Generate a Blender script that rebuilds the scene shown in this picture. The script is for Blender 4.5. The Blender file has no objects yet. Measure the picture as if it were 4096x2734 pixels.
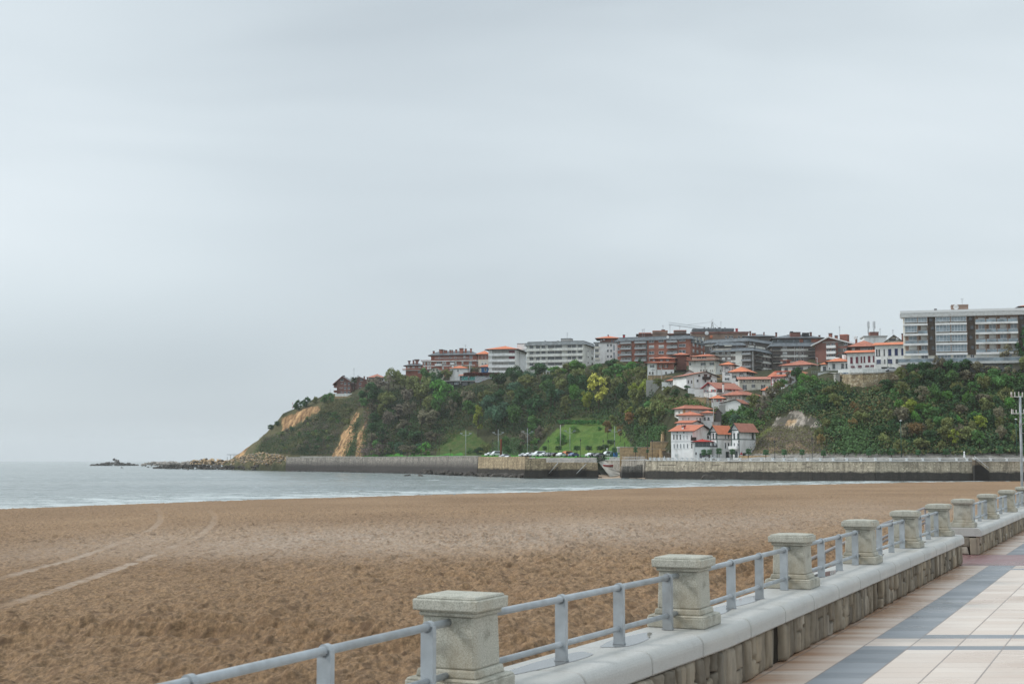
import bpy, bmesh, math, random
import numpy as np
from mathutils import Vector, Matrix
R = math.radians
sc = bpy.context.scene
C = sc.collection
# ------------------------------------------------------------ camera
F = 5689.0; CX = 2048.0; CY = 1367.0; PITCH = math.atan(473/F); EYE = 1.65
cam = bpy.data.objects.new('camera', bpy.data.cameras.new('camera'))
C.objects.link(cam); sc.camera = cam
cam.location = (0, 0, EYE); cam.rotation_euler = (R(90)+PITCH, 0, 0)
cam.data.lens = 50.0; cam.data.sensor_width = 36.0
cam.data.clip_start = 0.1; cam.data.clip_end = 60000
cam.data.dof.use_dof = True; cam.data.dof.focus_distance = 45; cam.data.dof.aperture_fstop = 9
# ------------------------------------------------------------ light
SUN_EL, SUN_AZ = R(36), R(-84)      # azimuth measured clockwise from +Y (view direction)
w = bpy.data.worlds.new('World'); sc.world = w; w.use_nodes = True
nt = w.node_tree; nt.nodes.clear()
def N(t, **k):
    n = nt.nodes.new(t)
    for a, b in k.items(): setattr(n, a, b)
    return n
out = N('ShaderNodeOutputWorld'); bg = N('ShaderNodeBackground')
sky = N('ShaderNodeTexSky', sky_type='NISHITA'); sky.sun_disc = False
sky.sun_elevation = SUN_EL; sky.sun_rotation = SUN_AZ
skm = N('ShaderNodeMix', data_type='RGBA', blend_type='MULTIPLY'); skm.inputs[0].default_value = 1
nt.links.new(sky.outputs[0], skm.inputs[6]); skm.inputs[7].default_value = (0.9, 0.9, 0.9, 1)
tc = N('ShaderNodeTexCoord')
def noise(scale, sx, sz, detail, dist=0.0, loc=(0, 0, 0)):
    mp = N('ShaderNodeMapping'); mp.inputs['Scale'].default_value = (sx, sx, sz); mp.inputs['Location'].default_value = loc
    nt.links.new(tc.outputs['Generated'], mp.inputs[0])
    n = N('ShaderNodeTexNoise'); n.inputs['Scale'].default_value = scale; n.inputs['Detail'].default_value = detail
    n.inputs['Distortion'].default_value = dist; n.inputs['Roughness'].default_value = .5
    nt.links.new(mp.outputs[0], n.inputs[0]); return n
n1 = noise(1.9, 1.0, 4.2, 3, .5, (3.1, 1.2, .4)); n2 = noise(1.1, 1.0, 2.6, 2, .2, (0.7, 5.2, 1.9))
sep = N('ShaderNodeSeparateXYZ'); nt.links.new(tc.outputs['Generated'], sep.inputs[0])
def math_(op, a, b):
    m = N('ShaderNodeMath', operation=op)
    for i, v in enumerate((a, b)):
        if isinstance(v, (int, float)): m.inputs[i].default_value = v
        else: nt.links.new(v, m.inputs[i])
    return m.outputs[0]
elev = N('ShaderNodeMapRange', interpolation_type='SMOOTHSTEP'); nt.links.new(sep.outputs[2], elev.inputs[0])
elev.inputs[1].default_value = -0.01; elev.inputs[2].default_value = 0.15; elev.inputs[3].default_value = .18; elev.inputs[4].default_value = .52
e2 = N('ShaderNodeMapRange', interpolation_type='SMOOTHSTEP'); nt.links.new(sep.outputs[2], e2.inputs[0])
e2.inputs[1].default_value = 0.15; e2.inputs[2].default_value = 0.40; e2.inputs[3].default_value = 0; e2.inputs[4].default_value = -.32
s0 = math_('ADD', elev.outputs[0], e2.outputs[0])
s1 = math_('MULTIPLY', math_('SUBTRACT', n1.outputs[0], .5), 0.95)
s2 = math_('MULTIPLY', math_('SUBTRACT', n2.outputs[0], .5), 1.5)
val = math_('ADD', math_('ADD', s0, s1), s2)
cr = N('ShaderNodeValToRGB'); nt.links.new(val, cr.inputs[0])
e = cr.color_ramp; e.elements[0].position = 0.0; e.elements[0].color = (.405, .458, .497, 1)
e.elements[1].position = 1.0; e.elements[1].color = (.69, .742, .775, 1)
m_ = e.elements.new(.45); m_.color = (.54, .60, .635, 1)
mx = N('ShaderNodeMix', data_type='RGBA'); mx.inputs[0].default_value = .93
# Sky Texture seen thinly through the cloud sheet; scaled so the Background strength stays 0.1
cl = N('ShaderNodeMix', data_type='RGBA', blend_type='MULTIPLY'); cl.inputs[0].default_value = 1
zen = N('ShaderNodeMapRange', interpolation_type='SMOOTHSTEP'); nt.links.new(sep.outputs[2], zen.inputs[0])   # an overcast sky is brightest overhead
zen.inputs[1].default_value = .36; zen.inputs[2].default_value = .85; zen.inputs[3].default_value = 10.5; zen.inputs[4].default_value = 20
nt.links.new(cr.outputs[0], cl.inputs[6]); nt.links.new(zen.outputs[0], cl.inputs[7]); cl.clamp_result = False
nt.links.new(skm.outputs[2], mx.inputs[6]); nt.links.new(cl.outputs[2], mx.inputs[7])
nt.links.new(mx.outputs[2], bg.inputs[0]); bg.inputs[1].default_value = 0.1
nt.links.new(bg.outputs[0], out.inputs[0])
sun = bpy.data.objects.new('sun', bpy.data.lights.new('sun', 'SUN')); C.objects.link(sun)
sun.data.energy = 1.5; sun.data.angle = R(14); sun.data.color = (1, .97, .93)
sd = Vector((math.sin(SUN_AZ)*math.cos(SUN_EL), math.cos(SUN_AZ)*math.cos(SUN_EL), math.sin(SUN_EL)))  # high, from the left and slightly ahead
sun.rotation_euler = (-sd).to_track_quat('-Z', 'Y').to_euler()
sky.sun_rotation = math.atan2(sd.x, sd.y)
sc.view_settings.view_transform = 'Standard'; sc.view_settings.look = 'None'
sc.cycles.volume_bounces = 2
sc.view_settings.exposure = 0.33; sc.view_settings.gamma = 1.0

# ------------------------------------------------------------ pixel -> world helpers (photo is 4096 x 2734)
cp, sp = math.cos(PITCH), math.sin(PITCH)
def ray(px, py):
    a = (px-CX)/F; b = (CY-py)/F
    return (a, cp-b*sp, sp+b*cp)
def at(px, py, Y):
    d = ray(px, py); t = Y/d[1]
    return Vector((d[0]*t, Y, EYE+d[2]*t))
def onz(px, py, z=0.0):
    d = ray(px, py); t = (z-EYE)/d[2]
    return Vector((d[0]*t, d[1]*t, z))
def proj(x, y, z):
    z = z-EYE; dep = y*cp+z*sp; v = -y*sp+z*cp
    return CX+F*x/dep, CY-F*v/dep

# ------------------------------------------------------------ mesh helpers
class MB:
    def __init__(s): s.v = []; s.f = []; s.m = []
    def add(s, vs, fs, mi=0):
        o = len(s.v); s.v += [tuple(q) for q in vs]
        for f in fs: s.f.append(tuple(i+o for i in f)); s.m.append(mi)
    def quad(s, a, b, c, d, mi=0): s.add((a, b, c, d), ((0, 1, 2, 3),), mi)
    def box(s, x0, x1, y0, y1, z0, z1, mi=0, M=None):
        vs = [Vector((x, y, z)) for z in (z0, z1) for y in (y0, y1) for x in (x0, x1)]
        if M is not None: vs = [M @ q for q in vs]
        s.add(vs, ((0, 2, 3, 1), (4, 5, 7, 6), (0, 1, 5, 4), (2, 6, 7, 3), (0, 4, 6, 2), (1, 3, 7, 5)), mi)
    def frus(s, c, w0, d0, z0, w1, d1, z1, mi=0, M=None):
        vs = []
        for (w_, d_, z_) in ((w0, d0, z0), (w1, d1, z1)):
            for sx, sy in ((-1, -1), (1, -1), (1, 1), (-1, 1)): vs.append(Vector((c[0]+sx*w_/2, c[1]+sy*d_/2, z_)))
        if M is not None: vs = [M @ q for q in vs]
        s.add(vs, ((3, 2, 1, 0), (4, 5, 6, 7), (0, 1, 5, 4), (1, 2, 6, 5), (2, 3, 7, 6), (3, 0, 4, 7)), mi)
    def tube(s, pts, r, n=8, mi=0, r2=None, cap=True):
        pts = [Vector(p) for p in pts]; r2 = r if r2 is None else r2; base = len(s.v)
        L = len(pts)
        for i, p in enumerate(pts):
            t = (pts[min(i+1, L-1)]-pts[max(i-1, 0)]).normalized()
            u = t.orthogonal().normalized() if abs(t.z) > .99 else t.cross(Vector((0, 0, 1))).normalized()
            v = t.cross(u); rr = r+(r2-r)*i/max(L-1, 1)
            for k in range(n):
                a = 2*math.pi*k/n; s.v.append(tuple(p+(u*math.cos(a)+v*math.sin(a))*rr))
        for i in range(L-1):
            for k in range(n):
                a = base+i*n+k; b = base+i*n+(k+1) % n
                s.f.append((a, b, b+n, a+n)); s.m.append(mi)
        if cap:
            s.f.append(tuple(base+k for k in reversed(range(n)))); s.m.append(mi)
            s.f.append(tuple(base+(L-1)*n+k for k in range(n))); s.m.append(mi)
    def lathe(s, prof, c=(0, 0, 0), n=12, mi=0):
        base = len(s.v)
        for r, z in prof:
            for k in range(n):
                a = 2*math.pi*k/n; s.v.append((c[0]+r*math.cos(a), c[1]+r*math.sin(a), c[2]+z))
        for i in range(len(prof)-1):
            for k in range(n):
                a = base+i*n+k; b = base+i*n+(k+1) % n
                s.f.append((a, b, b+n, a+n)); s.m.append(mi)
        s.f.append(tuple(base+k for k in reversed(range(n)))); s.m.append(mi)
        s.f.append(tuple(base+(len(prof)-1)*n+k for k in range(n))); s.m.append(mi)
    def mesh(s, name, mats, smooth=False):
        me = bpy.data.meshes.new(name); me.from_pydata(s.v, [], s.f)
        for m in mats: me.materials.append(m)
        if len(mats) > 1: me.polygons.foreach_set('material_index', s.m)
        if smooth: me.polygons.foreach_set('use_smooth', [True]*len(me.polygons))
        me.update(); return me
    def build(s, name, mats, parent=None, smooth=False, loc=None, rz=None):
        if not isinstance(mats, (list, tuple)): mats = [mats]
        return link(name, s.mesh(name, mats, smooth), parent, loc, rz)
def link(name, me, parent=None, loc=None, rz=None):
    o = bpy.data.objects.new(name, me); C.objects.link(o)
    if parent is not None: o.parent = parent
    if loc is not None: o.location = loc
    if rz is not None: o.rotation_euler = (0, 0, rz)
    return o
def tag(o, label, cat, group=None, kind=None):
    if label: o['label'] = label
    if cat: o['category'] = cat
    if group: o['group'] = group
    if kind: o['kind'] = kind
    return o
def thing(name, label, cat, loc=(0, 0, 0), rz=0, group=None):
    return tag(link(name, None, None, loc, rz), label, cat, group)
def dup(root, loc, rz=None, label=None):
    r = root.copy(); C.objects.link(r); r.location = loc
    if rz is not None: r.rotation_euler = (0, 0, rz)
    if label: r['label'] = label
    for ch in list(root.children):
        c = ch.copy(); C.objects.link(c); c.parent = r
        for g in ch.children:
            d = g.copy(); C.objects.link(d); d.parent = c
    return r
def np_mesh(name, V, Q, mats, smooth=True, attrs=None, mi=None, fattr=None):
    me = bpy.data.meshes.new(name)
    V = np.asarray(V, dtype=np.float32); Q = np.asarray(Q, dtype=np.int32)
    me.vertices.add(len(V)); me.vertices.foreach_set('co', V.ravel())
    me.loops.add(Q.size); me.loops.foreach_set('vertex_index', Q.ravel())
    me.polygons.add(len(Q)); me.polygons.foreach_set('loop_start', np.arange(0, Q.size, Q.shape[1], dtype=np.int32))
    try: me.polygons.foreach_set('loop_total', np.full(len(Q), Q.shape[1], dtype=np.int32))
    except Exception: pass
    for m in mats: me.materials.append(m)
    if mi is not None: me.polygons.foreach_set('material_index', np.asarray(mi, dtype=np.int32))
    me.polygons.foreach_set('use_smooth', np.full(len(Q), smooth))
    me.update(calc_edges=True)
    for k, a in (attrs or {}).items():
        if a.ndim == 1:
            at_ = me.attributes.new(k, 'FLOAT', 'POINT'); at_.data.foreach_set('value', a.astype(np.float32))
        else:
            at_ = me.attributes.new(k, 'FLOAT_COLOR', 'POINT')
            at_.data.foreach_set('color', np.hstack([a, np.ones((len(a), 1))]).astype(np.float32).ravel())
    for k, a in (fattr or {}).items():
        at_ = me.attributes.new(k, 'FLOAT', 'FACE'); at_.data.foreach_set('value', a.astype(np.float32))
    me.validate(); return me
def grid_quads(nr, nc):
    i = np.arange(nr-1)[:, None]*nc+np.arange(nc-1)[None, :]
    i = i.ravel(); return np.stack([i, i+1, i+nc+1, i+nc], 1)
# numpy value noise
_rt = np.random.RandomState(7).rand(512, 512)
def vn(x, y, s=0):
    xi = np.floor(x).astype(int); yi = np.floor(y).astype(int); fx = x-xi; fy = y-yi
    fx = fx*fx*(3-2*fx); fy = fy*fy*(3-2*fy)
    g = lambda a, b: _rt[(a+s*37) & 511, (b+s*91) & 511]
    return (g(xi, yi)*(1-fx)+g(xi+1, yi)*fx)*(1-fy)+(g(xi, yi+1)*(1-fx)+g(xi+1, yi+1)*fx)*fy
def fbm(x, y, o=4, s=0):
    r = 0; a = .5
    for i in range(o): r = r+a*vn(x, y, s+i*5); x = x*2.03+11.3; y = y*2.03+4.7; a *= .5
    return r/(1-.5**o)
def pits(x, y, s=0, dens=1.0, rr=(.25, .5)):
    xi = np.floor(x).astype(int); yi = np.floor(y).astype(int); r = np.zeros_like(x)
    for dx in (-1, 0, 1):
        for dy in (-1, 0, 1):
            a, b = xi+dx, yi+dy
            j1 = _rt[(a*3+s) & 511, (b*7+s) & 511]; j2 = _rt[(a*5+s+9) & 511, (b*11+3) & 511]; j3 = _rt[(a*13+5) & 511, (b*3+s+77) & 511]
            rad = rr[0]+(rr[1]-rr[0])*j3
            d2 = ((x-a-j1)**2+(y-b-j2)**2)/rad**2
            on = (_rt[(a*17+2) & 511, (b*19+s) & 511] < dens)
            r += on*(np.exp(-d2)*(-1.0)+.45*np.exp(-(np.sqrt(d2)-1.6)**2*4))*(.5+j3)
    return r

# ------------------------------------------------------------ materials
def newmat(name):
    m = bpy.data.materials.new(name); m.use_nodes = True; m.node_tree.nodes.clear(); return m, m.node_tree
def pb(t, rough=.7, spec=.3, metal=0):
    o = t.nodes.new('ShaderNodeOutputMaterial'); b = t.nodes.new('ShaderNodeBsdfPrincipled')
    b.inputs['Roughness'].default_value = rough; b.inputs['Specular IOR Level'].default_value = spec; b.inputs['Metallic'].default_value = metal
    t.links.new(b.outputs[0], o.inputs[0]); return b
def c4(c): return (c[0], c[1], c[2], 1)
def tnoise(t, scale, detail=4, vec=None, sc3=None, rough=.55, coord='Object', dist=0):
    n = t.nodes.new('ShaderNodeTexNoise'); n.inputs['Scale'].default_value = scale; n.inputs['Detail'].default_value = detail
    n.inputs['Roughness'].default_value = rough; n.inputs['Distortion'].default_value = dist
    if vec is None:
        tc = t.nodes.new('ShaderNodeTexCoord'); vec = tc.outputs[coord]
    if sc3:
        mp = t.nodes.new('ShaderNodeMapping'); mp.inputs['Scale'].default_value = sc3; t.links.new(vec, mp.inputs[0]); vec = mp.outputs[0]
    t.links.new(vec, n.inputs['Vector']); return n
def ramp(t, src, stops):
    r = t.nodes.new('ShaderNodeValToRGB'); t.links.new(src, r.inputs[0]); e = r.color_ramp
    e.elements[0].position, e.elements[0].color = stops[0][0], c4(stops[0][1])
    e.elements[1].position, e.elements[1].color = stops[-1][0], c4(stops[-1][1])
    for p_, c_ in stops[1:-1]: x = e.elements.new(p_); x.color = c4(c_)
    return r
def tmix(t, f, a, b, mode='MIX'):
    m = t.nodes.new('ShaderNodeMix'); m.data_type = 'RGBA'; m.blend_type = mode
    for i, v in ((0, f), (6, a), (7, b)):
        if isinstance(v, (int, float)): m.inputs[i].default_value = v
        elif isinstance(v, tuple): m.inputs[i].default_value = c4(v)
        else: t.links.new(v, m.inputs[i])
    return m.outputs[2]
def tmath(t, op, a, b=0.0, c=None):
    m = t.nodes.new('ShaderNodeMath'); m.operation = op
    for i, v in enumerate((a, b) if c is None else (a, b, c)):
        if isinstance(v, (int, float)): m.inputs[i].default_value = v
        else: t.links.new(v, m.inputs[i])
    return m.outputs[0]
def bump(t, b, h, st=.3, dist=.02):
    n = t.nodes.new('ShaderNodeBump'); n.inputs['Strength'].default_value = st; n.inputs['Distance'].default_value = dist
    t.links.new(h, n.inputs['Height']); t.links.new(n.outputs[0], b.inputs['Normal'])
def mat(name, col, rough=.7, spec=.3, var=.12, scale=1.5, bmp=0, metal=0, stain=None, bscale=None, sc3=None):
    m, t = newmat(name); b = pb(t, rough, spec, metal)
    n = tnoise(t, scale, 5, sc3=sc3)
    lo = tuple(max(0, c*(1-var)) for c in col); hi = tuple(min(1, c*(1+var)) for c in col)
    c = ramp(t, n.outputs[0], [(.3, lo), (.7, hi)]).outputs[0]
    if stain:
        n2 = tnoise(t, stain[1], 5, sc3=stain[3] if len(stain) > 3 else None)
        f = ramp(t, n2.outputs[0], [(.5, (0, 0, 0)), (.7, (stain[2],)*3)]).outputs[0]
        c = tmix(t, f, c, stain[0])
    t.links.new(c, b.inputs['Base Color'])
    if bmp:
        nb = tnoise(t, bscale or scale*8, 4); bump(t, b, nb.outputs[0], bmp, .02)
    return m
def brickish(name, c1, c2, mortar, bw, bh, ms=.02, dark=None, rough=.85):
    """coursed masonry on faces of any heading: u = x+y (metres), v = z; optional tide/damp band below a height"""
    m, t = newmat(name); b = pb(t, rough, .2)
    tc = t.nodes.new('ShaderNodeTexCoord'); s_ = t.nodes.new('ShaderNodeSeparateXYZ'); t.links.new(tc.outputs['Object'], s_.inputs[0])
    u = tmath(t, 'ADD', s_.outputs[0], s_.outputs[1]); cb = t.nodes.new('ShaderNodeCombineXYZ'); t.links.new(u, cb.inputs[0]); t.links.new(s_.outputs[2], cb.inputs[1])
    br = t.nodes.new('ShaderNodeTexBrick'); t.links.new(cb.outputs[0], br.inputs[0])
    br.inputs['Color1'].default_value = c4(c1); br.inputs['Color2'].default_value = c4(c2); br.inputs['Mortar'].default_value = c4(mortar)
    br.inputs['Scale'].default_value = 1; br.inputs['Mortar Size'].default_value = ms; br.inputs['Brick Width'].default_value = bw; br.inputs['Row Height'].default_value = bh
    n = tnoise(t, .35, 6); n2 = tnoise(t, 2.5, 5)
    c = tmix(t, tmath(t, 'MULTIPLY', n2.outputs[0], .35), br.outputs[0], tuple(x*.6 for x in c1))
    c = tmix(t, ramp(t, n.outputs[0], [(.45, (0, 0, 0)), (.7, (.55,)*3)]).outputs[0], c, tuple(x*.35 for x in c2))
    if dark:
        z0, soft, dc = dark
        st_ = tnoise(t, .9, 6, sc3=(1, 1, .12), rough=.7); c = tmix(t, ramp(t, st_.outputs[0], [(.46, (0, 0, 0)), (.62, (.65,)*3)]).outputs[0], c, tuple(x*.28 for x in c2))
        bl_ = tnoise(t, 1.6, 5, rough=.7); c = tmix(t, ramp(t, bl_.outputs[0], [(.56, (0, 0, 0)), (.64, (.7,)*3)]).outputs[0], c, tuple(min(1, x*1.35) for x in c1))
        zz = tmath(t, 'ADD', s_.outputs[2], tmath(t, 'MULTIPLY', tmath(t, 'SUBTRACT', n.outputs[0], .5), 1.6))
        mr = t.nodes.new('ShaderNodeMapRange'); t.links.new(zz, mr.inputs[0]); mr.inputs[1].default_value = z0-soft; mr.inputs[2].default_value = z0+soft
        mr.inputs[3].default_value = .93; mr.inputs[4].default_value = 0
        c = tmix(t, mr.outputs[0], c, dc)
    t.links.new(c, b.inputs['Base Color']); bump(t, b, br.outputs['Fac'], -.4, .05)
    return m
def rooftile(name, c1, c2, dirt=.3):
    m, t = newmat(name); b = pb(t, .85, .2)
    n = tnoise(t, .9, 6); n2 = tnoise(t, 6, 3)
    c = ramp(t, n.outputs[0], [(.3, c1), (.7, c2)]).outputs[0]
    f = ramp(t, n2.outputs[0], [(.5, (0, 0, 0)), (.75, (dirt,)*3)]).outputs[0]
    c = tmix(t, f, c, tuple(x*.3 for x in c1)); t.links.new(c, b.inputs['Base Color'])
    wv = t.nodes.new('ShaderNodeTexWave'); wv.inputs['Scale'].default_value = 1.3; wv.wave_profile = 'SIN'
    tc = t.nodes.new('ShaderNodeTexCoord'); t.links.new(tc.outputs['Object'], wv.inputs[0]); bump(t, b, wv.outputs[0], .5, .06)
    return m
M = {}
def addm(k, *a, **kw): M[k] = mat(k, *a, **kw)
addm('white_wall', (.84, .84, .83), .8, .2, .07, .6, stain=((.42, .41, .38), .5, .5, (1, 1, .35)))
addm('cream_wall', (.72, .69, .60), .8, .2, .08, .6, stain=((.4, .38, .32), .5, .5))
addm('aged_white_wall', (.74, .74, .70), .85, .2, .1, .5, stain=((.33, .31, .27), .6, .6, (1, 1, .3)))
addm('grey_wall', (.42, .41, .39), .85, .2, .12, .5, stain=((.25, .24, .22), .5, .5))
addm('ochre_stone', (.42, .30, .17), .9, .2, .35, 1.2, stain=((.14, .11, .08), .5, .6))
addm('green_wood', (.02, .06, .05), .5, .4, .2, 2)
addm('red_wood', (.40, .035, .045), .5, .4, .2, 2)
addm('dark_wood', (.035, .022, .018), .6, .3, .3, 2)
addm('black_timber', (.02, .024, .03), .6, .3, .2, 2)
addm('blue_panel', (.02, .035, .12), .4, .4, .2, 2)
addm('red_panel', (.16, .02, .04), .4, .4, .2, 2)
addm('white_frame', (.72, .74, .75), .5, .4, .05, 2)
addm('blind', (.62, .64, .62), .6, .3, .08, 3, sc3=(.2, .2, 8))
addm('slate', (.13, .15, .165), .55, .4, .25, .7, stain=((.03, .035, .04), .9, .6))
addm('mottled_slate', (.17, .185, .19), .6, .3, .3, .5, stain=((.05, .055, .055), .8, .7))
addm('brown_panel', (.075, .055, .038), .5, .4, .2, .6)
addm('steel', (.42, .44, .46), .35, .5, .1, 8, metal=.0)
addm('galvanised', (.36, .39, .41), .42, .5, .16, 9, bmp=.1, stain=((.20, .19, .17), 5, .5))
addm('concrete', (.40, .39, .36), .9, .2, .15, 1.2, stain=((.2, .19, .17), .8, .6))
addm('pale_concrete', (.58, .59, .58), .8, .25, .1, 2, stain=((.35, .34, .31), 1.5, .5))
addm('rust', (.16, .045, .025), .9, .15, .3, 2)
addm('trunk', (.075, .058, .045), .95, .1, .3, 3)
addm('rail_grey', (.30, .32, .34), .4, .5, .1, 6)
addm('black_metal', (.018, .02, .022), .45, .5, .2, 6)
addm('green_metal', (.02, .09, .06), .45, .5, .15, 6)
addm('blue_paint', (.01, .12, .30), .5, .4, .1, 2)
addm('tyre', (.012, .012, .012), .8, .2, .1, 6)
addm('lamp_white', (.75, .76, .76), .4, .4, .03, 6)
M['glass'] = mat('glass', (.035, .045, .055), .08, .9, .5, .35)
M['glass_light'] = mat('glass_light', (.20, .26, .30), .12, .8, .5, .5)
M['red_roof'] = rooftile('red_roof', (.46, .15, .09), (.62, .23, .14), .25)
M['orange_roof'] = rooftile('orange_roof', (.58, .19, .10), (.70, .25, .135), .08)
M['old_roof'] = rooftile('old_roof', (.32, .125, .085), (.56, .22, .15), .6)
M['pink_roof'] = rooftile('pink_roof', (.40, .17, .12), (.50, .22, .16), .3)
M['bright_red_roof'] = rooftile('bright_red_roof', (.42, .04, .035), (.50, .07, .055), .1)
M['red_brick'] = brickish('red_brick', (.43, .15, .10), (.36, .125, .085), (.28, .2, .16), .5, .15, .015)
M['dull_brick'] = brickish('dull_brick', (.31, .135, .105), (.27, .12, .095), (.2, .14, .12), .5, .15, .015)
M['grey_brick'] = brickish('grey_brick', (.21, .185, .17), (.18, .16, .15), (.14, .13, .12), .5, .15, .015)
M['tan_brick'] = brickish('tan_brick', (.38, .26, .20), (.33, .225, .175), (.25, .2, .16), .5, .15, .015)
TIDE = (.022, .022, .022)
M['quay_stone'] = brickish('quay_stone', (.58, .51, .39), (.46, .40, .30), (.17, .15, .12), 1.1, .42, .035, dark=(-1.55, .25, TIDE))
M['dark_quay_stone'] = brickish('dark_quay_stone', (.44, .40, .34), (.27, .25, .225), (.10, .09, .08), 1.2, .5, .04, dark=(.3, 1.6, (.045, .04, .038)))
M['pier_stone'] = brickish('pier_stone', (.58, .46, .29), (.42, .32, .20), (.12, .10, .075), 1.0, .5, .05, dark=(-1.2, .3, TIDE))
# ============================================================ SETTING
SEA = -4.0
def xs(px): return (np.asarray(px, float)-CX)/F*cp      # lateral slope X/Y seen at the horizon
# ---- sea
def make_sea():
    m, t = newmat('sea_water'); b = pb(t, .16, .5)
    b.inputs['IOR'].default_value = 1.33
    tc = t.nodes.new('ShaderNodeTexCoord')
    n1 = tnoise(t, .16, 6, vec=tc.outputs['Object'], sc3=(.6, 1.5, 1)); n2 = tnoise(t, .9, 5, vec=tc.outputs['Object'], sc3=(.7, 1.3, 1))
    n3 = tnoise(t, .012, 4, vec=tc.outputs['Object'], sc3=(.5, 1.6, 1))
    c = ramp(t, n3.outputs[0], [(.35, (.155, .19, .185)), (.65, (.225, .255, .245))]).outputs[0]
    # foam: sparse caps offshore, a broken sheet in the shallows (attribute 'shore')
    at_ = t.nodes.new('ShaderNodeAttribute'); at_.attribute_name = 'shore'
    n4 = tnoise(t, .33, 6, vec=tc.outputs['Object'], sc3=(.35, 1.6, 1), rough=.7)
    n5 = tnoise(t, .05, 3, vec=tc.outputs['Object'], sc3=(.5, 1.2, 1))
    fo = tmath(t, 'ADD', tmath(t, 'ADD', n4.outputs[0], tmath(t, 'MULTIPLY', n5.outputs[0], .38)), tmath(t, 'MULTIPLY', at_.outputs['Fac'], .20))
    f = ramp(t, fo, [(.845, (0, 0, 0)), (.92, (.75,)*3)]).outputs[0]
    c = tmix(t, f, c, (.62, .66, .66)); t.links.new(c, b.inputs['Base Color'])
    t.links.new(tmath(t, 'ADD', tmath(t, 'MULTIPLY', f, .5), .17), b.inputs['Roughness'])
    h = tmath(t, 'ADD', n1.outputs[0], tmath(t, 'MULTIPLY', n2.outputs[0], .35)); bump(t, b, h, .85, .9)
    a = np.concatenate([np.linspace(-1.9, -.42, 30), np.linspace(-.41, .41, 900), np.linspace(.42, 1.9, 30)])
    dy = np.concatenate([np.linspace(640, 200, 12), np.linspace(198, 26, 420), np.geomspace(25, 3.6, 60)])
    Y = 5.65*F/dy
    A, YY = np.meshgrid(a, Y); X = A*YY
    amp = np.clip(YY/300, .3, 1)*.42
    Z = SEA+amp*((fbm(X*.09, YY*.22, 4, 3)-.5)*1.3+(fbm(X*.5, YY*.9, 3, 9)-.5)*.45)*np.clip(2-YY/900, .12, 1)
    sh = shore_Y(A); shore = np.clip(1-(YY-sh)/70., 0, 1)*(YY > sh*.9)
    V = np.stack([X.ravel(), YY.ravel(), Z.ravel()], 1)
    o = link('sea', np_mesh('sea', V, grid_quads(len(Y), len(a))[:, ::-1], [m], True, {'shore': shore.ravel()}))
    tag(o, 'choppy grey green sea with a few small whitecaps', None, kind='structure')
_spx = np.array([-9000, -1500, 0, 700, 1482, 2092, 2790, 3300, 3700, 4100, 5500, 9000.]); _spy = np.array([2085, 2060, 2030, 2004, 1980, 1965, 1942, 1933, 1924.5, 1921, 1919, 1917.])
_sx = xs(_spx); _sY = 5.65*F/(_spy-1840)
def shore_Y(A): return np.interp(A, _sx, _sY)
# ---- beach
def sand_z(A, Y):
    t = Y/shore_Y(A)
    z = -1.25-2.66*np.clip((t-.03)/.94, 0, 1)**.8
    return z-np.clip((t-.965)/.06, 0, 1)**1.5*1.5
def gpt(px, py):
    A = float(xs(px)); lo, hi = 3., 500.
    dz = (1840-py)/F*cp
    for _ in range(40):
        m_ = (lo+hi)/2; z = float(sand_z(np.array(A), np.array(m_)))
        if (z-EYE)/m_ < dz: lo = m_
        else: hi = m_
    return (A*m_, m_)
def seg_dist(X, Y, pts):
    d = np.full(X.shape, 1e9); T = np.zeros(X.shape); acc = 0
    for (x0, y0), (x1, y1) in zip(pts[:-1], pts[1:]):
        L2 = (x1-x0)**2+(y1-y0)**2+1e-9; t = np.clip(((X-x0)*(x1-x0)+(Y-y0)*(y1-y0))/L2, 0, 1)
        dd = np.hypot(X-x0-t*(x1-x0), Y-y0-t*(y1-y0)); k = dd < d
        d = np.where(k, dd, d); T = np.where(k, acc+t*math.sqrt(L2), T); acc += math.sqrt(L2)
    return d, T
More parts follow.
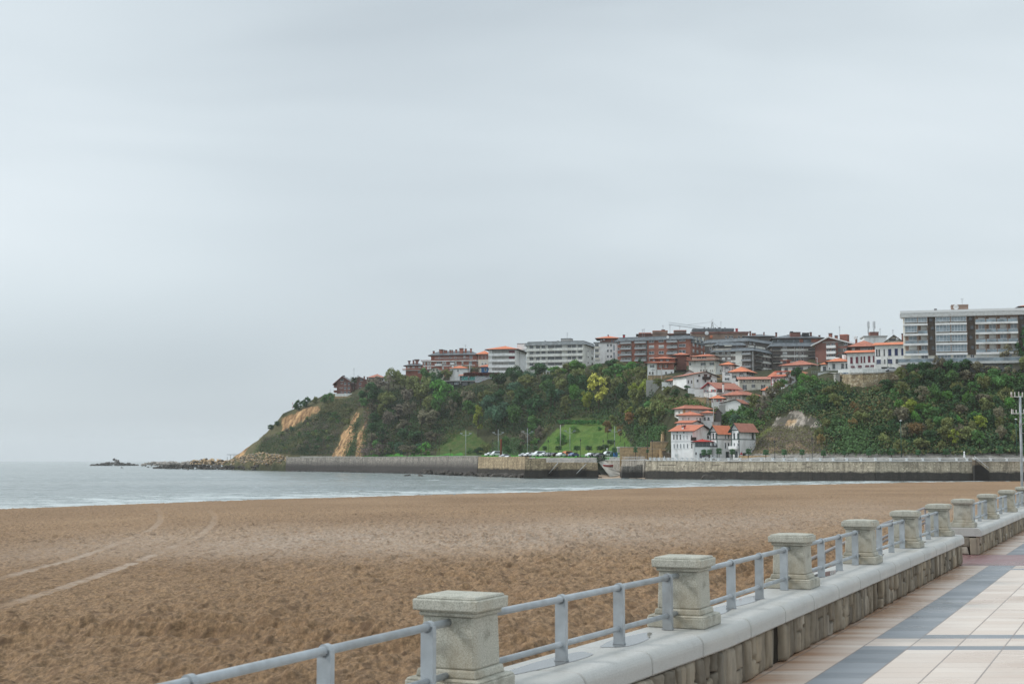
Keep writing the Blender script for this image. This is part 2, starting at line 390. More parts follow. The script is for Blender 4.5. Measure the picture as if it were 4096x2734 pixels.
def make_beach():
    a = np.concatenate([np.linspace(float(xs(-5000)), float(xs(-160)), 40), np.linspace(float(xs(-150)), float(xs(4250)), 1130), np.linspace(float(xs(4270)), float(xs(9000)), 40)])
    t = np.concatenate([np.array([0.012, .03, .05, .07]), 1/np.linspace(1/.09, 1/1.06, 820)])
    A, TT = np.meshgrid(a, t); Y = TT*shore_Y(A); X = A*Y
    Z = sand_z(A, Y)
    px = CX+F*A/cp; py = 1840-(Z-EYE)/Y*F
    damp = np.clip((1.0-TT)/.04, 0, 1); far = np.interp(Y, [10, 35, 70, 200], [.85, 1.1, .85, .55])
    rough = np.clip(fbm(X*.05, Y*.05, 3, 4)*1.6-.2, .35, 1.2)
    cov = np.clip(fbm(X*.09+3, Y*.06, 3, 14)*2.2-.55, .25, 1.2)
    bumps = (fbm(X*1.5, Y*.9, 4, 2)-.5)*.34+cov*(pits(X*1.5, Y*1.1, 5, .55, (.15, .34))*.15+pits(X*.6, Y*.45, 15, .4, (.12, .26))*.19)+(fbm(X*5, Y*3., 3, 22)-.5)*.24
    # tyre tracks
    churn = np.zeros(X.shape)
    tr = np.zeros(X.shape)
    for L in ([(-80, 2326), (0, 2309), (255, 2245), (409, 2194), (549, 2139), (613, 2114), (645, 2082), (645, 2050), (626, 2030)],
              [(-120, 2455), (0, 2424), (153, 2376), (358, 2312), (530, 2251), (702, 2181), (811, 2133), (856, 2092), (862, 2060), (836, 2037)]):
        d, s = seg_dist(X, Y, [gpt(*q) for q in L]); wd = .19
        k = 1-np.clip((d-wd)/.12, 0, 1); brk = np.clip((fbm(s*.5, s*0, 3, 9)-.1)*3, .25, 1)
        tr = np.maximum(tr, k*brk); bumps = bumps*(1-.9*k)-.03*k+.02*np.exp(-((d-wd-.2)/.12)**2)
    for (L, wd, dep) in (([(-200, 2515), (500, 2503), (1000, 2505), (1400, 2528), (1700, 2560)], .4, .16), ([(-200, 2545), (600, 2535), (1000, 2540), (1500, 2570)], .4, .10), ([(1900, 2330), (2300, 2420), (2500, 2390)], .3, .05), ([(-100, 2600), (700, 2600), (1100, 2640), (1300, 2680)], .3, .05),
                    ([(-100, 2660), (400, 2640), (900, 2700)], .35, .06), ([(1700, 2734), (2350, 2560), (2700, 2420), (2980, 2290), (3150, 2210)], .30, .06),
                    ([(1500, 2734), (2300, 2500), (2700, 2350), (3000, 2230)], .30, .05), ([(1150, 2790), (1500, 2690), (1900, 2600), (2300, 2470)], .5, .05),
                    ([(2140, 2160), (2165, 2090), (2180, 2010)], .3, .012), ([(2260, 2160), (2265, 2090), (2250, 2015)], .3, .012)):
        d, s = seg_dist(X, Y, [gpt(*q) for q in L])
        dep = dep*1.7; k = np.exp(-(d/wd)**2); rid = np.exp(-((d-wd*1.8)/(wd*.6))**2)
        tread = np.sin(s*2*np.pi/.55)*.35+.75
        bumps = bumps*(1-.3*k)-dep*k*(tread+(vn(s*1.5, s*0+3, 4)-.5)*1.2)+dep*.7*rid
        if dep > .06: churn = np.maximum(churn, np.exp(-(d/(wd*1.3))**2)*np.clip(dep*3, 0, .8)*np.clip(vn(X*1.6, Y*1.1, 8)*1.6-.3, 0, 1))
    bumps = bumps*(.45+1.1*fbm(X*.07+5, Y*.045, 3, 19)**1.0)*(1+.6*churn)
    Z = Z+bumps*damp*far*rough**.5
    # smooth fresh-raked patch beside the promenade wall, and the pale wind-dried band
    pl = np.interp(px, [-200, 600, 1300, 2000, 2900, 3400, 4100], [2235, 2178, 2165, 2150, 2110, 2060, 2040])
    hw = np.interp(px, [-200, 600, 1300, 2300, 4100], [40, 62, 66, 70, 50])
    pale = np.exp(-(np.abs(py-pl)/hw)**2.4)*np.interp(px, [-200, 300, 1200, 2700, 3600], [.22, .35, .62, .62, .3])
    pale = np.clip(pale*(.55+.9*fbm(X*.25, Y*.08, 4, 31)), 0, 1)
    pale = np.maximum(pale, tr*1.0*np.interp(py, [2050, 2130, 2250, 2420], [.12, .6, .75, .35]))
    wet = np.clip((TT-.95)/.03, 0, 1)
    m, t_ = newmat('wet_brown_sand'); b = pb(t_, .8, .25)
    ap = t_.nodes.new('ShaderNodeAttribute'); ap.attribute_name = 'pale'; aw = t_.nodes.new('ShaderNodeAttribute'); aw.attribute_name = 'wet'
    n1 = tnoise(t_, .06, 5, sc3=(1, .5, 1)); n2 = tnoise(t_, 4.2, 6, rough=.75, sc3=(1, .5, 1)); n3 = tnoise(t_, 60, 2)
    c = ramp(t_, n1.outputs[0], [(.3, (.25, .152, .078)), (.72, (.37, .24, .135))]).outputs[0]
    gr_ = tnoise(t_, 11, 6, rough=.8, sc3=(1, .4, 1)); c = tmix(t_, 1.0, c, ramp(t_, gr_.outputs[0], [(.38, (.52,)*3), (.60, (1.25,)*3)]).outputs[0], 'MULTIPLY')
    c = tmix(t_, ramp(t_, n2.outputs[0], [(.34, (.8,)*3), (.52, (0, 0, 0))]).outputs[0], c, (.16, .092, .048))
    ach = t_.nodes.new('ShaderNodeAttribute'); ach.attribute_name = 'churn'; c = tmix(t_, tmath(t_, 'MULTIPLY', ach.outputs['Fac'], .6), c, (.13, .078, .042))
    # wind leaves the pale dry grains on the tops only
    pf = tmath(t_, 'MULTIPLY', ap.outputs['Fac'], ramp(t_, tnoise(t_, 3.4, 5, sc3=(1, .6, 1), rough=.7).outputs[0], [(.38, (.25,)*3), (.54, (1, 1, 1))]).outputs[0])
    c = tmix(t_, tmath(t_, 'MULTIPLY', pf, .85), c, (.50, .41, .335))
    # dark spots painted in place of pit shadows, scattered at random over the beach
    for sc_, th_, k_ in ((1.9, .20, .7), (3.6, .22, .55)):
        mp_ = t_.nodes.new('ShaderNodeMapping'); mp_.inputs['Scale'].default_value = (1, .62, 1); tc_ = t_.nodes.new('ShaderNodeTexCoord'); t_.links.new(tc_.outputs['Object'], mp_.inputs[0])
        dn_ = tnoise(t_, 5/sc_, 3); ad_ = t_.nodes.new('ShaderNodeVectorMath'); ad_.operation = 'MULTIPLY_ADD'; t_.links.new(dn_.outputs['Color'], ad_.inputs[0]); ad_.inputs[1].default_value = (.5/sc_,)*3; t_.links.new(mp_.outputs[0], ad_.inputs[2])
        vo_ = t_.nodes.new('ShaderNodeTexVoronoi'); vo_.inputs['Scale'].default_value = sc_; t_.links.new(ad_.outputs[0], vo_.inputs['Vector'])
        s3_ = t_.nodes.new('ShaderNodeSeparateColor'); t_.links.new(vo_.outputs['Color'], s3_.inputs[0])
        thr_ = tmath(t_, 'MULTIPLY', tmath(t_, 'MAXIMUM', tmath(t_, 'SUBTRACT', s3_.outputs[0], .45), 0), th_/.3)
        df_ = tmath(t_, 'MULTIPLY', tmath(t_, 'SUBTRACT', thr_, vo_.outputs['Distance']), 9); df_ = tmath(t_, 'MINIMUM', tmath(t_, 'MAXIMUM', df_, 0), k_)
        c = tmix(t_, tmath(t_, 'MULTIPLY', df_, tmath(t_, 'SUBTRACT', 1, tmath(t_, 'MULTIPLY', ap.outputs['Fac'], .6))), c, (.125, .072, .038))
    c = tmix(t_, aw.outputs['Fac'], c, (.18, .12, .085))
    c = tmix(t_, ramp(t_, n3.outputs[0], [(.70, (0, 0, 0)), (.74, (.5,)*3)]).outputs[0], c, (.55, .48, .4))
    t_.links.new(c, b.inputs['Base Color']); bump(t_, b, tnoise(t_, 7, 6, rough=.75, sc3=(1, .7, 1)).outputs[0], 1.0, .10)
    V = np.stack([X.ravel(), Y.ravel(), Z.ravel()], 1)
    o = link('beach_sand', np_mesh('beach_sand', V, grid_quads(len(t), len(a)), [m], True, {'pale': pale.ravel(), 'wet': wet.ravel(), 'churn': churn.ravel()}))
    tag(o, 'trampled brown sand beach with curving tyre tracks', None, kind='structure')
make_beach(); make_sea()

# ---- terrain of the far shore.  Columns: photo px -> [(depth, photo row of the ground there)...]
COL = {
 860: [(700, 1925), (1500, 1880)],
 905: [(868, 1880), (880, 1850), (890, 1842), (915, 1842), (940, 1880)],
 940: [(845, 1862), (856, 1846), (868, 1826), (876, 1820), (915, 1850), (935, 1880)],
 985: [(820, 1860), (832, 1846), (845, 1822), (862, 1787), (900, 1800), (930, 1880)],
 1040: [(795, 1860), (806, 1846), (822, 1810), (850, 1752), (856, 1745), (890, 1770), (930, 1880)],
 1090: [(770, 1858), (782, 1848), (805, 1790), (840, 1715), (850, 1694), (890, 1730), (950, 1880)],
 1130: [(748, 1858), (756, 1848), (790, 1780), (830, 1705), (835, 1660), (845, 1652), (900, 1680), (950, 1860)],
 1210: [(735, 1840), (742, 1830), (770, 1765), (815, 1680), (820, 1638), (845, 1622), (900, 1625), (990, 1760)],
 1300: [(728, 1836), (734, 1828), (755, 1780), (800, 1670), (835, 1592), (850, 1582), (900, 1580), (1100, 1640)],
 1380: [(718, 1836), (722, 1828), (738, 1770), (770, 1685), (800, 1625), (825, 1588), (845, 1576), (1100, 1620)],
 1450: [(708, 1836), (712, 1828), (728, 1760), (750, 1680), (775, 1600), (805, 1560), (835, 1545), (1100, 1600)],
 1600: [(640, 1836), (644, 1826.5), (690, 1820), (705, 1800), (740, 1690), (775, 1590), (800, 1545), (830, 1520), (1100, 1540)],
 1800: [(560, 1836), (565, 1826), (655, 1818), (680, 1790), (715, 1690), (745, 1600), (775, 1535), (800, 1505), (1100, 1510)],
 1950: [(520, 1837), (524, 1825.5), (640, 1817), (665, 1790), (695, 1690), (725, 1590), (752, 1520), (772, 1495), (1100, 1500)],
 2100: [(495, 1837), (498, 1825.5), (600, 1820), (620, 1800), (660, 1690), (695, 1590), (725, 1515), (755, 1492), (1100, 1480)],
 2200: [(485, 1838), (490, 1826), (585, 1820), (600, 1790), (622, 1708), (630, 1705), (665, 1590), (705, 1510), (740, 1480), (1100, 1470)],
 2300: [(478, 1838), (482, 1827), (568, 1820), (590, 1765), (612, 1700), (622, 1696), (655, 1600), (695, 1510), (730, 1475), (1100, 1465)],
 2400: [(475, 1840), (480, 1828), (555, 1820), (578, 1765), (602, 1702), (612, 1697), (640, 1600), (680, 1510), (700, 1460), (1100, 1440)],
 2470: [(470, 1840), (475, 1828), (535, 1820), (560, 1760), (590, 1690), (630, 1590), (665, 1510), (690, 1452), (1100, 1430)],
 2560: [(458, 1840), (464, 1832), (500, 1822), (515, 1775), (545, 1690), (585, 1600), (630, 1510), (680, 1448), (1100, 1420)],
 2640: [(445, 1840), (452, 1834), (470, 1825), (484, 1775), (500, 1705), (530, 1610), (565, 1535), (590, 1505), (640, 1460), (1100, 1420)],
 2700: [(438, 1840), (447, 1834), (452, 1828), (454, 1760), (462, 1700), (488, 1605), (520, 1560), (560, 1505), (600, 1485), (640, 1460), (1100, 1420)],
 2800: [(430, 1840), (446, 1834), (452, 1828), (454, 1750), (462, 1700), (485, 1640), (505, 1595), (530, 1555), (570, 1502), (610, 1480), (1100, 1420)],
 2900: [(424, 1840), (445, 1833), (449, 1826), (455, 1740), (472, 1680), (492, 1618), (512, 1592), (535, 1560), (562, 1525), (600, 1490), (1100, 1420)],
 2980: [(418, 1840), (434, 1833), (440, 1800), (450, 1720), (468, 1668), (492, 1626), (508, 1602), (520, 1572), (535, 1560), (565, 1525), (600, 1490), (1100, 1420)],
 3060: [(412, 1840), (418, 1832), (428, 1790), (440, 1715), (456, 1668), (478, 1634), (500, 1603), (520, 1570), (540, 1545), (570, 1510), (610, 1485), (1100, 1420)],
 3150: [(405, 1840), (411, 1830), (425, 1760), (440, 1680), (452, 1620), (470, 1580), (500, 1550), (560, 1500), (620, 1480), (1100, 1420)],
 3250: [(400, 1840), (406, 1829), (422, 1735), (436, 1650), (448, 1580), (462, 1530), (480, 1500), (560, 1470), (620, 1440), (1100, 1400)],
 3340: [(396, 1840), (402, 1828), (420, 1710), (436, 1620), (446, 1550), (456, 1505), (468, 1490), (560, 1460), (1100, 1400)],
 3420: [(393, 1840), (398, 1827), (418, 1700), (434, 1600), (441, 1548), (446, 1540), (452, 1500), (500, 1478), (1100, 1400)],
 3560: [(390, 1840), (395, 1827), (416, 1690), (434, 1570), (441, 1530), (448, 1520), (452, 1487), (500, 1470), (1100, 1400)],
 3700: [(388, 1840), (393, 1828), (415, 1680), (434, 1550), (442, 1497), (450, 1482), (470, 1478), (1100, 1400)],
 3900: [(386, 1840), (391, 1828), (413, 1690), (432, 1560), (440, 1505), (448, 1482), (470, 1478), (1100, 1400)],
 4300: [(384, 1840), (389, 1828), (412, 1690), (430, 1550), (438, 1490), (446, 1470), (470, 1465), (1100, 1400)],
 5200: [(380, 1840), (385, 1828), (410, 1690), (430, 1550), (440, 1490), (446, 1470), (470, 1465), (1100, 1400)],
}
_tpx = np.array(sorted(COL)); _TY = np.concatenate([np.arange(378, 560, 2.0), np.arange(560, 960, 3.0), np.arange(960, 1101, 20)])
def _colz(px, pts):
    Ys = np.array([p[0] for p in pts], float); zs = np.array([at(px, p[1], p[0]).z for p in pts])
    z = np.interp(_TY, Ys, zs)
    return np.where(_TY < Ys[0], zs[0]-(Ys[0]-_TY)*1.5, z)
# wall fronts: the ground sinks below the water in front of the first point of a column
_TZ = np.array([_colz(p, COL[p]) for p in _tpx])
_tA = xs(_tpx)
def terr0(A, Y):
    A = np.clip(A, _tA[0], _tA[-1]-1e-6); Y = np.clip(Y, _TY[0], _TY[-1]-1e-6)
    i = np.clip(np.searchsorted(_tA, A, side='right')-1, 0, len(_tA)-2); j = np.clip(np.searchsorted(_TY, Y, side='right')-1, 0, len(_TY)-2)
    u = (A-_tA[i])/(_tA[i+1]-_tA[i]); v = (Y-_TY[j])/(_TY[j+1]-_TY[j])
    return (_TZ[i, j]*(1-u)+_TZ[i+1, j]*u)*(1-v)+(_TZ[i, j+1]*(1-u)+_TZ[i+1, j+1]*u)*v
def flatness(A, Y):   # 0 on the level promenade and car park, 1 on the slopes
    return np.clip((terr0(A, Y)-3.6)/3., 0, 1)
def terr(A, Y):
    X = A*Y; f = flatness(A, Y)
    vil = 1-.8*np.clip(1-np.abs(A-.141)/.050, 0, 1)**.5
    return terr0(A, Y)+f*vil*((fbm(X*.035, Y*.035, 4, 40)-.5)*3.2+(fbm(X*.18, Y*.18, 4, 41)-.5)*1.6)
def inpoly(px, py, P):
    c = np.zeros(px.shape, bool); n = len(P)
    for i in range(n):
        x0, y0 = P[i]; x1, y1 = P[(i+1) % n]
        if y0 == y1: continue
        k = ((y0 > py) != (y1 > py)) & (px < (x1-x0)*(py-y0)/(y1-y0)+x0); c ^= k
    return c
def make_terrain():
    a = np.linspace(float(xs(862)), float(xs(5200)), 1150); Y = np.concatenate([np.arange(379, 480, .9), np.arange(480, 720, 1.5), np.arange(720, 880, 1.2), np.arange(880, 1100, 8.)])
    A, YY = np.meshgrid(a, Y); Z = terr(A, YY); X = A*YY
    f = flatness(A, YY)
    zz = Z-EYE; dep = YY*cp+zz*sp; px = CX+F*X/dep; py = CY-F*(-YY*sp+zz*cp)/dep
    jx = px+(fbm(X*.2, Z*.2, 4, 50)-.5)*34; jy = py+(fbm(X*.2+9, Z*.2, 4, 51)-.5)*34
    L = lambda c: np.array(c)[None, None, :]
    nn = fbm(X*.06, YY*.06+Z*.05, 4, 44)[..., None]; n2 = fbm(X*.5, YY*.3+Z*.4, 4, 45)[..., None]
    col = L((.035, .045, .02))*(1-nn)+L((.07, .065, .035))*nn                         # scrubby earth
    col = col*(.55+.9*n2)
    def put(P, c1, c2, k=1.0, tex=None):
        nonlocal col
        mk = inpoly(jx, jy, P)[..., None]*k; q = n2 if tex is None else tex
        q = np.clip((q-.3)/.4, 0, 1)
        col = col*(1-mk)+mk*(L(c1)*(1-q)+L(c2)*q)
    # headland slope: dry olive grass
    put([(900, 1850), (1120, 1660), (1330, 1575), (1480, 1600), (1480, 1835), (900, 1870)], (.075, .075, .035), (.15, .13, .065), .9, nn*.6+n2*.4)
    put([(1000, 1820), (1060, 1745), (1160, 1720), (1280, 1690), (1330, 1640), (1360, 1700), (1200, 1790), (1060, 1835)], (.05, .085, .025), (.12, .115, .055), .7)
    strat = (.25*np.clip(.5+.5*np.sin((px*.94+py*.5)*.42+9*n2[..., 0]), 0, 1)+.75*fbm((px*.9+py*.45)*.16, (py*.9-px*.45)*.035, 4, 77))[..., None]
    for P in ([(1124, 1732), (1128, 1664), (1175, 1650), (1278, 1628), (1282, 1648), (1220, 1672), (1190, 1690), (1160, 1712)],
              [(1335, 1826), (1352, 1780), (1372, 1735), (1392, 1690), (1428, 1645), (1436, 1655), (1420, 1680), (1410, 1720), (1425, 1730), (1400, 1775), (1395, 1800), (1384, 1826)],
              [(1420, 1826), (1425, 1790), (1434, 1760), (1447, 1710), (1466, 1650), (1478, 1612), (1482, 1625), (1470, 1680), (1456, 1720), (1466, 1730), (1456, 1790), (1448, 1826)],
              [(940, 1830), (960, 1808), (1000, 1776), (1005, 1786), (975, 1815), (955, 1832)]):
        put(P, (.17, .095, .05), (.58, .36, .18), .95, strat)
    put([(1130, 1735), (1180, 1715), (1260, 1665), (1250, 1690), (1180, 1745)], (.12, .12, .06), (.4, .27, .14), .5)
    # green bank and lawns
    put([(1440, 1829), (1440, 1819), (1900, 1817), (2330, 1815), (2480, 1820), (2480, 1829)], (.05, .22, .025), (.07, .25, .035), 1)
    put([(2120, 1822), (2180, 1770), (2230, 1712), (2280, 1692), (2420, 1690), (2500, 1720), (2530, 1790), (2500, 1822)], (.055, .13, .022), (.13, .19, .045), .95, nn*.5+n2*.5)
    put([(2260, 1690), (2310, 1650), (2420, 1650), (2460, 1690)], (.07, .10, .03), (.12, .13, .05), .9)
    put([(1740, 1822), (1790, 1720), (1900, 1720), (1960, 1800), (1960, 1820)], (.045, .10, .02), (.10, .12, .04), .9)
    # bluff: dry slope and grey rock
    put([(2930, 1840), (2985, 1790), (3040, 1730), (3110, 1680), (3200, 1705), (3290, 1740), (3310, 1840)], (.09, .085, .05), (.17, .155, .09), .9, nn*.6+n2*.4)
    put([(2950, 1815), (3030, 1740), (3085, 1700), (3100, 1712), (3040, 1760), (2990, 1800)], (.08, .11, .02), (.16, .18, .05), .8)
    rk = np.clip((fbm(X*.45+Z*.2, Z*.7-X*.2, 5, 61)-.44)*6, 0, 1)[..., None]
    put([(3088, 1700), (3112, 1668), (3150, 1672), (3168, 1645), (3205, 1640), (3222, 1662), (3262, 1668), (3290, 1690), (3262, 1712), (3222, 1696), (3180, 1716), (3140, 1706)], (.12, .11, .09), (.42, .37, .32), .9, rk)
    put([(3140, 1706), (3160, 1680), (3190, 1682), (3180, 1705)], (.42, .28, .16), (.6, .5, .36), .9)
    put([(2990, 1835), (3010, 1770), (3080, 1740), (3200, 1765), (3280, 1760), (3300, 1835)], (.09, .08, .05), (.30, .21, .14), .75, rk)
    put([(2680, 1600), (2850, 1570), (2890, 1620), (2860, 1660), (2690, 1640)], (.10, .08, .04), (.28, .19, .10), .7, rk)
    put([(3380, 1600), (3440, 1570), (3620, 1520), (3650, 1560), (3500, 1610), (3420, 1640)], (.05, .035, .02), (.12, .07, .035), .7)
    asph = ((f < .03) & (px > 1200) & ~(inpoly(px, py, [(1440, 1829), (1440, 1819.5), (2330, 1819.5), (2480, 1822), (2480, 1829)])))[..., None]
    col = np.where(asph, L((.30, .28, .25))*(.8+.4*n2), col)
    m, t = newmat('hill_ground'); b = pb(t, .95, .1); ac = t.nodes.new('ShaderNodeAttribute'); ac.attribute_name = 'ground'
    n = tnoise(t, 1.1, 6, rough=.7)
    c = tmix(t, 1.0, ac.outputs['Color'], ramp(t, n.outputs[0], [(.3, (.55,)*3), (.7, (1.35,)*3)]).outputs[0], 'MULTIPLY')
    t.links.new(c, b.inputs['Base Color']); bump(t, b, n.outputs[0], .8, .5)
    # drop everything seaward of the quay walls under water
    Z = np.where(YY < quay_Y(A)+.35, np.minimum(Z, -7), Z)
    V = np.stack([X.ravel(), YY.ravel(), Z.ravel()], 1)
    o = link('hills', np_mesh('hills', V, grid_quads(len(Y), len(a)), [m], True, {'ground': col.reshape(-1, 3)}))
    tag(o, 'scrubby headland and bluff with ochre cliffs and a green bank', None, kind='structure')
# quay line: photo px -> depth of its front face (top edge)
QP = [(1145, 738), (1260, 716), (1450, 672), (1700, 590), (1915, 512), (2103, 470), (2104, 452), (2183, 450), (2390, 448), (2391, 492), (2490, 462), (2580, 447), (2584, 444), (2700, 436), (2850, 424), (3050, 411), (3250, 400), (3500, 391), (3800, 388), (4300, 386), (5200, 382)]
_qA = xs([q[0] for q in QP]); _qY = np.array([q[1] for q in QP], float)
def quay_Y(A): return np.where(A < _qA[0], 0, np.interp(A, _qA, _qY))
make_terrain()

# ============================================================ NEAR PROMENADE
HD = R(24.2); fd = Vector((math.sin(HD), math.cos(HD), 0)); fn = Vector((math.cos(HD), -math.sin(HD), 0))
P2c = Vector((1.24, 10.36, 0))
def fl(s, o=0, z=0):      # fence frame: s along the wall, o towards the pavement; slight bend at s < 0
    if s >= 0: c = P2c+fd*s; n_ = fn
    else:
        d_ = Vector((math.sin(R(27.2)), math.cos(R(27.2)), 0)); c = P2c+d_*max(s, -3.29)+fd*min(s+3.29, 0); n_ = Vector((math.cos(R(25.5)), -math.sin(R(25.5)), 0))
    q = c+n_*o; q.z = z; return q
FR1 = [-6.9, -3.29, 0, 3.38, 6.8, 10.1, 13.4]; FR2 = [16.55, 20.6, 24.9, 29.4, 34.0, 38.6]
def pave_edge(Y): return P2c.x+(Y-P2c.y)*math.tan(HD)+.30/math.cos(HD)
# pavement sheet with its tile pattern (lines across at constant Y, lines along parallel to the wall)
def make_pavement():
    m, t = newmat('promenade_tiles'); b = pb(t, .42, .35)
    tc = t.nodes.new('ShaderNodeTexCoord'); s_ = t.nodes.new('ShaderNodeSeparateXYZ'); t.links.new(tc.outputs['Object'], s_.inputs[0])
    x, y = s_.outputs[0], s_.outputs[1]
    e0 = P2c.x-P2c.y*math.tan(HD)+.30/math.cos(HD)
    u = tmath(t, 'SUBTRACT', tmath(t, 'SUBTRACT', x, tmath(t, 'MULTIPLY', y, math.tan(HD))), e0)
    def band(v, lo, hi): return tmath(t, 'MULTIPLY', tmath(t, 'GREATER_THAN', v, lo), tmath(t, 'LESS_THAN', v, hi))
    def line(v, per, off, wd):
        q = tmath(t, 'FRACT', tmath(t, 'DIVIDE', tmath(t, 'SUBTRACT', v, off), per)); q = tmath(t, 'ABSOLUTE', tmath(t, 'SUBTRACT', q, .5))
        return tmath(t, 'GREATER_THAN', q, .5-wd/per/2)
    # per-tile tint
    tu = tmath(t, 'FLOOR', tmath(t, 'DIVIDE', tmath(t, 'SUBTRACT', u, .44), .42)); tv = tmath(t, 'FLOOR', tmath(t, 'DIVIDE', y, .275))
    cb = t.nodes.new('ShaderNodeCombineXYZ'); t.links.new(tu, cb.inputs[0]); t.links.new(tv, cb.inputs[1])
    wn = t.nodes.new('ShaderNodeTexWhiteNoise'); t.links.new(cb.outputs[0], wn.inputs[0])
    cream = ramp(t, wn.outputs[0], [(0, (.58, .485, .41)), (1, (.66, .575, .50))]).outputs[0]
    grey = ramp(t, wn.outputs[0], [(0, (.15, .165, .18)), (1, (.235, .25, .27))]).outputs[0]
    n = tnoise(t, .55, 5, sc3=(1, 2.2, 1)); n2 = tnoise(t, 3, 5)
    # rust-orange damp stain that seeps from the wall foot
    nearw = t.nodes.new('ShaderNodeMapRange'); t.links.new(u, nearw.inputs[0]); nearw.inputs[1].default_value = 0.0; nearw.inputs[2].default_value = .75; nearw.inputs[3].default_value = 1.15; nearw.inputs[4].default_value = 0
    st = tmath(t, 'MULTIPLY', nearw.outputs[0], ramp(t, tnoise(t, 1.1, 5, sc3=(.35, 3.2, 1)).outputs[0], [(.35, (.2,)*3), (.62, (1, 1, 1))]).outputs[0])
    cream = tmix(t, tmath(t, 'MINIMUM', tmath(t, 'MULTIPLY', st, .9), .85), cream, (.30, .145, .065))
    cream = tmix(t, ramp(t, n.outputs[0], [(.5, (0, 0, 0)), (.68, (.45,)*3)]).outputs[0], cream, (.50, .31, .20))
    g = band(u, .44, .86)
    for (a_, b_) in ((12.62, 12.88), (13.42, 13.70), (21.75, 22.02), (30.3, 30.57), (31.1, 31.37), (4.1, 4.36), (3.3, 3.56)):
        lo_u = .44
        g = tmath(t, 'MAXIMUM', g, tmath(t, 'MULTIPLY', band(y, a_, b_), tmath(t, 'GREATER_THAN', u, lo_u)))
    g = tmath(t, 'MULTIPLY', g, tmath(t, 'SUBTRACT', 1, tmath(t, 'MULTIPLY', band(y, 12.88, 13.42), band(u, .4, .9))))
    c = tmix(t, g, cream, grey)
    # red ribbed tactile strip at the beach access
    red = band(y, 22.6, 25.2); rib = tmath(t, 'SINE', tmath(t, 'MULTIPLY', y, 2*math.pi/.16))
    rc = ramp(t, rib, [(.2, (.17, .085, .085)), (.8, (.30, .17, .17))]).outputs[0]; c = tmix(t, red, c, rc)
    j = tmath(t, 'MAXIMUM', tmath(t, 'MULTIPLY', line(u, .42, .44, .014), .85), tmath(t, 'MULTIPLY', line(y, .275, 0.02, .009), .5))
    c = tmix(t, j, c, (.20, .16, .14))
    t.links.new(c, b.inputs['Base Color'])
    wetr = ramp(t, n.outputs[0], [(.4, (.48,)*3), (.65, (.22,)*3)]).outputs[0]; t.links.new(wetr, b.inputs['Roughness'])
    bump(t, b, tmath(t, 'ADD', tmath(t, 'MULTIPLY', j, -1), tmath(t, 'MULTIPLY', n2.outputs[0], .3)), .4, .004)
    mb = MB(); ys = [-25, 0, 3, 6, 10.36, 20, 30, 45, 80]
    for y0, y1 in zip(ys[:-1], ys[1:]):
        def le(Y):
            if Y >= P2c.y: return pave_edge(Y)-.35
            return P2c.x+(Y-P2c.y)*math.tan(R(27.5))+.1
        mb.quad((le(y0), y0, 0), (45, y0, 0), (45, y1, 0), (le(y1), y1, 0))
    # landing between the two walls
    a, b2, c2, d2 = fl(13.0, -.4, -.004), fl(17.0, -.4, -.004), fl(17.0, .5, -.004), fl(13.0, .5, -.004)
    mb.quad(d2, c2, b2, a)
    tag(mb.build('promenade_pavement', m), 'cream and grey tiled promenade pavement with a red strip', None, kind='structure')
make_pavement()
ST = {}
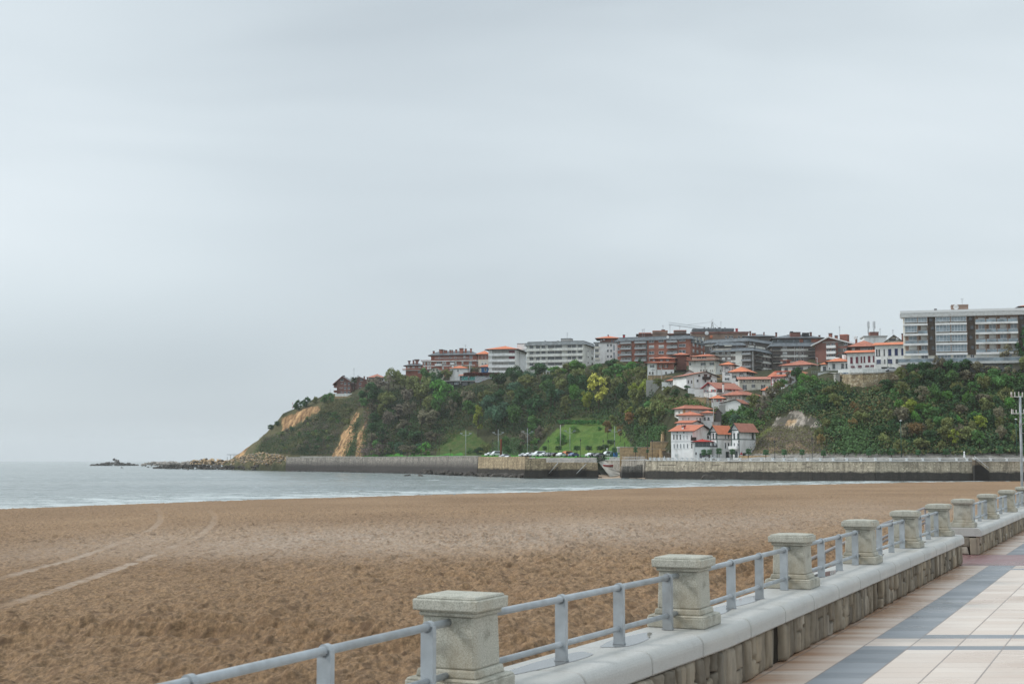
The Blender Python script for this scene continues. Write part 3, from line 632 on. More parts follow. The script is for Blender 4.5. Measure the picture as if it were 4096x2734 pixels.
def stone_mats():
    m, t = newmat('wall_rubble'); b = pb(t, .85, .25); a = t.nodes.new('ShaderNodeAttribute'); a.attribute_name = 'tone'
    n = tnoise(t, 14, 5); n2 = tnoise(t, 3, 5, sc3=(1, 1, .4))
    c = ramp(t, a.outputs['Fac'], [(0, (.15, .135, .11)), (.35, (.27, .23, .175)), (.7, (.38, .31, .22)), (1, (.48, .43, .36))]).outputs[0]
    c = tmix(t, ramp(t, n2.outputs[0], [(.40, (0, 0, 0)), (.62, (.8,)*3)]).outputs[0], c, (.085, .066, .045))
    c = tmix(t, tmath(t, 'MULTIPLY', n.outputs[0], .4), c, (.3, .27, .22)); t.links.new(c, b.inputs['Base Color']); bump(t, b, n.outputs[0], .8, .012)
    M['rubble'] = m
    M['mortar'] = mat('dark_mortar', (.035, .03, .024), .95, .1, .3, 6, bmp=.4)
    # speckled granite for the bollard pillars
    m, t = newmat('granite'); b = pb(t, .8, .25)
    n = tnoise(t, 160, 2); n2 = tnoise(t, 9, 5); n3 = tnoise(t, 2.2, 4, sc3=(1, 1, .5))
    c = ramp(t, n.outputs[0], [(.35, (.30, .295, .25)), (.5, (.43, .42, .36)), (.65, (.54, .53, .46))]).outputs[0]
    c = tmix(t, ramp(t, n2.outputs[0], [(.48, (0, 0, 0)), (.65, (.5,)*3)]).outputs[0], c, (.17, .165, .13))
    c = tmix(t, ramp(t, n3.outputs[0], [(.5, (0, 0, 0)), (.66, (.35,)*3)]).outputs[0], c, (.34, .25, .14))
    t.links.new(c, b.inputs['Base Color']); bump(t, b, tmath(t, 'ADD', n.outputs[0], n2.outputs[0]), .2, .003); M['granite'] = m
    # smooth coping slabs
    m, t = newmat('coping_stone'); b = pb(t, .5, .35)
    n = tnoise(t, 180, 2); n2 = tnoise(t, 1.4, 5); n3 = tnoise(t, 7, 4)
    c = ramp(t, n.outputs[0], [(.35, (.38, .375, .355)), (.65, (.51, .505, .48))]).outputs[0]
    c = tmix(t, ramp(t, n2.outputs[0], [(.42, (0, 0, 0)), (.7, (.5,)*3)]).outputs[0], c, (.40, .385, .34))
    c = tmix(t, ramp(t, n3.outputs[0], [(.55, (0, 0, 0)), (.75, (.3,)*3)]).outputs[0], c, (.26, .25, .22))
    t.links.new(c, b.inputs['Base Color']); t.links.new(ramp(t, n2.outputs[0], [(.35, (.6,)*3), (.6, (.33,)*3)]).outputs[0], b.inputs['Roughness'])
    bump(t, b, n.outputs[0], .25, .003); M['coping'] = m
    m, t = newmat('rain_puddle'); b = pb(t, .03, .6); b.inputs['Base Color'].default_value = (.16, .165, .165, 1); M['puddle'] = m
stone_mats()
def rubble_face(name, parent, p0, p1, outn, z0, z1, seed, gaps=()):
    """irregular upright stones between p0 and p1 (each a rough, bulging slab), one mesh"""
    rnd = random.Random(seed); V = []; Q = []; T = []
    d = (p1-p0); L = d.length; d = d/L; s = 0
    def stone(a, b_, c_, e_):
        tone = min(1, max(0, rnd.gauss(.55, .3))); US = [0, .05, .16, .38, .62, .84, .95, 1]; VS = [0, .03, .1, .3, .5, .7, .9, .97, 1]; nx, nz = 7, 8; dep = rnd.uniform(.006, .04); base = len(V)
        k0, k1, k2, k3 = [rnd.uniform(-.035, .035) for _ in range(4)]
        for j in range(nz+1):
            for i in range(nx+1):
                u = US[i]; v = VS[j]
                ss = a+(b_-a)*u+(k0*(1-v)+k1*v)+.007*math.sin(9*v+seed+a*7)*(1 if i in (0, nx) else 0); zz = c_+(e_-c_)*v+(k2*(1-u)+k3*u)*.5
                edge = min(u, 1-u)*2; ed2 = min(v, 1-v)*2
                bulge = dep*min(1, (edge*3))**.5*min(1, ed2*5)**.5+rnd.uniform(-.004, .005)
                if i in (0, nx) or j in (0, nz): bulge = -.024
                q = p0+d*ss+outn*bulge; V.append((q.x, q.y, min(max(zz, z0+.004), z1-.002))); T.append(tone)
        for j in range(nz):
            for i in range(nx):
                k = base+j*(nx+1)+i; Q.append((k, k+1, k+nx+2, k+nx+1))
    while s < L-.03:
        wd = min(rnd.uniform(.06, .23), L-s)
        if not any(g0 < s+wd/2 < g1 for g0, g1 in gaps):
            if rnd.random() < .5:
                zm = z0+(z1-z0)*rnd.uniform(.3, .7); stone(s+.002, s+wd-.002, z0, zm-.004); stone(s+.002, s+wd-.002, zm+.004, z1)
            else: stone(s+.001, s+wd-.001, z0, z1)
        s += wd
    Q = np.array(Q)
    return link(name, np_mesh(name, V, Q, [M['rubble']], True, {'tone': np.array(T)}), parent)
def sweep(mb, pts_s, prof, mi=0, caps=True):
    """profile (o, z) swept along the wall at the given s values"""
    base = len(mb.v); n = len(prof)
    for s in pts_s:
        for o, z in prof: mb.v.append(tuple(fl(s, o, z)))
    for i in range(len(pts_s)-1):
        for k in range(n):
            a = base+i*n+k; b = base+i*n+(k+1) % n; mb.f.append((a, a+n, b+n, b)); mb.m.append(mi)
    if caps:
        mb.f.append(tuple(base+k for k in range(n))); mb.m.append(mi); mb.f.append(tuple(base+(len(pts_s)-1)*n+k for k in reversed(range(n)))); mb.m.append(mi)
CT = .47; CB = .32
def cop_prof(h=0, r=.07, o1=.325, o0=-.215):
    p = [(o0, CB), (o1-.012, CB), (o1, CB+.012)]
    for k in range(7):
        a = math.pi/2*k/6; p.append((o1-r+r*math.cos(a), CT+h-r+r*math.sin(a)))
    p += [(o0+.02, CT+h), (o0, CT+h-.02)]
    return p
def near_wall(name, label, s0, s1, joints, seed, pillars, gaps):
    T = thing(name, label, 'seawall', fl(max(s0, 0)))
    inv = Matrix.Translation(-Vector(T.location))
    def B(n_, mb, mats, par=None, smooth=False):
        o = mb.build(n_, mats, T if par is None else par, smooth)
        if par is None: o.matrix_parent_inverse = inv
        return o
    mb = MB(); ss = [s0+.03]+[q for q in (0,) if s0 < q < s1]+[s1-.03]
    sweep(mb, ss, [(-.18, -1.9), (.244, -1.9), (.244, CB-.002), (-.18, CB-.002)])
    B('wall_core', mb, M['mortar'])
    segs = [(s0+.03, 0), (0, s1-.03)] if s0 < 0 else [(s0+.03, s1-.03)]
    for a, b in segs:
        p0, p1 = fl(a, .265), fl(b, .265) if b != 0 else P2c+Vector((math.cos(R(27.5)), -math.sin(R(27.5)), 0))*.265
        o = rubble_face('rubble_facing', T, p0, p1, (fn if a >= 0 else Vector((math.cos(R(27.5)), -math.sin(R(27.5)), 0))), 0, CB, seed+int(a), [(g0-a, g1-a) for g0, g1 in gaps]); o.matrix_parent_inverse = inv
    # end faces
    e = rubble_face('end_facing', T, fl(s1-.03, .265) if s0 < 0 else fl(s0+.03, -.18), fl(s1-.03, -.18) if s0 < 0 else fl(s0+.03, .265), fd if s0 < 0 else -fd, 0, CB, seed+77); e.matrix_parent_inverse = inv
    rnd = random.Random(seed)
    js = [s0]+joints+[s1]
    for a, b in zip(js[:-1], js[1:]):
        mb = MB(); g = .009; h = 0
        pts = [a+g]+([0] if a < 0 < b else [])+[b-g]; sweep(mb, pts, cop_prof(h)); o = B('coping_slab', mb, M['coping'], smooth=False)
        bv = o.modifiers.new('b', 'BEVEL'); bv.width = .006; bv.segments = 1; bv.limit_method = 'ANGLE'; bv.angle_limit = R(50)
    # puddles lying on the slabs: thin sheets following the slab tops
    mb = MB()
    for (s, o, l, w_) in ((-2.15, -.03, .5, .10), (-1.0, -.02, .42, .1), (1.0, -.06, .5, .09), (1.9, -.06, .55, .08), (3.95, -.06, .35, .08), (4.9, -.05, .6, .09), (7.9, -.05, .5, .08), (11.3, 0, .3, .07), (14.2, 0, .1, .02)):
        if s0 < s-l and s+l < s1 and -3 < s:
            k = 40; c = len(mb.v); pr = random.Random(int(s*10)); ph = [pr.uniform(0, 6) for _ in range(3)]
            for i in range(k):
                a = 2*math.pi*i/k; rr = 1+.14*math.sin(2*a+ph[0])+.1*math.sin(3*a+ph[1])+.05*math.sin(5*a+ph[2])
                mb.v.append(tuple(fl(s+l*rr*math.cos(a), o+w_*rr*math.sin(a), CT+.0022)))
            mb.f.append(tuple(range(c, c+k))); mb.m.append(0)
    if mb.v: B('puddle', mb, M['puddle'])
    for s in pillars: pillar(T, s)
    return T, inv
_pm = {}
def pillar(T, s):
    if not _pm:
        def fr(name, tiers):
            mb = MB()
            for w0, z0, w1, z1 in tiers: mb.frus((0, 0), w0, w0, z0, w1, w1, z1)
            return mb.mesh(name, [M['granite']])
        _pm['shaft'] = fr('shaft', [(.305, .13, .290, .392)])
        _pm['plinth'] = fr('plinth', [(.425, 0.001, .425, .075), (.425, .075, .40, .088), (.345, .088, .33, .13)])
        _pm['cap'] = fr('cap', [(.315, .392, .325, .412), (.315, .412, .335, .42), (.368, .421, .372, .478), (.345, .478, .335, .492), (.335, .492, .06, .503)])
    n_ = fl(s); h = HD if s >= -.3 else R(25)
    o = link('pillar', _pm['shaft'], T, n_-Vector(T.location)+Vector((0, 0, CT)), -h)
    for k in ('plinth', 'cap'):
        c = link(k, _pm[k], o); bv = c.modifiers.new('b', 'BEVEL'); bv.width = .009; bv.segments = 2; bv.limit_method = 'ANGLE'; bv.angle_limit = R(40)
    bv = o.modifiers.new('b', 'BEVEL'); bv.width = .01; bv.segments = 2
    return o
def railing(T, inv, a, b):
    """two tube rails with four flat posts between pillars at s=a and s=b"""
    pa, pb_ = fl(a), fl(b); d = (pb_-pa).normalized(); n_ = Vector((d.y, -d.x, 0)); L = (pb_-pa).length; ZT, ZL = CT+.362, CT+.10
    rl = MB(); rl.tube([pa+d*.14+Vector((0, 0, ZT)), pb_-d*.14+Vector((0, 0, ZT))], .020, 14); rl.tube([pa+d*.14+Vector((0, 0, ZL)), pb_-d*.14+Vector((0, 0, ZL))], .0175, 14)
    o = rl.build('railing', M['galvanised'], T, True); o.matrix_parent_inverse = inv
    rot = Matrix(((d.x, n_.x, 0, 0), (d.y, n_.y, 0, 0), (0, 0, 1, 0), (0, 0, 0, 1)))
    for f_ in (.095, .37, .635, .90):
        c = pa+d*(L*f_); mb = MB()
        mb.box(-.0175, .0175, -.034, .034, CT+.005, ZT+.005, 0, Matrix.Translation(c) @ rot)
        # saddle over the rail
        mb.tube([c-d*.0175+Vector((0, 0, ZT)), c+d*.0175+Vector((0, 0, ZT))], .030, 16)
        mb.box(-.021, .021, -.038, .038, CT+.003, CT+.010, 0, Matrix.Translation(c) @ rot)
        q = mb.build('railing_post', M['galvanised'], o); q.matrix_parent_inverse = Matrix()
j1 = [-5.3, -3.9, -2.45, -1.45, -.52, .62, 1.72, 2.8, 3.9, 5.0, 6.15, 7.2, 8.3, 9.5, 10.6, 11.7, 12.75]
W1, I1 = near_wall('promenade_wall', 'nearest rubble wall with rounded pale coping, stone pillars and tube railings', -9, 13.85, j1, 3, FR1, [(1.55, 1.75), (6.25, 6.42), (12.7, 12.85)])
for a, b in zip(FR1[:-1], FR1[1:]): railing(W1, I1, a, b)
W2, I2 = near_wall('promenade_wall', 'second stretch of the low rubble wall, beyond the gap with the red tactile strip', 16.25, 42, [17.6+1.1*i for i in range(22)], 11, FR2, [])
for a, b in zip(FR2[:-1], FR2[1:]): railing(W2, I2, a, b)
# ramp handrails down to the sand, on the sea side of the wall
def handrail(label, off, s0, s1, z0, z1):
    T = thing('ramp_handrail', label, 'handrail', fl(s0, off), 0, 'handrails of the beach ramp'); iv = Matrix.Translation(-Vector(T.location))
    for dz in (0, -.34):
        mb = MB(); mb.tube([fl(s0, off, z0+dz), fl((s0+s1)/2, off, (z0+z1)/2+dz), fl(s1, off, z1+dz)], .022, 10); o = mb.build('rail', M['rust_steel'], T, True); o.matrix_parent_inverse = iv
    k = 7
    for i in range(k):
        u = i/(k-1); s = s0+(s1-s0)*u; z = z0+(z1-z0)*u
        mb = MB(); mb.tube([fl(s, off, z-.95), fl(s, off, z)], .018, 8); o = mb.build('post', M['rust_steel'], T, True); o.matrix_parent_inverse = iv
addm('rust_steel', (.26, .24, .24), .4, .5, .25, 10, stain=((.16, .08, .04), 3, .6))
T = thing('ramp_handrail', 'rust flecked steel handrail of the beach ramp behind the pillars', 'handrail', fl(10, -.5)); iv = Matrix.Translation(-Vector(T.location))
def onrail(px, py, o=-.5):
    d = Vector(ray(px, py)); p0 = P2c+fn*o; t = (p0.dot(fn))/d.dot(fn); q = d*t; q.z += EYE; return q
for L in ([(3150, 2282), (3229, 2241), (3384, 2166), (3528, 2097), (3696, 2031), (3712, 2036)], [(3240, 2300), (3375, 2224), (3494, 2167), (3549, 2140), (3700, 2074)], [(3240, 2318), (3375, 2241), (3494, 2184), (3549, 2156), (3700, 2089)]):
    mb = MB(); mb.tube([onrail(*q) for q in L], .02, 8); o = mb.build('rail', M['rust_steel'], T, True); o.matrix_parent_inverse = iv
for x, y in ((3297, 2208), (3410, 2154), (3556, 2085), (3700, 2031)):
    q = onrail(x, y); mb = MB(); mb.tube([q-Vector((0, 0, .95)), q], .017, 8); o = mb.build('post', M['rust_steel'], T, True); o.matrix_parent_inverse = iv
mb = MB(); a = [fl(14.8, -.22, 0), fl(14.8, -1.5, 0), fl(4.2, -1.5, -1.5), fl(4.2, -.22, -1.5)]
b = [q-Vector((0, 0, 1.6)) for q in a]; mb.add(a+b, ((3, 2, 1, 0), (0, 1, 5, 4), (1, 2, 6, 5), (2, 3, 7, 6), (3, 0, 4, 7)))
mb.quad(fl(16.4, -.22, -.02), fl(14.8, -.22, -.02), fl(14.8, -1.5, -.02), fl(16.4, -1.5, -.02))
tag(mb.build('beach_ramp', M['concrete']), 'concrete ramp from the promenade gap down to the sand', None, kind='structure')
# steel mast with bracket forks at the right edge
MY = 44.0; mk = MY/F; mp = at(4087, 2030, MY); mz = -2.0
T = thing('bracket_mast', 'grey steel mast with rusty bracket forks beside the far end of the railing', 'mast', (mp.x, MY, mz))
def mq(px, py, dy=0): q = at(px, py, MY); return Vector((q.x-mp.x, dy, q.z-mz))
mb = MB(); mb.tube([mq(4088, 2030)-Vector((0, 0, 2)), mq(4085, 1800), mq(4080, 1583)], 5.6*mk, 14, r2=4.6*mk); mb.build('pole', M['galvanised'], T, True)
addm('bracket_white', (.62, .60, .57), .6, .3, .15, 9, stain=((.24, .10, .05), 6, .8))
for (bx0, bx1, by, tines) in ((4043, 4091, 1586, ((4043, 4048, 1567), (4058, 4060, 1567), (4074, 4076, 1566), (4088, 4091, 1568))), (4045, 4097, 1653, ((4045, 4048, 1635), (4051, 4053, 1636), (4063, 4066, 1638), (4093, 4096, 1636)))):
    mb = MB(); a, b = mq(bx0, by), mq(bx1, by); mb.box(a.x, b.x, -.03, .03, a.z-1.3*mk, a.z+1.3*mk)
    for x0, x1, yt in tines: u, v = mq(x0, yt), mq(x1, yt); mb.box(u.x, v.x, -.02, .02, a.z+1.35*mk, u.z)
    mb.build('bracket_fork', M['bracket_white'], T)
mb = MB()
for a, b in (((4074, 1662), (4074, 1710)), ((4074, 1662), (4104, 1676)), ((4104, 1680), (4074, 1708)), ((4078, 1694), (4104, 1694)), ((4079, 1732), (4104, 1732)), ((4079, 1732), (4079, 1700))): mb.tube([mq(*a, -.08), mq(*b, -.08)], 1.1*mk, 6)
mb.build('rusty_cage', M['rust_steel'], T)
# ============================================================ FAR SHORE: quays, rocks
def qpt(px, off=0.0):
    A = float(xs(px)); Y = float(quay_Y(np.array(A)))+off; return Vector((A*Y, Y, 0))
WT = 3.0    # top of the quay walls at the headland; 1.6 at the right
def wall_thing(name, label, pxs, ztop, zbot, matl, thick=1.4, cop=.25, copm='concrete', off=0):
    T = thing(name, label, 'sea wall', qpt(pxs[0])); iv = Matrix.Translation(-Vector(T.location))
    pts = [qpt(p, off) for p in pxs]; zt = [ztop(p) if callable(ztop) else ztop for p in pxs]
    mb = MB(); cb_ = MB()
    for i in range(len(pts)-1):
        a, b = pts[i], pts[i+1]; d = (b-a).normalized(); n_ = Vector((d.y, -d.x, 0))   # outward (to the sea)
        if n_.y > 0: n_ = -n_
        def P(q, o, z): return Vector((q.x+n_.x*o, q.y+n_.y*o, z))
        bat = .55
        mb.add([P(a, bat, zbot), P(b, bat, zbot), P(b, -thick, zbot), P(a, -thick, zbot), P(a, 0, zt[i]), P(b, 0, zt[i+1]), P(b, -thick, zt[i+1]), P(a, -thick, zt[i])],
               ((0, 1, 5, 4), (1, 2, 6, 5), (2, 3, 7, 6), (3, 0, 4, 7), (4, 5, 6, 7)))
        if cop:
            c0, c1 = zt[i]+.003, zt[i+1]+.003
            cb_.add([P(a, .18, c0), P(b, .18, c1), P(b, -thick-.1, c1), P(a, -thick-.1, c0), P(a, .18, c0+cop), P(b, .18, c1+cop), P(b, -thick-.1, c1+cop), P(a, -thick-.1, c0+cop)],
                   ((0, 3, 2, 1), (0, 1, 5, 4), (1, 2, 6, 5), (2, 3, 7, 6), (3, 0, 4, 7), (4, 5, 6, 7)))
    o = mb.build('masonry', matl, T); o.matrix_parent_inverse = iv
    if cop: o = cb_.build('coping', M[copm], T); o.matrix_parent_inverse = iv
    return T, iv
wall_thing('sea_wall', 'long dark stained sea wall below the headland lawn', [1145, 1260, 1360, 1450, 1575, 1700, 1805, 1912], 3.1, -6, M['dark_quay_stone'], 1.2, .2)
wall_thing('sea_wall', 'ochre rubble sea wall between the dark wall and the pier head', [1914, 1960, 2010, 2060, 2101], 2.9, -6, M['pier_stone'], 1.4, 0)
# pier head with two flights of steps
def block_wall(name, label, px0, px1, Y, ztop, depth, matl, zbot=-6, taper=.5):
    a = at(px0, 1840, Y); b = at(px1, 1840, Y); T = thing(name, label, 'sea wall', (a.x, Y, 0))
    mb = MB(); L = b.x-a.x
    mb.add([(-taper, -taper, zbot), (L+taper, -taper, zbot), (L+taper, depth, zbot), (-taper, depth, zbot), (0, 0, ztop), (L, 0, ztop), (L, depth, ztop), (0, depth, ztop)],
           ((0, 1, 5, 4), (1, 2, 6, 5), (2, 3, 7, 6), (3, 0, 4, 7), (4, 5, 6, 7)))
    mb.build('masonry', matl, T); return T, L
def px_rail(par, pts, r=.045, name='handrail', m='white_frame'):
    mb = MB(); mb.tube([Vector(p)-Vector(par.location) for p in pts], r, 6); return mb.build(name, M[m], par, True)
def steps_on(T, px_top, py_top, px_bot, py_bot, Y, wd=1.2, rail=True, m='steps'):
    """a flight running along the wall face, with its sloping handrail"""
    a = at(px_top, py_top, Y-wd); b = at(px_bot, py_bot, Y-wd); n = max(6, int(abs(a.z-b.z)/.22)); mb = MB()
    for i in range(n):
        u0, u1 = i/n, (i+1)/n; x0 = a.x+(b.x-a.x)*u0; x1 = a.x+(b.x-a.x)*u1; z = a.z+(b.z-a.z)*u0
        mb.box(min(x0, x1)+.002, max(x0, x1)+.1, Y-wd, Y+.3, -6, z-.02*(i % 2))
    mb.v = [tuple(Vector(v)-Vector(T.location)) for v in mb.v]; mb.build('steps', M[m], T)
    if rail: px_rail(T, [a+Vector((0, -.05, 1.0)), b+Vector((0, -.05, 1.0))], .07)
M['steps'] = brickish('steps', (.30, .24, .17), (.22, .18, .13), (.08, .07, .06), .9, .3, .04, dark=(-1.4, .3, TIDE))
T, L = block_wall('pier', 'square ochre stone pier head jutting out left of the boat ramp', 2101, 2184, 449, 2.2, 14, M['pier_stone'])
T, L = block_wall('pier', 'lower ochre stone pier with two flights of steps beside the boat ramp', 2185, 2390, 452, .95, 20, M['pier_stone'])
steps_on(T, 2232, 1862, 2196, 1905, 452); steps_on(T, 2345, 1866, 2306, 1905, 452)
mb = MB(); mb.box(-.2, L+1.2, -2.2, -.5, -4.4, -3.55); mb.build('footing', M['dark_quay_stone'], T)
fe = thing('pier_railing', 'thin grey railing along the top of the ochre pier', 'railing', (T.location.x, 453.5, .95))
mb = MB()
for z in (.45, .9): mb.tube([(0, 0, z), (L, 0, z)], .03, 5)
mb.build('rail', M['rail_grey'], fe); mb = MB(); mb.box(-.03, .03, -.03, .03, .01, .95); pm_ = mb.mesh('post', [M['rail_grey']])
for i in range(15): link('post', pm_, fe, (L*i/14, 0, 0))
# back wall of the inlet, boat ramp, cove sand, wing wall
wall_thing('inlet_wall', 'weathered inlet wall behind the boat ramp with a fringe of weeds', [2392, 2440, 2490, 2540, 2579], 1.65, -6, M['quay_inlet'] if 'quay_inlet' in M else brickish('inlet_stone', (.46, .43, .37), (.36, .33, .28), (.2, .18, .15), 1.1, .4, .03, dark=(-1.9, .4, (.06, .055, .05))), 1.4, .18, 'pale_concrete')
mb = MB(); a0, a1 = at(2391, 1842, 487), at(2425, 1842, 482)
mb.add([(at(2391, 1843, 484)), (at(2420, 1842, 482)), (at(2500, 1894, 463)), (at(2440, 1906, 456)), ], ((0, 3, 2, 1),)); vs = list(mb.v)
mb.add([Vector(v)-Vector((0, 0, 3)) for v in vs], ((0, 1, 2, 3),)); mb.add([vs[3], vs[2], Vector(vs[2])-Vector((0, 0, 3)), Vector(vs[3])-Vector((0, 0, 3))], ((0, 3, 2, 1),))
tag(mb.build('boat_ramp', M['ramp'] if 'ramp' in M else mat('ramp_stone', (.34, .32, .28), .85, .2, .3, .5, stain=((.06, .055, .05), .3, .8))), 'stone boat ramp sloping into the little cove', None, kind='structure')
mb = MB(); mb.add([at(2385, 1898, 470), at(2600, 1898, 455), at(2600, 1912, 449), at(2385, 1912, 452)], ((0, 3, 2, 1),)); mb.v[2] = (mb.v[2][0], 440, -4.25); mb.v[3] = (mb.v[3][0], 440, -4.25)
tag(mb.build('cove_sand', mat('cove_sand_mat', (.46, .34, .24), .9, .2, .1, .5)), 'patch of pale sand at the foot of the boat ramp', None, kind='structure')
T, L = block_wall('wing_wall', 'low dark wing wall right of the boat ramp', 2490, 2545, 449, -.15, 8, M['dark_low'] if 'dark_low' in M else brickish('wing_stone', (.34, .31, .26), (.2, .19, .17), (.1, .09, .08), .9, .35, .04, dark=(-1.6, .7, TIDE)))
T, L = block_wall('wing_wall', 'taller end of the dark wing wall against the promenade', 2546, 2582, 448.2, .3, 8, bpy.data.materials['wing_stone'])
# curving promenade wall of the far beach
def zt_r(p): return np.interp(p, [2580, 2900, 4300], [1.55, 1.35, 1.3])
W3, I3 = wall_thing('sea_wall', 'long pale stone sea wall with white balustrade and black weedy foot', [2583, 2640, 2700, 2780, 2850, 2950, 3050, 3150, 3250, 3370, 3500, 3650, 3800, 4000, 4300, 4700, 5200], zt_r, -6, M['quay_stone'], 1.2, .22, 'pale_concrete')
pil = MB(); pil.frus((0, 0), .55, .55, 0, .5, .5, .62); pil.frus((0, 0), .72, .72, .62, .72, .72, .82); pme = pil.mesh('balustrade_pillar', [M['lamp_white']])
PX = [2600, 2618, 2636, 2656, 2674, 2691, 2709, 2729, 2748, 2768, 2793, 2815, 2844, 2874, 2915, 2960, 3003, 3046, 3091, 3136, 3183, 3231, 3281, 3333, 3387, 3443, 3502, 3562, 3626, 3691, 3758, 3826, 3868, 3897, 3963, 4027, 4093, 4160, 4227]
for p_ in PX:
    q = qpt(p_, .45); q.z = zt_r(p_)+.22; link('balustrade_pillar', pme, W3, q-Vector(W3.location))
rl = MB()
for z in (.28, .6):
    for a, b in zip(PX[:-1], PX[1:]):
        if (a, b) == (3868, 3897): continue
        A_, B_ = qpt(a, .45), qpt(b, .45); A_.z = zt_r(a)+.22+z; B_.z = zt_r(b)+.22+z; rl.tube([A_-Vector(W3.location), B_-Vector(W3.location)], .075, 5, cap=False)
rl.build('balustrade_rail', M['pale_concrete'], W3)
def quay_steps(label, pt_, pb_, Y0):
    T = thing('quay_steps', label, 'steps', at(*pt_, Y0)); steps_on(T, pt_[0], pt_[1], pb_[0], pb_[1], Y0, 1.3)
quay_steps('steps with a white handrail down the sea wall below the white waterfront house', (2657, 1836), (2676, 1900), 441)
quay_steps('steep steps down the sea wall to the sand near the pole at right', (3897, 1838), (3955, 1885), 386.8)
# railing left of the balustrade
fe = thing('quay_railing', 'white railing of thin posts above the inlet wall', 'railing', qpt(2392))
mb = MB(); Q = [qpt(p, .6) for p in (2400, 2440, 2490, 2540, 2580)]
for z in (1.65+.55, 1.65+1.1):
    mb.tube([q+Vector((0, 0, z))-Vector(fe.location) for q in Q], .05, 5)
mb.build('rail', M['lamp_white'], fe); mb = MB(); mb.box(-.05, .05, -.05, .05, 1.85, 2.72); pm_ = mb.mesh('post', [M['rail_grey']])
for i in range(22): link('post', pm_, fe, qpt(2396+i*8.3, .6)-Vector(fe.location))
# ---------------- rocks
def rock_mesh(name, seed, m, flat=.6, n=3):
    rnd = random.Random(seed); bm = bmesh.new(); bmesh.ops.create_icosphere(bm, subdivisions=n, radius=1)
    cuts = [(Vector([rnd.gauss(0, 1) for _ in range(3)]).normalized(), rnd.uniform(.45, .85)) for _ in range(9)]
    for v in bm.verts:
        p = v.co.copy()
        for n_, d in cuts:
            k = p.dot(n_)-d
            if k > 0: p -= n_*k
        p += Vector((rnd.uniform(-.03, .03),)*3); p.z *= flat; v.co = p
    me = bpy.data.meshes.new(name); bm.to_mesh(me); bm.free(); me.materials.append(m); return me
addm('dark_rock', (.075, .065, .055), .85, .3, .4, .9, bmp=.8, stain=((.03, .027, .024), .5, .7))
addm('ochre_rock', (.52, .37, .22), .9, .2, .4, .7, bmp=.8, stain=((.10, .075, .055), .4, .8))
addm('grey_rock', (.36, .32, .28), .9, .2, .35, .5, bmp=.8, stain=((.08, .07, .06), .3, .8))
ROCK = {k: [rock_mesh(k+'_boulder', i*3+j, M[k]) for i in range(4)] for j, k in enumerate(('dark_rock', 'ochre_rock', 'grey_rock'))}
rr = random.Random(5)
def rock(k, px, py, Y, w_, h_, label, group, name='rock', dpt=None):
    """py = row of the waterline/foot"""
    p = at(px, py, Y); o = link(name, rr.choice(ROCK[k]), None, p); o.rotation_euler = (rr.uniform(-.2, .2), rr.uniform(-.2, .2), rr.uniform(0, 6.3))
    s = w_/2*Y/F; o.scale = (s, s*(dpt or rr.uniform(.8, 1.3)), h_/.55*Y/F); tag(o, label, 'rock', group); return o
def rockfield(name, label, spec, mats_, seed, tagkind=None):
    """one reef or talus built of many fused blocks (nobody could count them)"""
    rnd = random.Random(seed); V = []; Fs = []; MI = []
    for (px, py, Y, sz, k) in spec(rnd):
        me = rnd.choice(ROCK[k]); c = at(px, py, Y); s = sz*Y/F
        rot = Matrix.Rotation(rnd.uniform(0, 6.3), 3, 'Z') @ Matrix.Rotation(rnd.uniform(-.4, .4), 3, 'X'); sx, sy, sz_ = s*rnd.uniform(.8, 1.7), s*rnd.uniform(.8, 1.4), s*rnd.uniform(.6, 1.1)
        b = len(V)
        for v in me.vertices: q = rot @ Vector((v.co.x*sx, v.co.y*sy, v.co.z*sz_)); V.append((c.x+q.x, c.y+q.y, c.z+q.z))
        mi = mats_.index(k)
        for p_ in me.polygons: Fs.append(tuple(b+i for i in p_.vertices)); MI.append(mi)
    me = bpy.data.meshes.new(name); me.from_pydata(V, [], Fs)
    for k in mats_: me.materials.append(M[k])
    me.polygons.foreach_set('material_index', MI); me.update(); o = link(name, me); tag(o, label, 'rocks', None, tagkind); return o
ROCKS2 = {k: [rock_mesh(k+'_block', 50+i*3+j, M[k], .8, 2) for i in range(5)] for j, k in enumerate(('dark_rock', 'ochre_rock', 'grey_rock'))}
_save = ROCK; ROCK = ROCKS2
def islet(rnd):
    for i in range(150):
        px = rnd.uniform(365, 550); top = np.interp(px, [365, 400, 430, 448, 456, 470, 480, 500, 515, 530, 536, 550], [1858, 1853, 1845, 1842, 1832, 1834, 1848, 1852, 1850, 1857, 1852, 1859])
        yield px, rnd.uniform(top+3, 1861), 1530+rnd.uniform(-15, 15), rnd.uniform(4, 8), 'dark_rock'
rockfield('rock_islet', 'dark jagged rock islet standing in the sea off the headland', islet, ['dark_rock'], 1)
def breakw(rnd):
    for i in range(420):
        px = rnd.uniform(568, 1010); yield px, rnd.uniform(np.interp(px, [568, 590, 1010], [1857, 1847, 1845]), 1860), 1330+rnd.uniform(-25, 25)-(px-568)*.1, rnd.uniform(4, 7), 'grey_rock'
rockfield('breakwater', 'low grey boulder breakwater behind the ochre rocks', breakw, ['grey_rock'], 2, 'stuff')
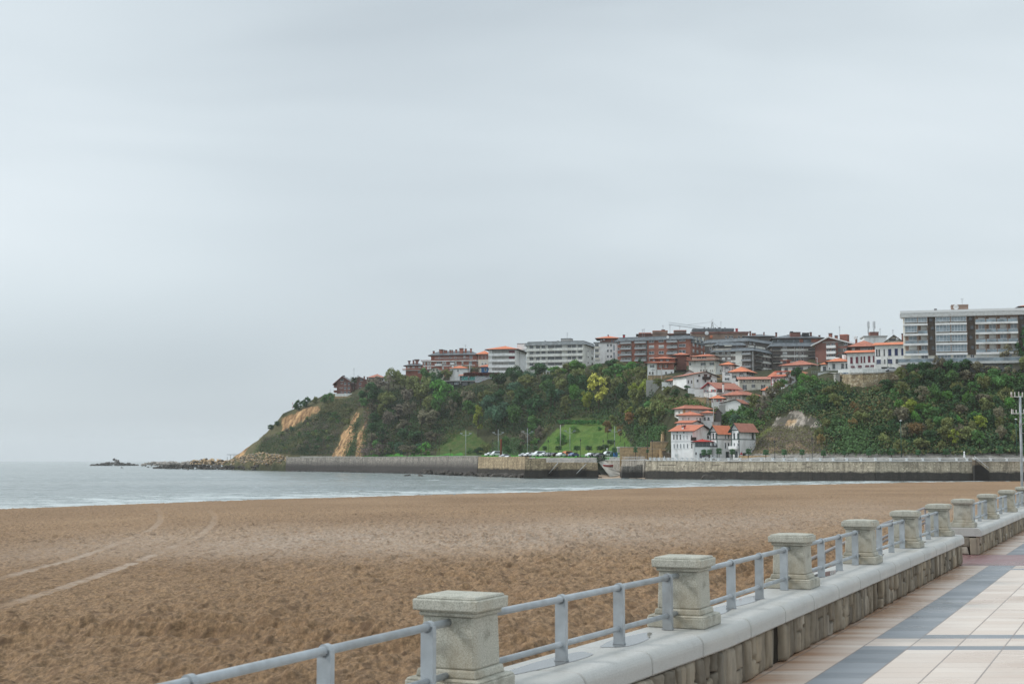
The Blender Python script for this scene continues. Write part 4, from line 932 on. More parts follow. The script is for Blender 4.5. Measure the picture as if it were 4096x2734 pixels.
def reef(rnd):
    for i in range(380):
        px = rnd.uniform(612, 1150); top = np.interp(px, [612, 640, 700, 780, 900, 1150], [1870, 1862, 1856, 1858, 1862, 1862]); bot = np.interp(px, [612, 900, 1150], [1874, 1877, 1882])
        yield px, rnd.uniform(top, bot), np.interp(px, [612, 1150], [985, 765])+rnd.uniform(-12, 8)-(bot-top)*0, rnd.uniform(3.5, 9), 'dark_rock'
    for i in range(330):
        px = rnd.uniform(765, 1145); top = np.interp(px, [765, 800, 840, 900, 940, 1000, 1145], [1842, 1838, 1833, 1842, 1836, 1820, 1828]); y = rnd.uniform(top, 1856)
        yield px, y, np.interp(px, [765, 900, 1150], [960, 885, 775])+rnd.uniform(-4, 10), rnd.uniform(4, 9), rnd.choice(['ochre_rock', 'ochre_rock', 'ochre_rock', 'dark_rock'])
rockfield('rock_shelf', 'ochre and black rock shelf at the foot of the headland', reef, ['dark_rock', 'ochre_rock'], 3, 'stuff')
def talus(rnd):
    for i in range(620):
        px = rnd.uniform(925, 1150); top = np.interp(px, [925, 960, 1040, 1150], [1840, 1826, 1806, 1822])
        yield px, rnd.uniform(top, 1858), np.interp(px, [925, 1040, 1150], [868, 802, 752])+rnd.uniform(-3, 4), rnd.uniform(2, 5), rnd.choice(['ochre_rock', 'ochre_rock', 'grey_rock'])
rockfield('fallen_blocks', 'pale tumbled blocks between the headland slope and the sea wall', talus, ['ochre_rock', 'grey_rock'], 4, 'stuff')
def foot(rnd):
    for i in range(90):
        px = rnd.uniform(1700, 2100); Y0 = np.interp(px, [1700, 1915, 2100], [590, 505, 465]); Y = Y0-rnd.uniform(2, 7)
        yield px, 1840+5.65*F/Y-rnd.uniform(0, 9), Y, rnd.uniform(6, 19), 'dark_rock'
    for i in range(160):
        px = rnd.uniform(1150, 1700); Y0 = np.interp(px, [1145, 1260, 1450, 1700], [738, 716, 672, 590])-2; yield px, 1840+5.65*F/Y0-rnd.uniform(-1, 3), Y0, rnd.uniform(2, 5), 'dark_rock'
rockfield('foreshore_boulders', 'dark boulders heaped along the foot of the sea wall', foot, ['dark_rock'], 6, 'stuff')
ROCK = _save
for px, wd, h, lab in ((1634, 38, 6, 'flat dark rock awash just left of the wall boulders'), (1683, 34, 8, 'rounded dark rock awash beside the wall boulders'), (592, 14, 4, 'small dark rock awash in front of the breakwater'),
                       (752, 8, 3, 'tiny dark rock awash in front of the ochre shelf'), (1252, 22, 4, 'dark rock breaking the water below the sea wall'), (2835, 62, 19, 'big dark boulder at the foot of the pale sea wall'),
                       (2895, 26, 9, 'middling dark boulder right of the big one at the pale sea wall'), (3292, 28, 7, 'dark rock in the shallows off the pale sea wall'), (3240, 12, 4, 'tiny dark rock in the shallows left of the twin rocks'),
                       (3385, 18, 5, 'low dark rock in the shallows below the black foot of the wall'), (3463, 20, 5, 'low dark rock closer to the sand below the black wall'), (3521, 20, 5, 'dark rock at the tip of the water against the sand'), (488, 10, 3, 'small dark rock in the surf in front of the islet')):
    Y = {1634: 522, 1683: 512, 592: 1150, 752: 830, 1252: 690, 2835: 416, 2895: 414, 488: 1080}.get(px, 400); rock('dark_rock', px, 1840+5.65*F/Y, Y, wd, h, lab, 'rocks awash')

# ============================================================ TREES
def leafmat(name, col, hue=0.02):
    m, t = newmat(name); b = pb(t, .75, .15)
    a = t.nodes.new('ShaderNodeAttribute'); a.attribute_name = 'lv'; oi = t.nodes.new('ShaderNodeObjectInfo')
    c = ramp(t, a.outputs['Fac'], [(0, tuple(x*.55 for x in col)), (.5, col), (1, tuple(min(1, x*1.6) for x in col))]).outputs[0]
    hs = t.nodes.new('ShaderNodeHueSaturation'); t.links.new(c, hs.inputs['Color'])
    t.links.new(tmath(t, 'ADD', .5-hue/2, tmath(t, 'MULTIPLY', oi.outputs['Random'], hue)), hs.inputs['Hue'])
    t.links.new(tmath(t, 'ADD', .8, tmath(t, 'MULTIPLY', oi.outputs['Random'], .4)), hs.inputs['Value'])
    n = tnoise(t, .35, 4); c2 = tmix(t, 1.0, hs.outputs[0], ramp(t, n.outputs[0], [(.35, (.8,)*3), (.65, (1.2,)*3)]).outputs[0], 'MULTIPLY')
    t.links.new(c2, b.inputs['Base Color']); return m
LC = {'dark green': (0.048, 0.108, 0.040), 'mid green': (0.092, 0.193, 0.057), 'bright green': (0.108, 0.249, 0.050), 'blue green': (0.077, 0.153, 0.088), 'olive': (0.176, 0.199, 0.070), 'brownish': (0.193, 0.178, 0.114),
      'grey brown': (0.220, 0.193, 0.144), 'yellow green': (0.263, 0.317, 0.052), 'yellow': (0.535, 0.508, 0.108), 'orange brown': (0.244, 0.173, 0.069), '_x': (0.441, 0.260, 0.076), 'russet': (0.265, 0.136, 0.061), 'topiary green': (0.079, 0.180, 0.079), 'hedge green': (0.066, 0.193, 0.047)}
for k, c in LC.items(): M['leaf '+k] = leafmat('leaves_'+k.replace(' ', '_'), c)
def leaf_cloud(rs, centers, radii, n, size, up=.35, flat=.85, hollow=.55):
    """n leaf clumps (crossed-ish quads) spread through lobes"""
    w_ = np.array([r**2 for r in radii]); idx = rs.choice(len(radii), n, p=w_/w_.sum())
    d = rs.normal(size=(n, 3)); d /= np.linalg.norm(d, axis=1)[:, None]; d[:, 2] = np.where(d[:, 2] < -.35, -d[:, 2]*.6, d[:, 2])
    rad = (hollow+(1.08-hollow)*rs.rand(n)**.6)
    c = np.array(centers)[idx]; r = np.array(radii)[idx]
    P = c+d*(r*rad)[:, None]*np.array([1, 1, flat])
    nrm = d*.9+rs.normal(size=(n, 3))*.6; nrm[:, 2] += up; nrm /= np.linalg.norm(nrm, axis=1)[:, None]
    t1 = np.cross(nrm, rs.normal(size=(n, 3))); t1 /= np.linalg.norm(t1, axis=1)[:, None]; t2 = np.cross(nrm, t1)
    s1 = (size*(.55+.9*rs.rand(n)))[:, None]; s2 = s1*(.45+.5*rs.rand(n))[:, None]
    V = np.stack([P-t1*s1-t2*s2*.6, P+t1*s1*.7-t2*s2, P+t1*s1+t2*s2*.7, P-t1*s1*.6+t2*s2], 1).reshape(-1, 3)
    Q = np.arange(4*n).reshape(n, 4); lv = np.clip(.5+rs.normal(size=n)*.22, 0, 1)
    return V, Q, lv
def crown_mesh(name, seed, kind):
    rs = np.random.RandomState(seed)
    # unit tree: height 1, crown radius ~.42 (scaled per tree)
    if kind == 'round': k, H0, H1, R0, n, sz = 13, .38, .86, .42, 1900, .030
    elif kind == 'wide': k, H0, H1, R0, n, sz = 15, .42, .84, .58, 2100, .032
    elif kind == 'tall': k, H0, H1, R0, n, sz = 12, .25, .92, .26, 1500, .026
    elif kind == 'sparse': k, H0, H1, R0, n, sz = 15, .35, .9, .46, 900, .026
    elif kind == 'bush': k, H0, H1, R0, n, sz = 11, .10, .8, .70, 1500, .045
    cs = []; rd = []
    for i in range(k):
        u = (i+.5)/k; z = H0+(H1-H0)*u; env = math.sin(math.pi*min(1, .12+.88*(1-u)**.75*1.0)) if kind != 'tall' else (1-u)**.5
        env = max(.15, env if kind != 'bush' else math.sqrt(max(0, 1-u*u*.8))); a = rs.rand()*6.28; rr_ = R0*env*rs.uniform(.35, .85)
        cs.append((rr_*math.cos(a), rr_*math.sin(a), z)); rd.append(R0*rs.uniform(.26, .48)*(.75 if kind == 'sparse' else 1))
    V, Q, lv = leaf_cloud(rs, cs, rd, n, sz, hollow=.35 if kind == 'sparse' else .5)
    V[:, 2] = np.maximum(V[:, 2], .02)
    # clumpwise light and dark leaves
    lv = np.clip(lv+(fbm(V[::4, 0]*5+7, V[::4, 2]*5+V[::4, 1]*3, 3, seed)-.5)*.9, 0, 1)
    me = np_mesh(name, V, Q, [M['leaf mid green']], False, None, None, {'lv': lv}); return me, cs
def trunk_mesh(name, seed, cs, thick=.022):
    rnd = random.Random(seed); mb = MB(); top = max(c[2] for c in cs)*.8
    mb.tube([(0, 0, -.08), (rnd.uniform(-.01, .01), rnd.uniform(-.01, .01), .2), (rnd.uniform(-.03, .03), rnd.uniform(-.03, .03), top)], thick*1.3, 7, r2=thick*.35)
    for c in cs[::2]:
        z0 = rnd.uniform(.18, .5)*min(1, c[2]/.5); mb.tube([(0, 0, z0), (c[0]*.55, c[1]*.55, (z0+c[2])/2+.03), c], thick*.5, 5, r2=thick*.12)
    return mb.mesh(name, [M['trunk']], True)
PROTO = {}
for kind, cnt in (('round', 4), ('wide', 3), ('tall', 2), ('sparse', 3), ('bush', 3)):
    PROTO[kind] = []
    for i in range(cnt):
        me, cs = crown_mesh('crown', 100+i*7+len(kind), kind); PROTO[kind].append((me, trunk_mesh('trunk', i, cs)))
tr_rnd = random.Random(12)
def ground(px, Y):
    A = float(xs(px)); return float(terr(np.array([A]), np.array([Y]))[0])
def tree(x, y, z, h, wd, col, kind, label, group=None, cat='tree', name='tree', tk=True):
    me, tm = tr_rnd.choice(PROTO[kind]); T = thing(name, label, cat, (x, y, z-.15), tr_rnd.uniform(0, 6.28), group)
    base = {'round': .42, 'wide': .58, 'tall': .30, 'sparse': .50, 'bush': .72}[kind]*1.25; sc_ = wd/2/base
    c = link('crown', me, T); c.scale = (sc_, sc_, h)
    c.material_slots[0].link = 'OBJECT'; c.material_slots[0].material = M['leaf '+col]
    if tk: t_ = link('trunk', tm, T); t_.scale = (sc_*.9, sc_*.9, h)
    return T
def solve_Y(px, py, lo=385, hi=900):
    """depth at which the ground shows at that photo position"""
    A = float(xs(px)); Y = np.arange(lo, hi, .7); z = terr(np.full(len(Y), A), Y); rowy = CY-F*(-Y*sp+(z-EYE)*cp)/(Y*cp+(z-EYE)*sp)
    k = np.where((rowy <= py) & (z > 2))[0]
    return (Y[k[0]], z[k[0]]) if len(k) else (None, None)
placed = []
def tree_px(px, py_foot, wpx, hpx, col, kind, label, group, lo=385, **kw):
    Y, z = solve_Y(px, py_foot, lo)
    if Y is None: return None
    p = at(px, py_foot, Y); placed.append((px, py_foot))
    return tree(p.x, Y, z, hpx*Y/F, wpx*Y/F, col, kind, label, group, **kw)
GW = 'trees of the wooded hillside'
# hero trees (px, foot row, width px, height px, colour, kind, label)
HERO = [(2395, 1655, 150, 170, 'yellow', 'sparse', 'big pale yellow autumn tree above the green bank'), (2345, 1668, 75, 110, 'yellow green', 'round', 'yellow green tree left of the big pale yellow one'),
 (2440, 1560, 80, 90, 'mid green', 'round', 'green tree on the skyline behind the pale yellow tree'),
 (1912, 1748, 70, 135, 'yellow green', 'tall', 'narrow yellow green tree standing before the dark wood'), (1985, 1742, 105, 130, 'blue green', 'wide', 'blue green tree with tiered limbs above the car park'),
 (2055, 1735, 90, 120, 'mid green', 'wide', 'green flat topped tree right of the blue green tiered one'),
 (1760, 1660, 120, 150, 'bright green', 'round', 'bright rounded tree below the dark trees by the cafe'), (1700, 1560, 70, 95, 'mid green', 'round', 'fresh green tree just left of the cafe building'),
 (2203, 1690, 75, 170, 'dark green', 'tall', 'tall dark conifer in the middle of the wood'), (2262, 1688, 70, 110, 'olive', 'sparse', 'thin olive tree at the corner of the terrace hedge'),
 (2431, 1755, 52, 78, 'orange brown', 'round', 'orange brown tree on the green bank by the tall lamp'), (2482, 1768, 46, 72, 'orange brown', 'round', 'second orange brown tree right of the tall lamp'),
 (2522, 1722, 60, 78, 'russet', 'round', 'russet tree among green ones left of the long stairs'), (2455, 1715, 52, 60, 'olive', 'round', 'olive tree above the two orange brown ones'),
 (2580, 1740, 100, 120, 'olive', 'round', 'broad olive tree left of the long stairs'), (2635, 1705, 100, 110, 'olive', 'wide', 'olive tree leaning over the top of the long stairs'), (2545, 1660, 90, 110, 'olive', 'round', 'rounded olive tree uphill of the stairs'),
 (2545, 1775, 45, 85, 'mid green', 'tall', 'slim green tree beside the russet one'),
 (2716, 1495, 86, 72, 'brownish', 'round', 'big round brown leaved tree before the twin roofed mansion'), (1416, 1575, 0, 0, '', '', '')]
HERO = [h for h in HERO if h[4]]
for h in HERO:
    if h[0] != 2716: tree_px(h[0], h[1], h[2], h[3], h[4], h[5], h[6], None)
def zone_colour(px, py, r):
    if px < 1330: return r.choice(['dark green', 'olive', 'grey brown', 'mid green'])
    if px < 1480: return r.choice(['mid green', 'olive', 'mid green', 'brownish'])
    if px < 1720 and py < 1770: return r.choice(['grey brown', 'brownish', 'brownish', 'grey brown', 'olive', 'blue green', 'dark green'])
    if px < 1720: return r.choice(['blue green', 'mid green', 'brownish', 'dark green'])
    if px < 1900: return r.choice(['mid green', 'dark green', 'bright green', 'mid green', 'brownish'])
    if px < 2250: return r.choice(['dark green', 'mid green', 'dark green', 'blue green', 'olive', 'bright green', 'olive'])
    if px < 2480: return r.choice(['mid green', 'olive', 'bright green', 'dark green', 'olive'])
    return r.choice(['olive', 'mid green', 'olive', 'yellow green', 'dark green'])
rw = random.Random(77)
nw = 0
where_ = lambda px, py: ('at the brow' if py < 1590 else 'halfway up' if py < 1690 else 'low down')
for row, (y0, hp) in enumerate(((1502, 56), (1530, 62), (1562, 72), (1598, 80), (1640, 82), (1685, 80), (1735, 74), (1785, 62), (1815, 45))):
    px = 1305+row % 2*30
    while px < 2690:
        x = px+rw.uniform(-14, 14); y = y0+rw.uniform(-12, 12); px += rw.uniform(50, 74)
        # keep the cliffs, lawn, bank, cafe front, village and buildings clear
        topline = np.interp(x, [1290, 1450, 1500, 1620, 1700, 1745, 1752, 1985, 1992, 2130, 2400, 2500, 2600, 2700], [1640, 1640, 1560, 1545, 1545, 1560, 1632, 1632, 1560, 1520, 1492, 1490, 1515, 1680])
        if y < topline: continue
        if x < 1500 and y > np.interp(x, [1300, 1440, 1500], [1612, 1640, 1700]): continue
        if y > 1765 and (x < 1480 or x > 1735): continue
        if inpoly(np.array([x]), np.array([y]), [(2085, 1840), (2130, 1770), (2215, 1700), (2270, 1672), (2330, 1660), (2470, 1690), (2545, 1790), (2540, 1840)])[0]: continue
        if inpoly(np.array([x]), np.array([y]), [(1735, 1840), (1775, 1735), (1880, 1700), (1890, 1780), (1990, 1800), (1990, 1840)])[0]: continue
        if x > 2615 and y > 1720: continue
        if x > 2600 and y < 1640: continue
        if any(abs(x-q[0]) < 26 and abs(y-q[1]) < 22 for q in placed[:19]): continue
        col = zone_colour(x, y, rw); kd = rw.choice(['round', 'round', 'wide', 'sparse' if col in ('grey brown', 'brownish', 'olive') else 'round', 'tall' if row > 3 else 'round'])
        reg = 'left flank' if x < 1720 else 'middle' if x < 2150 else 'right flank'
        if tree_px(x, y, rw.uniform(68, 104), hp*rw.uniform(.9, 1.35), col, kd, f'{col} tree, {reg} of the headland wood, {where_(x, y)}', GW): nw += 1
# skyline shrubs on the headland, in front of the brick block
for x, y, w_, h, c, l in ((1195, 1640, 55, 45, 'dark green', 'dark windswept shrub on the headland crest'), (1228, 1628, 50, 42, 'dark green', 'dark rounded shrub on the headland crest'), (1262, 1612, 40, 30, 'olive', 'low olive shrub on the headland crest'),
                          (1298, 1612, 40, 38, 'mid green', 'green shrub left of the garden wall'), (1322, 1608, 44, 44, 'mid green', 'green shrub against the left end of the garden wall'), (1052, 1738, 46, 40, 'grey brown', 'bare grey brown bush on the headland edge'),
                          (1085, 1720, 44, 26, 'dark green', 'low dark shrub below the grey scree'), (1110, 1702, 40, 22, 'dark green', 'low dark shrub at the foot of the ochre cliff')):
    tree_px(x, y, w_, h, c, 'sparse' if c == 'grey brown' else 'bush', l, None, cat='shrub', name='shrub')
# skyline growth by the red brick terraces
for x, y, w_, h, c, k, l in ((1545, 1540, 30, 40, 'mid green', 'round', 'small green tree on the skyline left of the brick terraces'), (1600, 1560, 90, 66, 'olive', 'round', 'olive green tree on the skyline before the brick terraces'), (1650, 1580, 90, 70, 'brownish', 'round', 'brownish tree before the lowest brick terrace'),
        (1725, 1535, 60, 52, 'mid green', 'round', 'green tree beneath the brick terraces'), (1760, 1530, 50, 50, 'dark green', 'round', 'dark tree beneath the brick terraces'), (1790, 1530, 50, 56, 'olive', 'round', 'olive tree left of the small white house'),
        (1850, 1500, 45, 42, 'olive', 'round', 'olive tree behind the cafe sign'), (1885, 1500, 46, 40, 'olive', 'round', 'second olive tree behind the cafe sign'), (1908, 1498, 44, 34, 'brownish', 'round', 'brownish tree left of the blue house')):
    tree_px(x, y, w_, h, c, k, l, None)
for x, y, w_, h, c, k, l in ((3893, 1492, 60, 64, 'dark green', 'sparse', 'dark young tree standing before the garage doors of the long pale block'), (4030, 1500, 120, 130, 'brownish', 'sparse', 'tall thinly leaved tree in front of the long pale block'),
        (4092, 1500, 100, 200, 'dark green', 'sparse', 'tallest dark tree at the right edge in front of the long pale block'), (3970, 1505, 60, 40, 'dark green', 'bush', 'dark bush below the terrace of the long pale block')):
    tree_px(x, y, w_, h, c, k, l, None)
hs_ = random.Random(41)
for i in range(90):
    x = hs_.uniform(1120, 1400); y = hs_.uniform(1650, 1815)
    if y < np.interp(x, [1120, 1300, 1400], [1740, 1650, 1640]) or (1335 < x and y > 1700): continue
    tree_px(x, y, hs_.uniform(18, 46), hs_.uniform(10, 26), hs_.choice(['dark green', 'mid green', 'olive', 'grey brown', 'olive']), 'bush', 'low scrub bush on the headland slope', 'scrub bushes of the headland slope', cat='shrub', name='shrub', tk=False)
for x, y in ((1455, 1640), (1490, 1660), (1500, 1700), (1492, 1740), (1484, 1780), (1500, 1810), (1470, 1600), (1445, 1612)):
    tree_px(x, y, 56, 52, hs_.choice(['mid green', 'brownish', 'dark green', 'olive']), 'round', 'scrubby tree at the edge of the wood beside the cliff', 'scrubby trees beside the cliff')
# valley and bluff trees
RB = [(2748, 1560, 40, 22, 'dark green', 'bush'), (2700, 1590, 50, 40, 'dark green', 'bush'), (2745, 1600, 44, 30, 'dark green', 'bush'), (2690, 1640, 60, 50, 'olive', 'round'), (2665, 1600, 60, 60, 'olive', 'round'), (2640, 1560, 70, 50, 'olive', 'round'),
      (2612, 1520, 60, 50, 'mid green', 'round'), (2560, 1490, 50, 60, 'dark green', 'tall'), (2580, 1500, 60, 40, 'dark green', 'bush'), (2530, 1500, 60, 60, 'bright green', 'round'), (2480, 1500, 70, 60, 'olive', 'round'), (2500, 1550, 80, 70, 'bright green', 'round'),
      (2900, 1690, 60, 40, 'mid green', 'bush'), (2945, 1700, 70, 46, 'blue green', 'bush'), (3000, 1695, 70, 70, 'mid green', 'round'), (2930, 1668, 55, 34, 'bright green', 'bush'), (2972, 1662, 60, 44, 'mid green', 'bush'), (3010, 1650, 60, 80, 'olive', 'round'),
      (3040, 1700, 70, 90, 'grey brown', 'sparse'), (3060, 1660, 70, 90, 'grey brown', 'sparse'), (3090, 1620, 70, 80, 'brownish', 'round'), (3110, 1590, 60, 70, 'olive', 'round'), (3130, 1570, 60, 60, 'mid green', 'round'), (3160, 1560, 70, 80, 'grey brown', 'sparse'),
      (3190, 1550, 60, 90, 'dark green', 'round'), (3215, 1545, 70, 55, 'bright green', 'bush'), (3250, 1545, 80, 50, 'bright green', 'bush'), (3290, 1560, 70, 40, 'mid green', 'bush'), (3200, 1600, 80, 60, 'mid green', 'bush'), (3150, 1612, 70, 40, 'mid green', 'bush'),
      (3260, 1590, 80, 50, 'dark green', 'bush'), (3320, 1600, 80, 60, 'olive', 'round'), (3370, 1580, 60, 60, 'olive', 'sparse'), (3300, 1640, 90, 70, 'mid green', 'round'), (3350, 1650, 90, 80, 'olive', 'round'), (3395, 1600, 50, 70, 'olive', 'sparse'),
      (3420, 1680, 64, 80, 'orange brown', 'sparse'), (3410, 1720, 60, 50, 'orange brown', 'bush'), (3300, 1730, 66, 60, 'olive', 'round'), (3275, 1760, 56, 50, 'olive', 'bush'), (3285, 1790, 50, 60, 'orange brown', 'bush'), (3485, 1660, 40, 36, 'orange brown', 'sparse'), (3515, 1640, 30, 40, 'orange brown', 'sparse'),
      (3660, 1765, 100, 80, 'orange brown', 'wide'), (3640, 1680, 80, 90, 'yellow green', 'round'), (3620, 1640, 50, 60, 'olive', 'round'), (3790, 1790, 80, 90, 'olive', 'round'), (3820, 1800, 70, 90, 'yellow green', 'sparse'), (3540, 1790, 70, 60, 'olive', 'bush'), (3600, 1810, 70, 60, 'olive', 'bush'),
      (3680, 1810, 90, 60, 'olive', 'round'), (3870, 1790, 90, 90, 'olive', 'round'), (3760, 1810, 60, 50, 'olive', 'bush'), (3930, 1740, 80, 80, 'yellow green', 'round'), (3900, 1700, 60, 60, 'bright green', 'round'), (3830, 1720, 60, 60, 'bright green', 'bush')]
VC = {'bush': 'shrub'}
for i, (x, y, w_, h, c, k) in enumerate(RB):
    side = 'in the valley of white houses' if x < 3060 else 'on the left shoulder of the bluff' if x < 3330 else 'on the bluff below the stone terrace' if x < 3600 else 'on the wooded bluff at right'
    what = {'bush': 'shrub', 'sparse': 'thin tree', 'round': 'tree', 'tall': 'slender tree', 'wide': 'spreading tree'}[k]
    tree_px(x, y, w_, h, c, k, f'{c} {what} {side}', 'trees and shrubs around the village and bluff', cat='shrub' if k == 'bush' else 'tree', name='shrub' if k == 'bush' else 'tree')
rb = random.Random(5)
for row, y0 in enumerate((1518, 1552, 1590, 1630, 1672, 1712, 1752, 1795)):
    px = 3330+row % 2*24
    while px < 4330:
        x = px+rb.uniform(-12, 12); y = y0+rb.uniform(-10, 10); px += rb.uniform(42, 62)
        if x < np.interp(y, [1500, 1560, 1640, 1700, 1820], [3640, 3560, 3480, 3400, 3520]): continue
        if any(abs(x-q[0]) < 24 and abs(y-q[1]) < 18 for q in RB): continue
        if 3440 < x < 3560 and 1640 < y < 1760 and rb.random() < .6: continue
        dk = ['dark green', 'dark green', 'mid green', 'olive', 'dark green', 'brownish'] if y < 1600 else ['dark green', 'mid green', 'olive', 'bright green', 'dark green', 'brownish', 'olive']
        c = rb.choice(dk); k = rb.choice(['round', 'wide', 'round', 'sparse', 'bush'])
        tree_px(x, y, rb.uniform(58, 96), rb.uniform(54, 92), c, k, f'{c} tree on the right bluff, {"under the apartments" if y < 1600 else "halfway down" if y < 1720 else "just above the promenade"}', 'trees of the right bluff')
# undergrowth that cloaks the slopes
def undergrowth():
    rs = np.random.RandomState(3); P = []; Cc = []; S = []
    # (polygon in photo space, count, colours, size m)
    for poly, n, cols, size in (([(1500, 1570), (1720, 1545), (2130, 1540), (2620, 1520), (2650, 1700), (2560, 1800), (2500, 1700), (2300, 1660), (2120, 1760), (1880, 1705), (1740, 1800), (1490, 1818), (1480, 1640)], 15000, ['dark green', 'mid green', 'olive', 'mid green'], .5),
                                ([(1060, 1750), (1130, 1740), (1200, 1705), (1290, 1645), (1310, 1605), (1440, 1590), (1470, 1620), (1420, 1650), (1380, 1700), (1330, 1825), (1030, 1815)], 11000, ['olive', 'dark green', 'mid green', 'grey brown', 'olive', 'dark green'], .34),
                                ([(1385, 1826), (1420, 1740), (1412, 1700), (1430, 1690), (1460, 1640), (1425, 1740), (1416, 1826)], 900, ['mid green', 'dark green'], .4), ([(1450, 1826), (1480, 1620), (1560, 1640), (1560, 1818)], 3500, ['mid green', 'brownish', 'grey brown'], .45),
                                ([(3020, 1700), (3100, 1600), (3230, 1530), (3350, 1530), (3420, 1590), (3640, 1530), (3700, 1490), (4330, 1480), (4330, 1820), (3330, 1826), (3305, 1740), (3290, 1672), (3220, 1645), (3130, 1650), (3060, 1700)], 22000, ['dark green', 'mid green', 'olive', 'dark green', 'mid green'], .45),
                                ([(3000, 1825), (3060, 1745), (3120, 1700), (3290, 1740), (3330, 1826)], 1300, ['olive', 'grey brown', 'olive'], .26), ([(2660, 1650), (2690, 1600), (2740, 1590), (2800, 1622), (2880, 1636), (2990, 1625), (3050, 1610), (3060, 1700), (3000, 1790), (2930, 1680), (2860, 1690)], 3600, ['mid green', 'dark green', 'bright green', 'olive'], .45),
                                ([(2560, 1805), (2600, 1760), (2650, 1710), (2672, 1715), (2640, 1800)], 2500, ['hedge green', 'mid green'], .4), ([(1960, 1822), (1985, 1770), (2100, 1750), (2190, 1690), (2215, 1705), (2150, 1780), (2110, 1822)], 1800, ['mid green', 'dark green', 'olive'], .4), ([(2300, 1655), (2420, 1640), (2500, 1690), (2470, 1700)], 700, ['mid green', 'olive'], .35)):
        pa = np.array(poly, float); x = rs.uniform(pa[:, 0].min(), pa[:, 0].max(), n*3); y = rs.uniform(pa[:, 1].min(), pa[:, 1].max(), n*3); k = inpoly(x, y, poly); x, y = x[k][:n], y[k][:n]
        A = xs(x); Ys = np.arange(386, 860, 2.0); found = np.zeros(len(x)); zf = np.zeros(len(x))
        for Y in Ys:
            z = terr(A, np.full(len(A), Y)); r = CY-F*(-Y*sp+(z-EYE)*cp)/(Y*cp+(z-EYE)*sp); h = (found == 0) & (r <= y) & (z > 3.3); found[h] = Y; zf[h] = z[h]
        h = found > 0; x = A[h]*found[h]; Y = found[h]; z = zf[h]; patch = fbm(x*.06, Y*.06, 3, 70); ci = np.clip(((patch-.3)/.4*len(cols)+rs.normal(size=len(x))*.7).astype(int), 0, len(cols)-1)
        pal = np.array([LC[c] for c in cols])[ci]*(.6 if n > 10000 and poly[0][0] < 2000 else .85); P.append(np.stack([x, Y, z], 1)); Cc.append(pal); S.append(np.full(len(x), size))  # darker leaf colour in the wood paints shaded gaps between the crowns
    P = np.concatenate(P); Cc = np.concatenate(Cc); S = np.concatenate(S)
    m_ = 6; n = len(P)*m_; P = np.repeat(P, m_, 0)+rs.normal(size=(n, 3))*np.array([1.7, 1.7, .35])+np.array([0, 0, .35]); S = S*.62; Cc = np.repeat(Cc, m_, 0); S = np.repeat(S, m_)
    nrm = rs.normal(size=(n, 3)); nrm[:, 2] = np.abs(nrm[:, 2])+.4; nrm[:, 1] -= .4; nrm /= np.linalg.norm(nrm, axis=1)[:, None]
    t1 = np.cross(nrm, rs.normal(size=(n, 3))); t1 /= np.linalg.norm(t1, axis=1)[:, None]; t2 = np.cross(nrm, t1); s1 = (S*(.5+.8*rs.rand(n)))[:, None]; s2 = s1*.7
    V = np.stack([P-t1*s1-t2*s2*.6, P+t1*s1*.7-t2*s2, P+t1*s1+t2*s2*.7, P-t1*s1*.6+t2*s2], 1).reshape(-1, 3)
    col = Cc*np.array([1.05, .92, 1.15])*(.75+.5*rs.rand(n)[:, None])
    m, t = newmat('undergrowth_leaves'); b = pb(t, .8, .1); a = t.nodes.new('ShaderNodeAttribute'); a.attribute_name = 'tint'; t.links.new(a.outputs['Color'], b.inputs['Base Color'])
    o = link('undergrowth', np_mesh('undergrowth', V, np.arange(4*n).reshape(n, 4), [m], False, {'tint': np.repeat(col, 4, 0)}))
    tag(o, 'tangled scrub and ivy covering the slopes between the trees', 'undergrowth', None, 'stuff')
undergrowth()
def hedge(label, px0, px1, py, h=1.3, wd=1.4, col='hedge green'):
    Ya, za = solve_Y(px0, py); Yb, zb = solve_Y(px1, py)
    if Ya is None or Yb is None: return
    a = Vector((float(xs(px0))*Ya, Ya, za)); b = Vector((float(xs(px1))*Yb, Yb, zb)); L = (b-a).length; n = int(L*22); rs = np.random.RandomState(int(px0))
    u = rs.rand(n); P = np.array(a)[None]+(np.array(b)-np.array(a))[None]*u[:, None]+np.stack([rs.uniform(-.3, .3, n), rs.uniform(-wd/2, wd/2, n), rs.uniform(-.3, h, n)], 1)
    nrm = rs.normal(size=(n, 3)); nrm[:, 2] += .4; nrm /= np.linalg.norm(nrm, axis=1)[:, None]; t1 = np.cross(nrm, rs.normal(size=(n, 3))); t1 /= np.linalg.norm(t1, axis=1)[:, None]; t2 = np.cross(nrm, t1); s = .25
    V = np.stack([P-t1*s-t2*s, P+t1*s-t2*s, P+t1*s+t2*s, P-t1*s+t2*s], 1).reshape(-1, 3); lv = np.clip(.5+rs.normal(size=n)*.15, 0, 1)
    o = link('hedge', np_mesh('hedge', V, np.arange(4*n).reshape(n, 4), [M['leaf '+col]], False, None, None, {'lv': lv})); tag(o, label, 'hedge')
hedge('clipped hedge along the upper edge of the green bank', 2228, 2420, 1692)
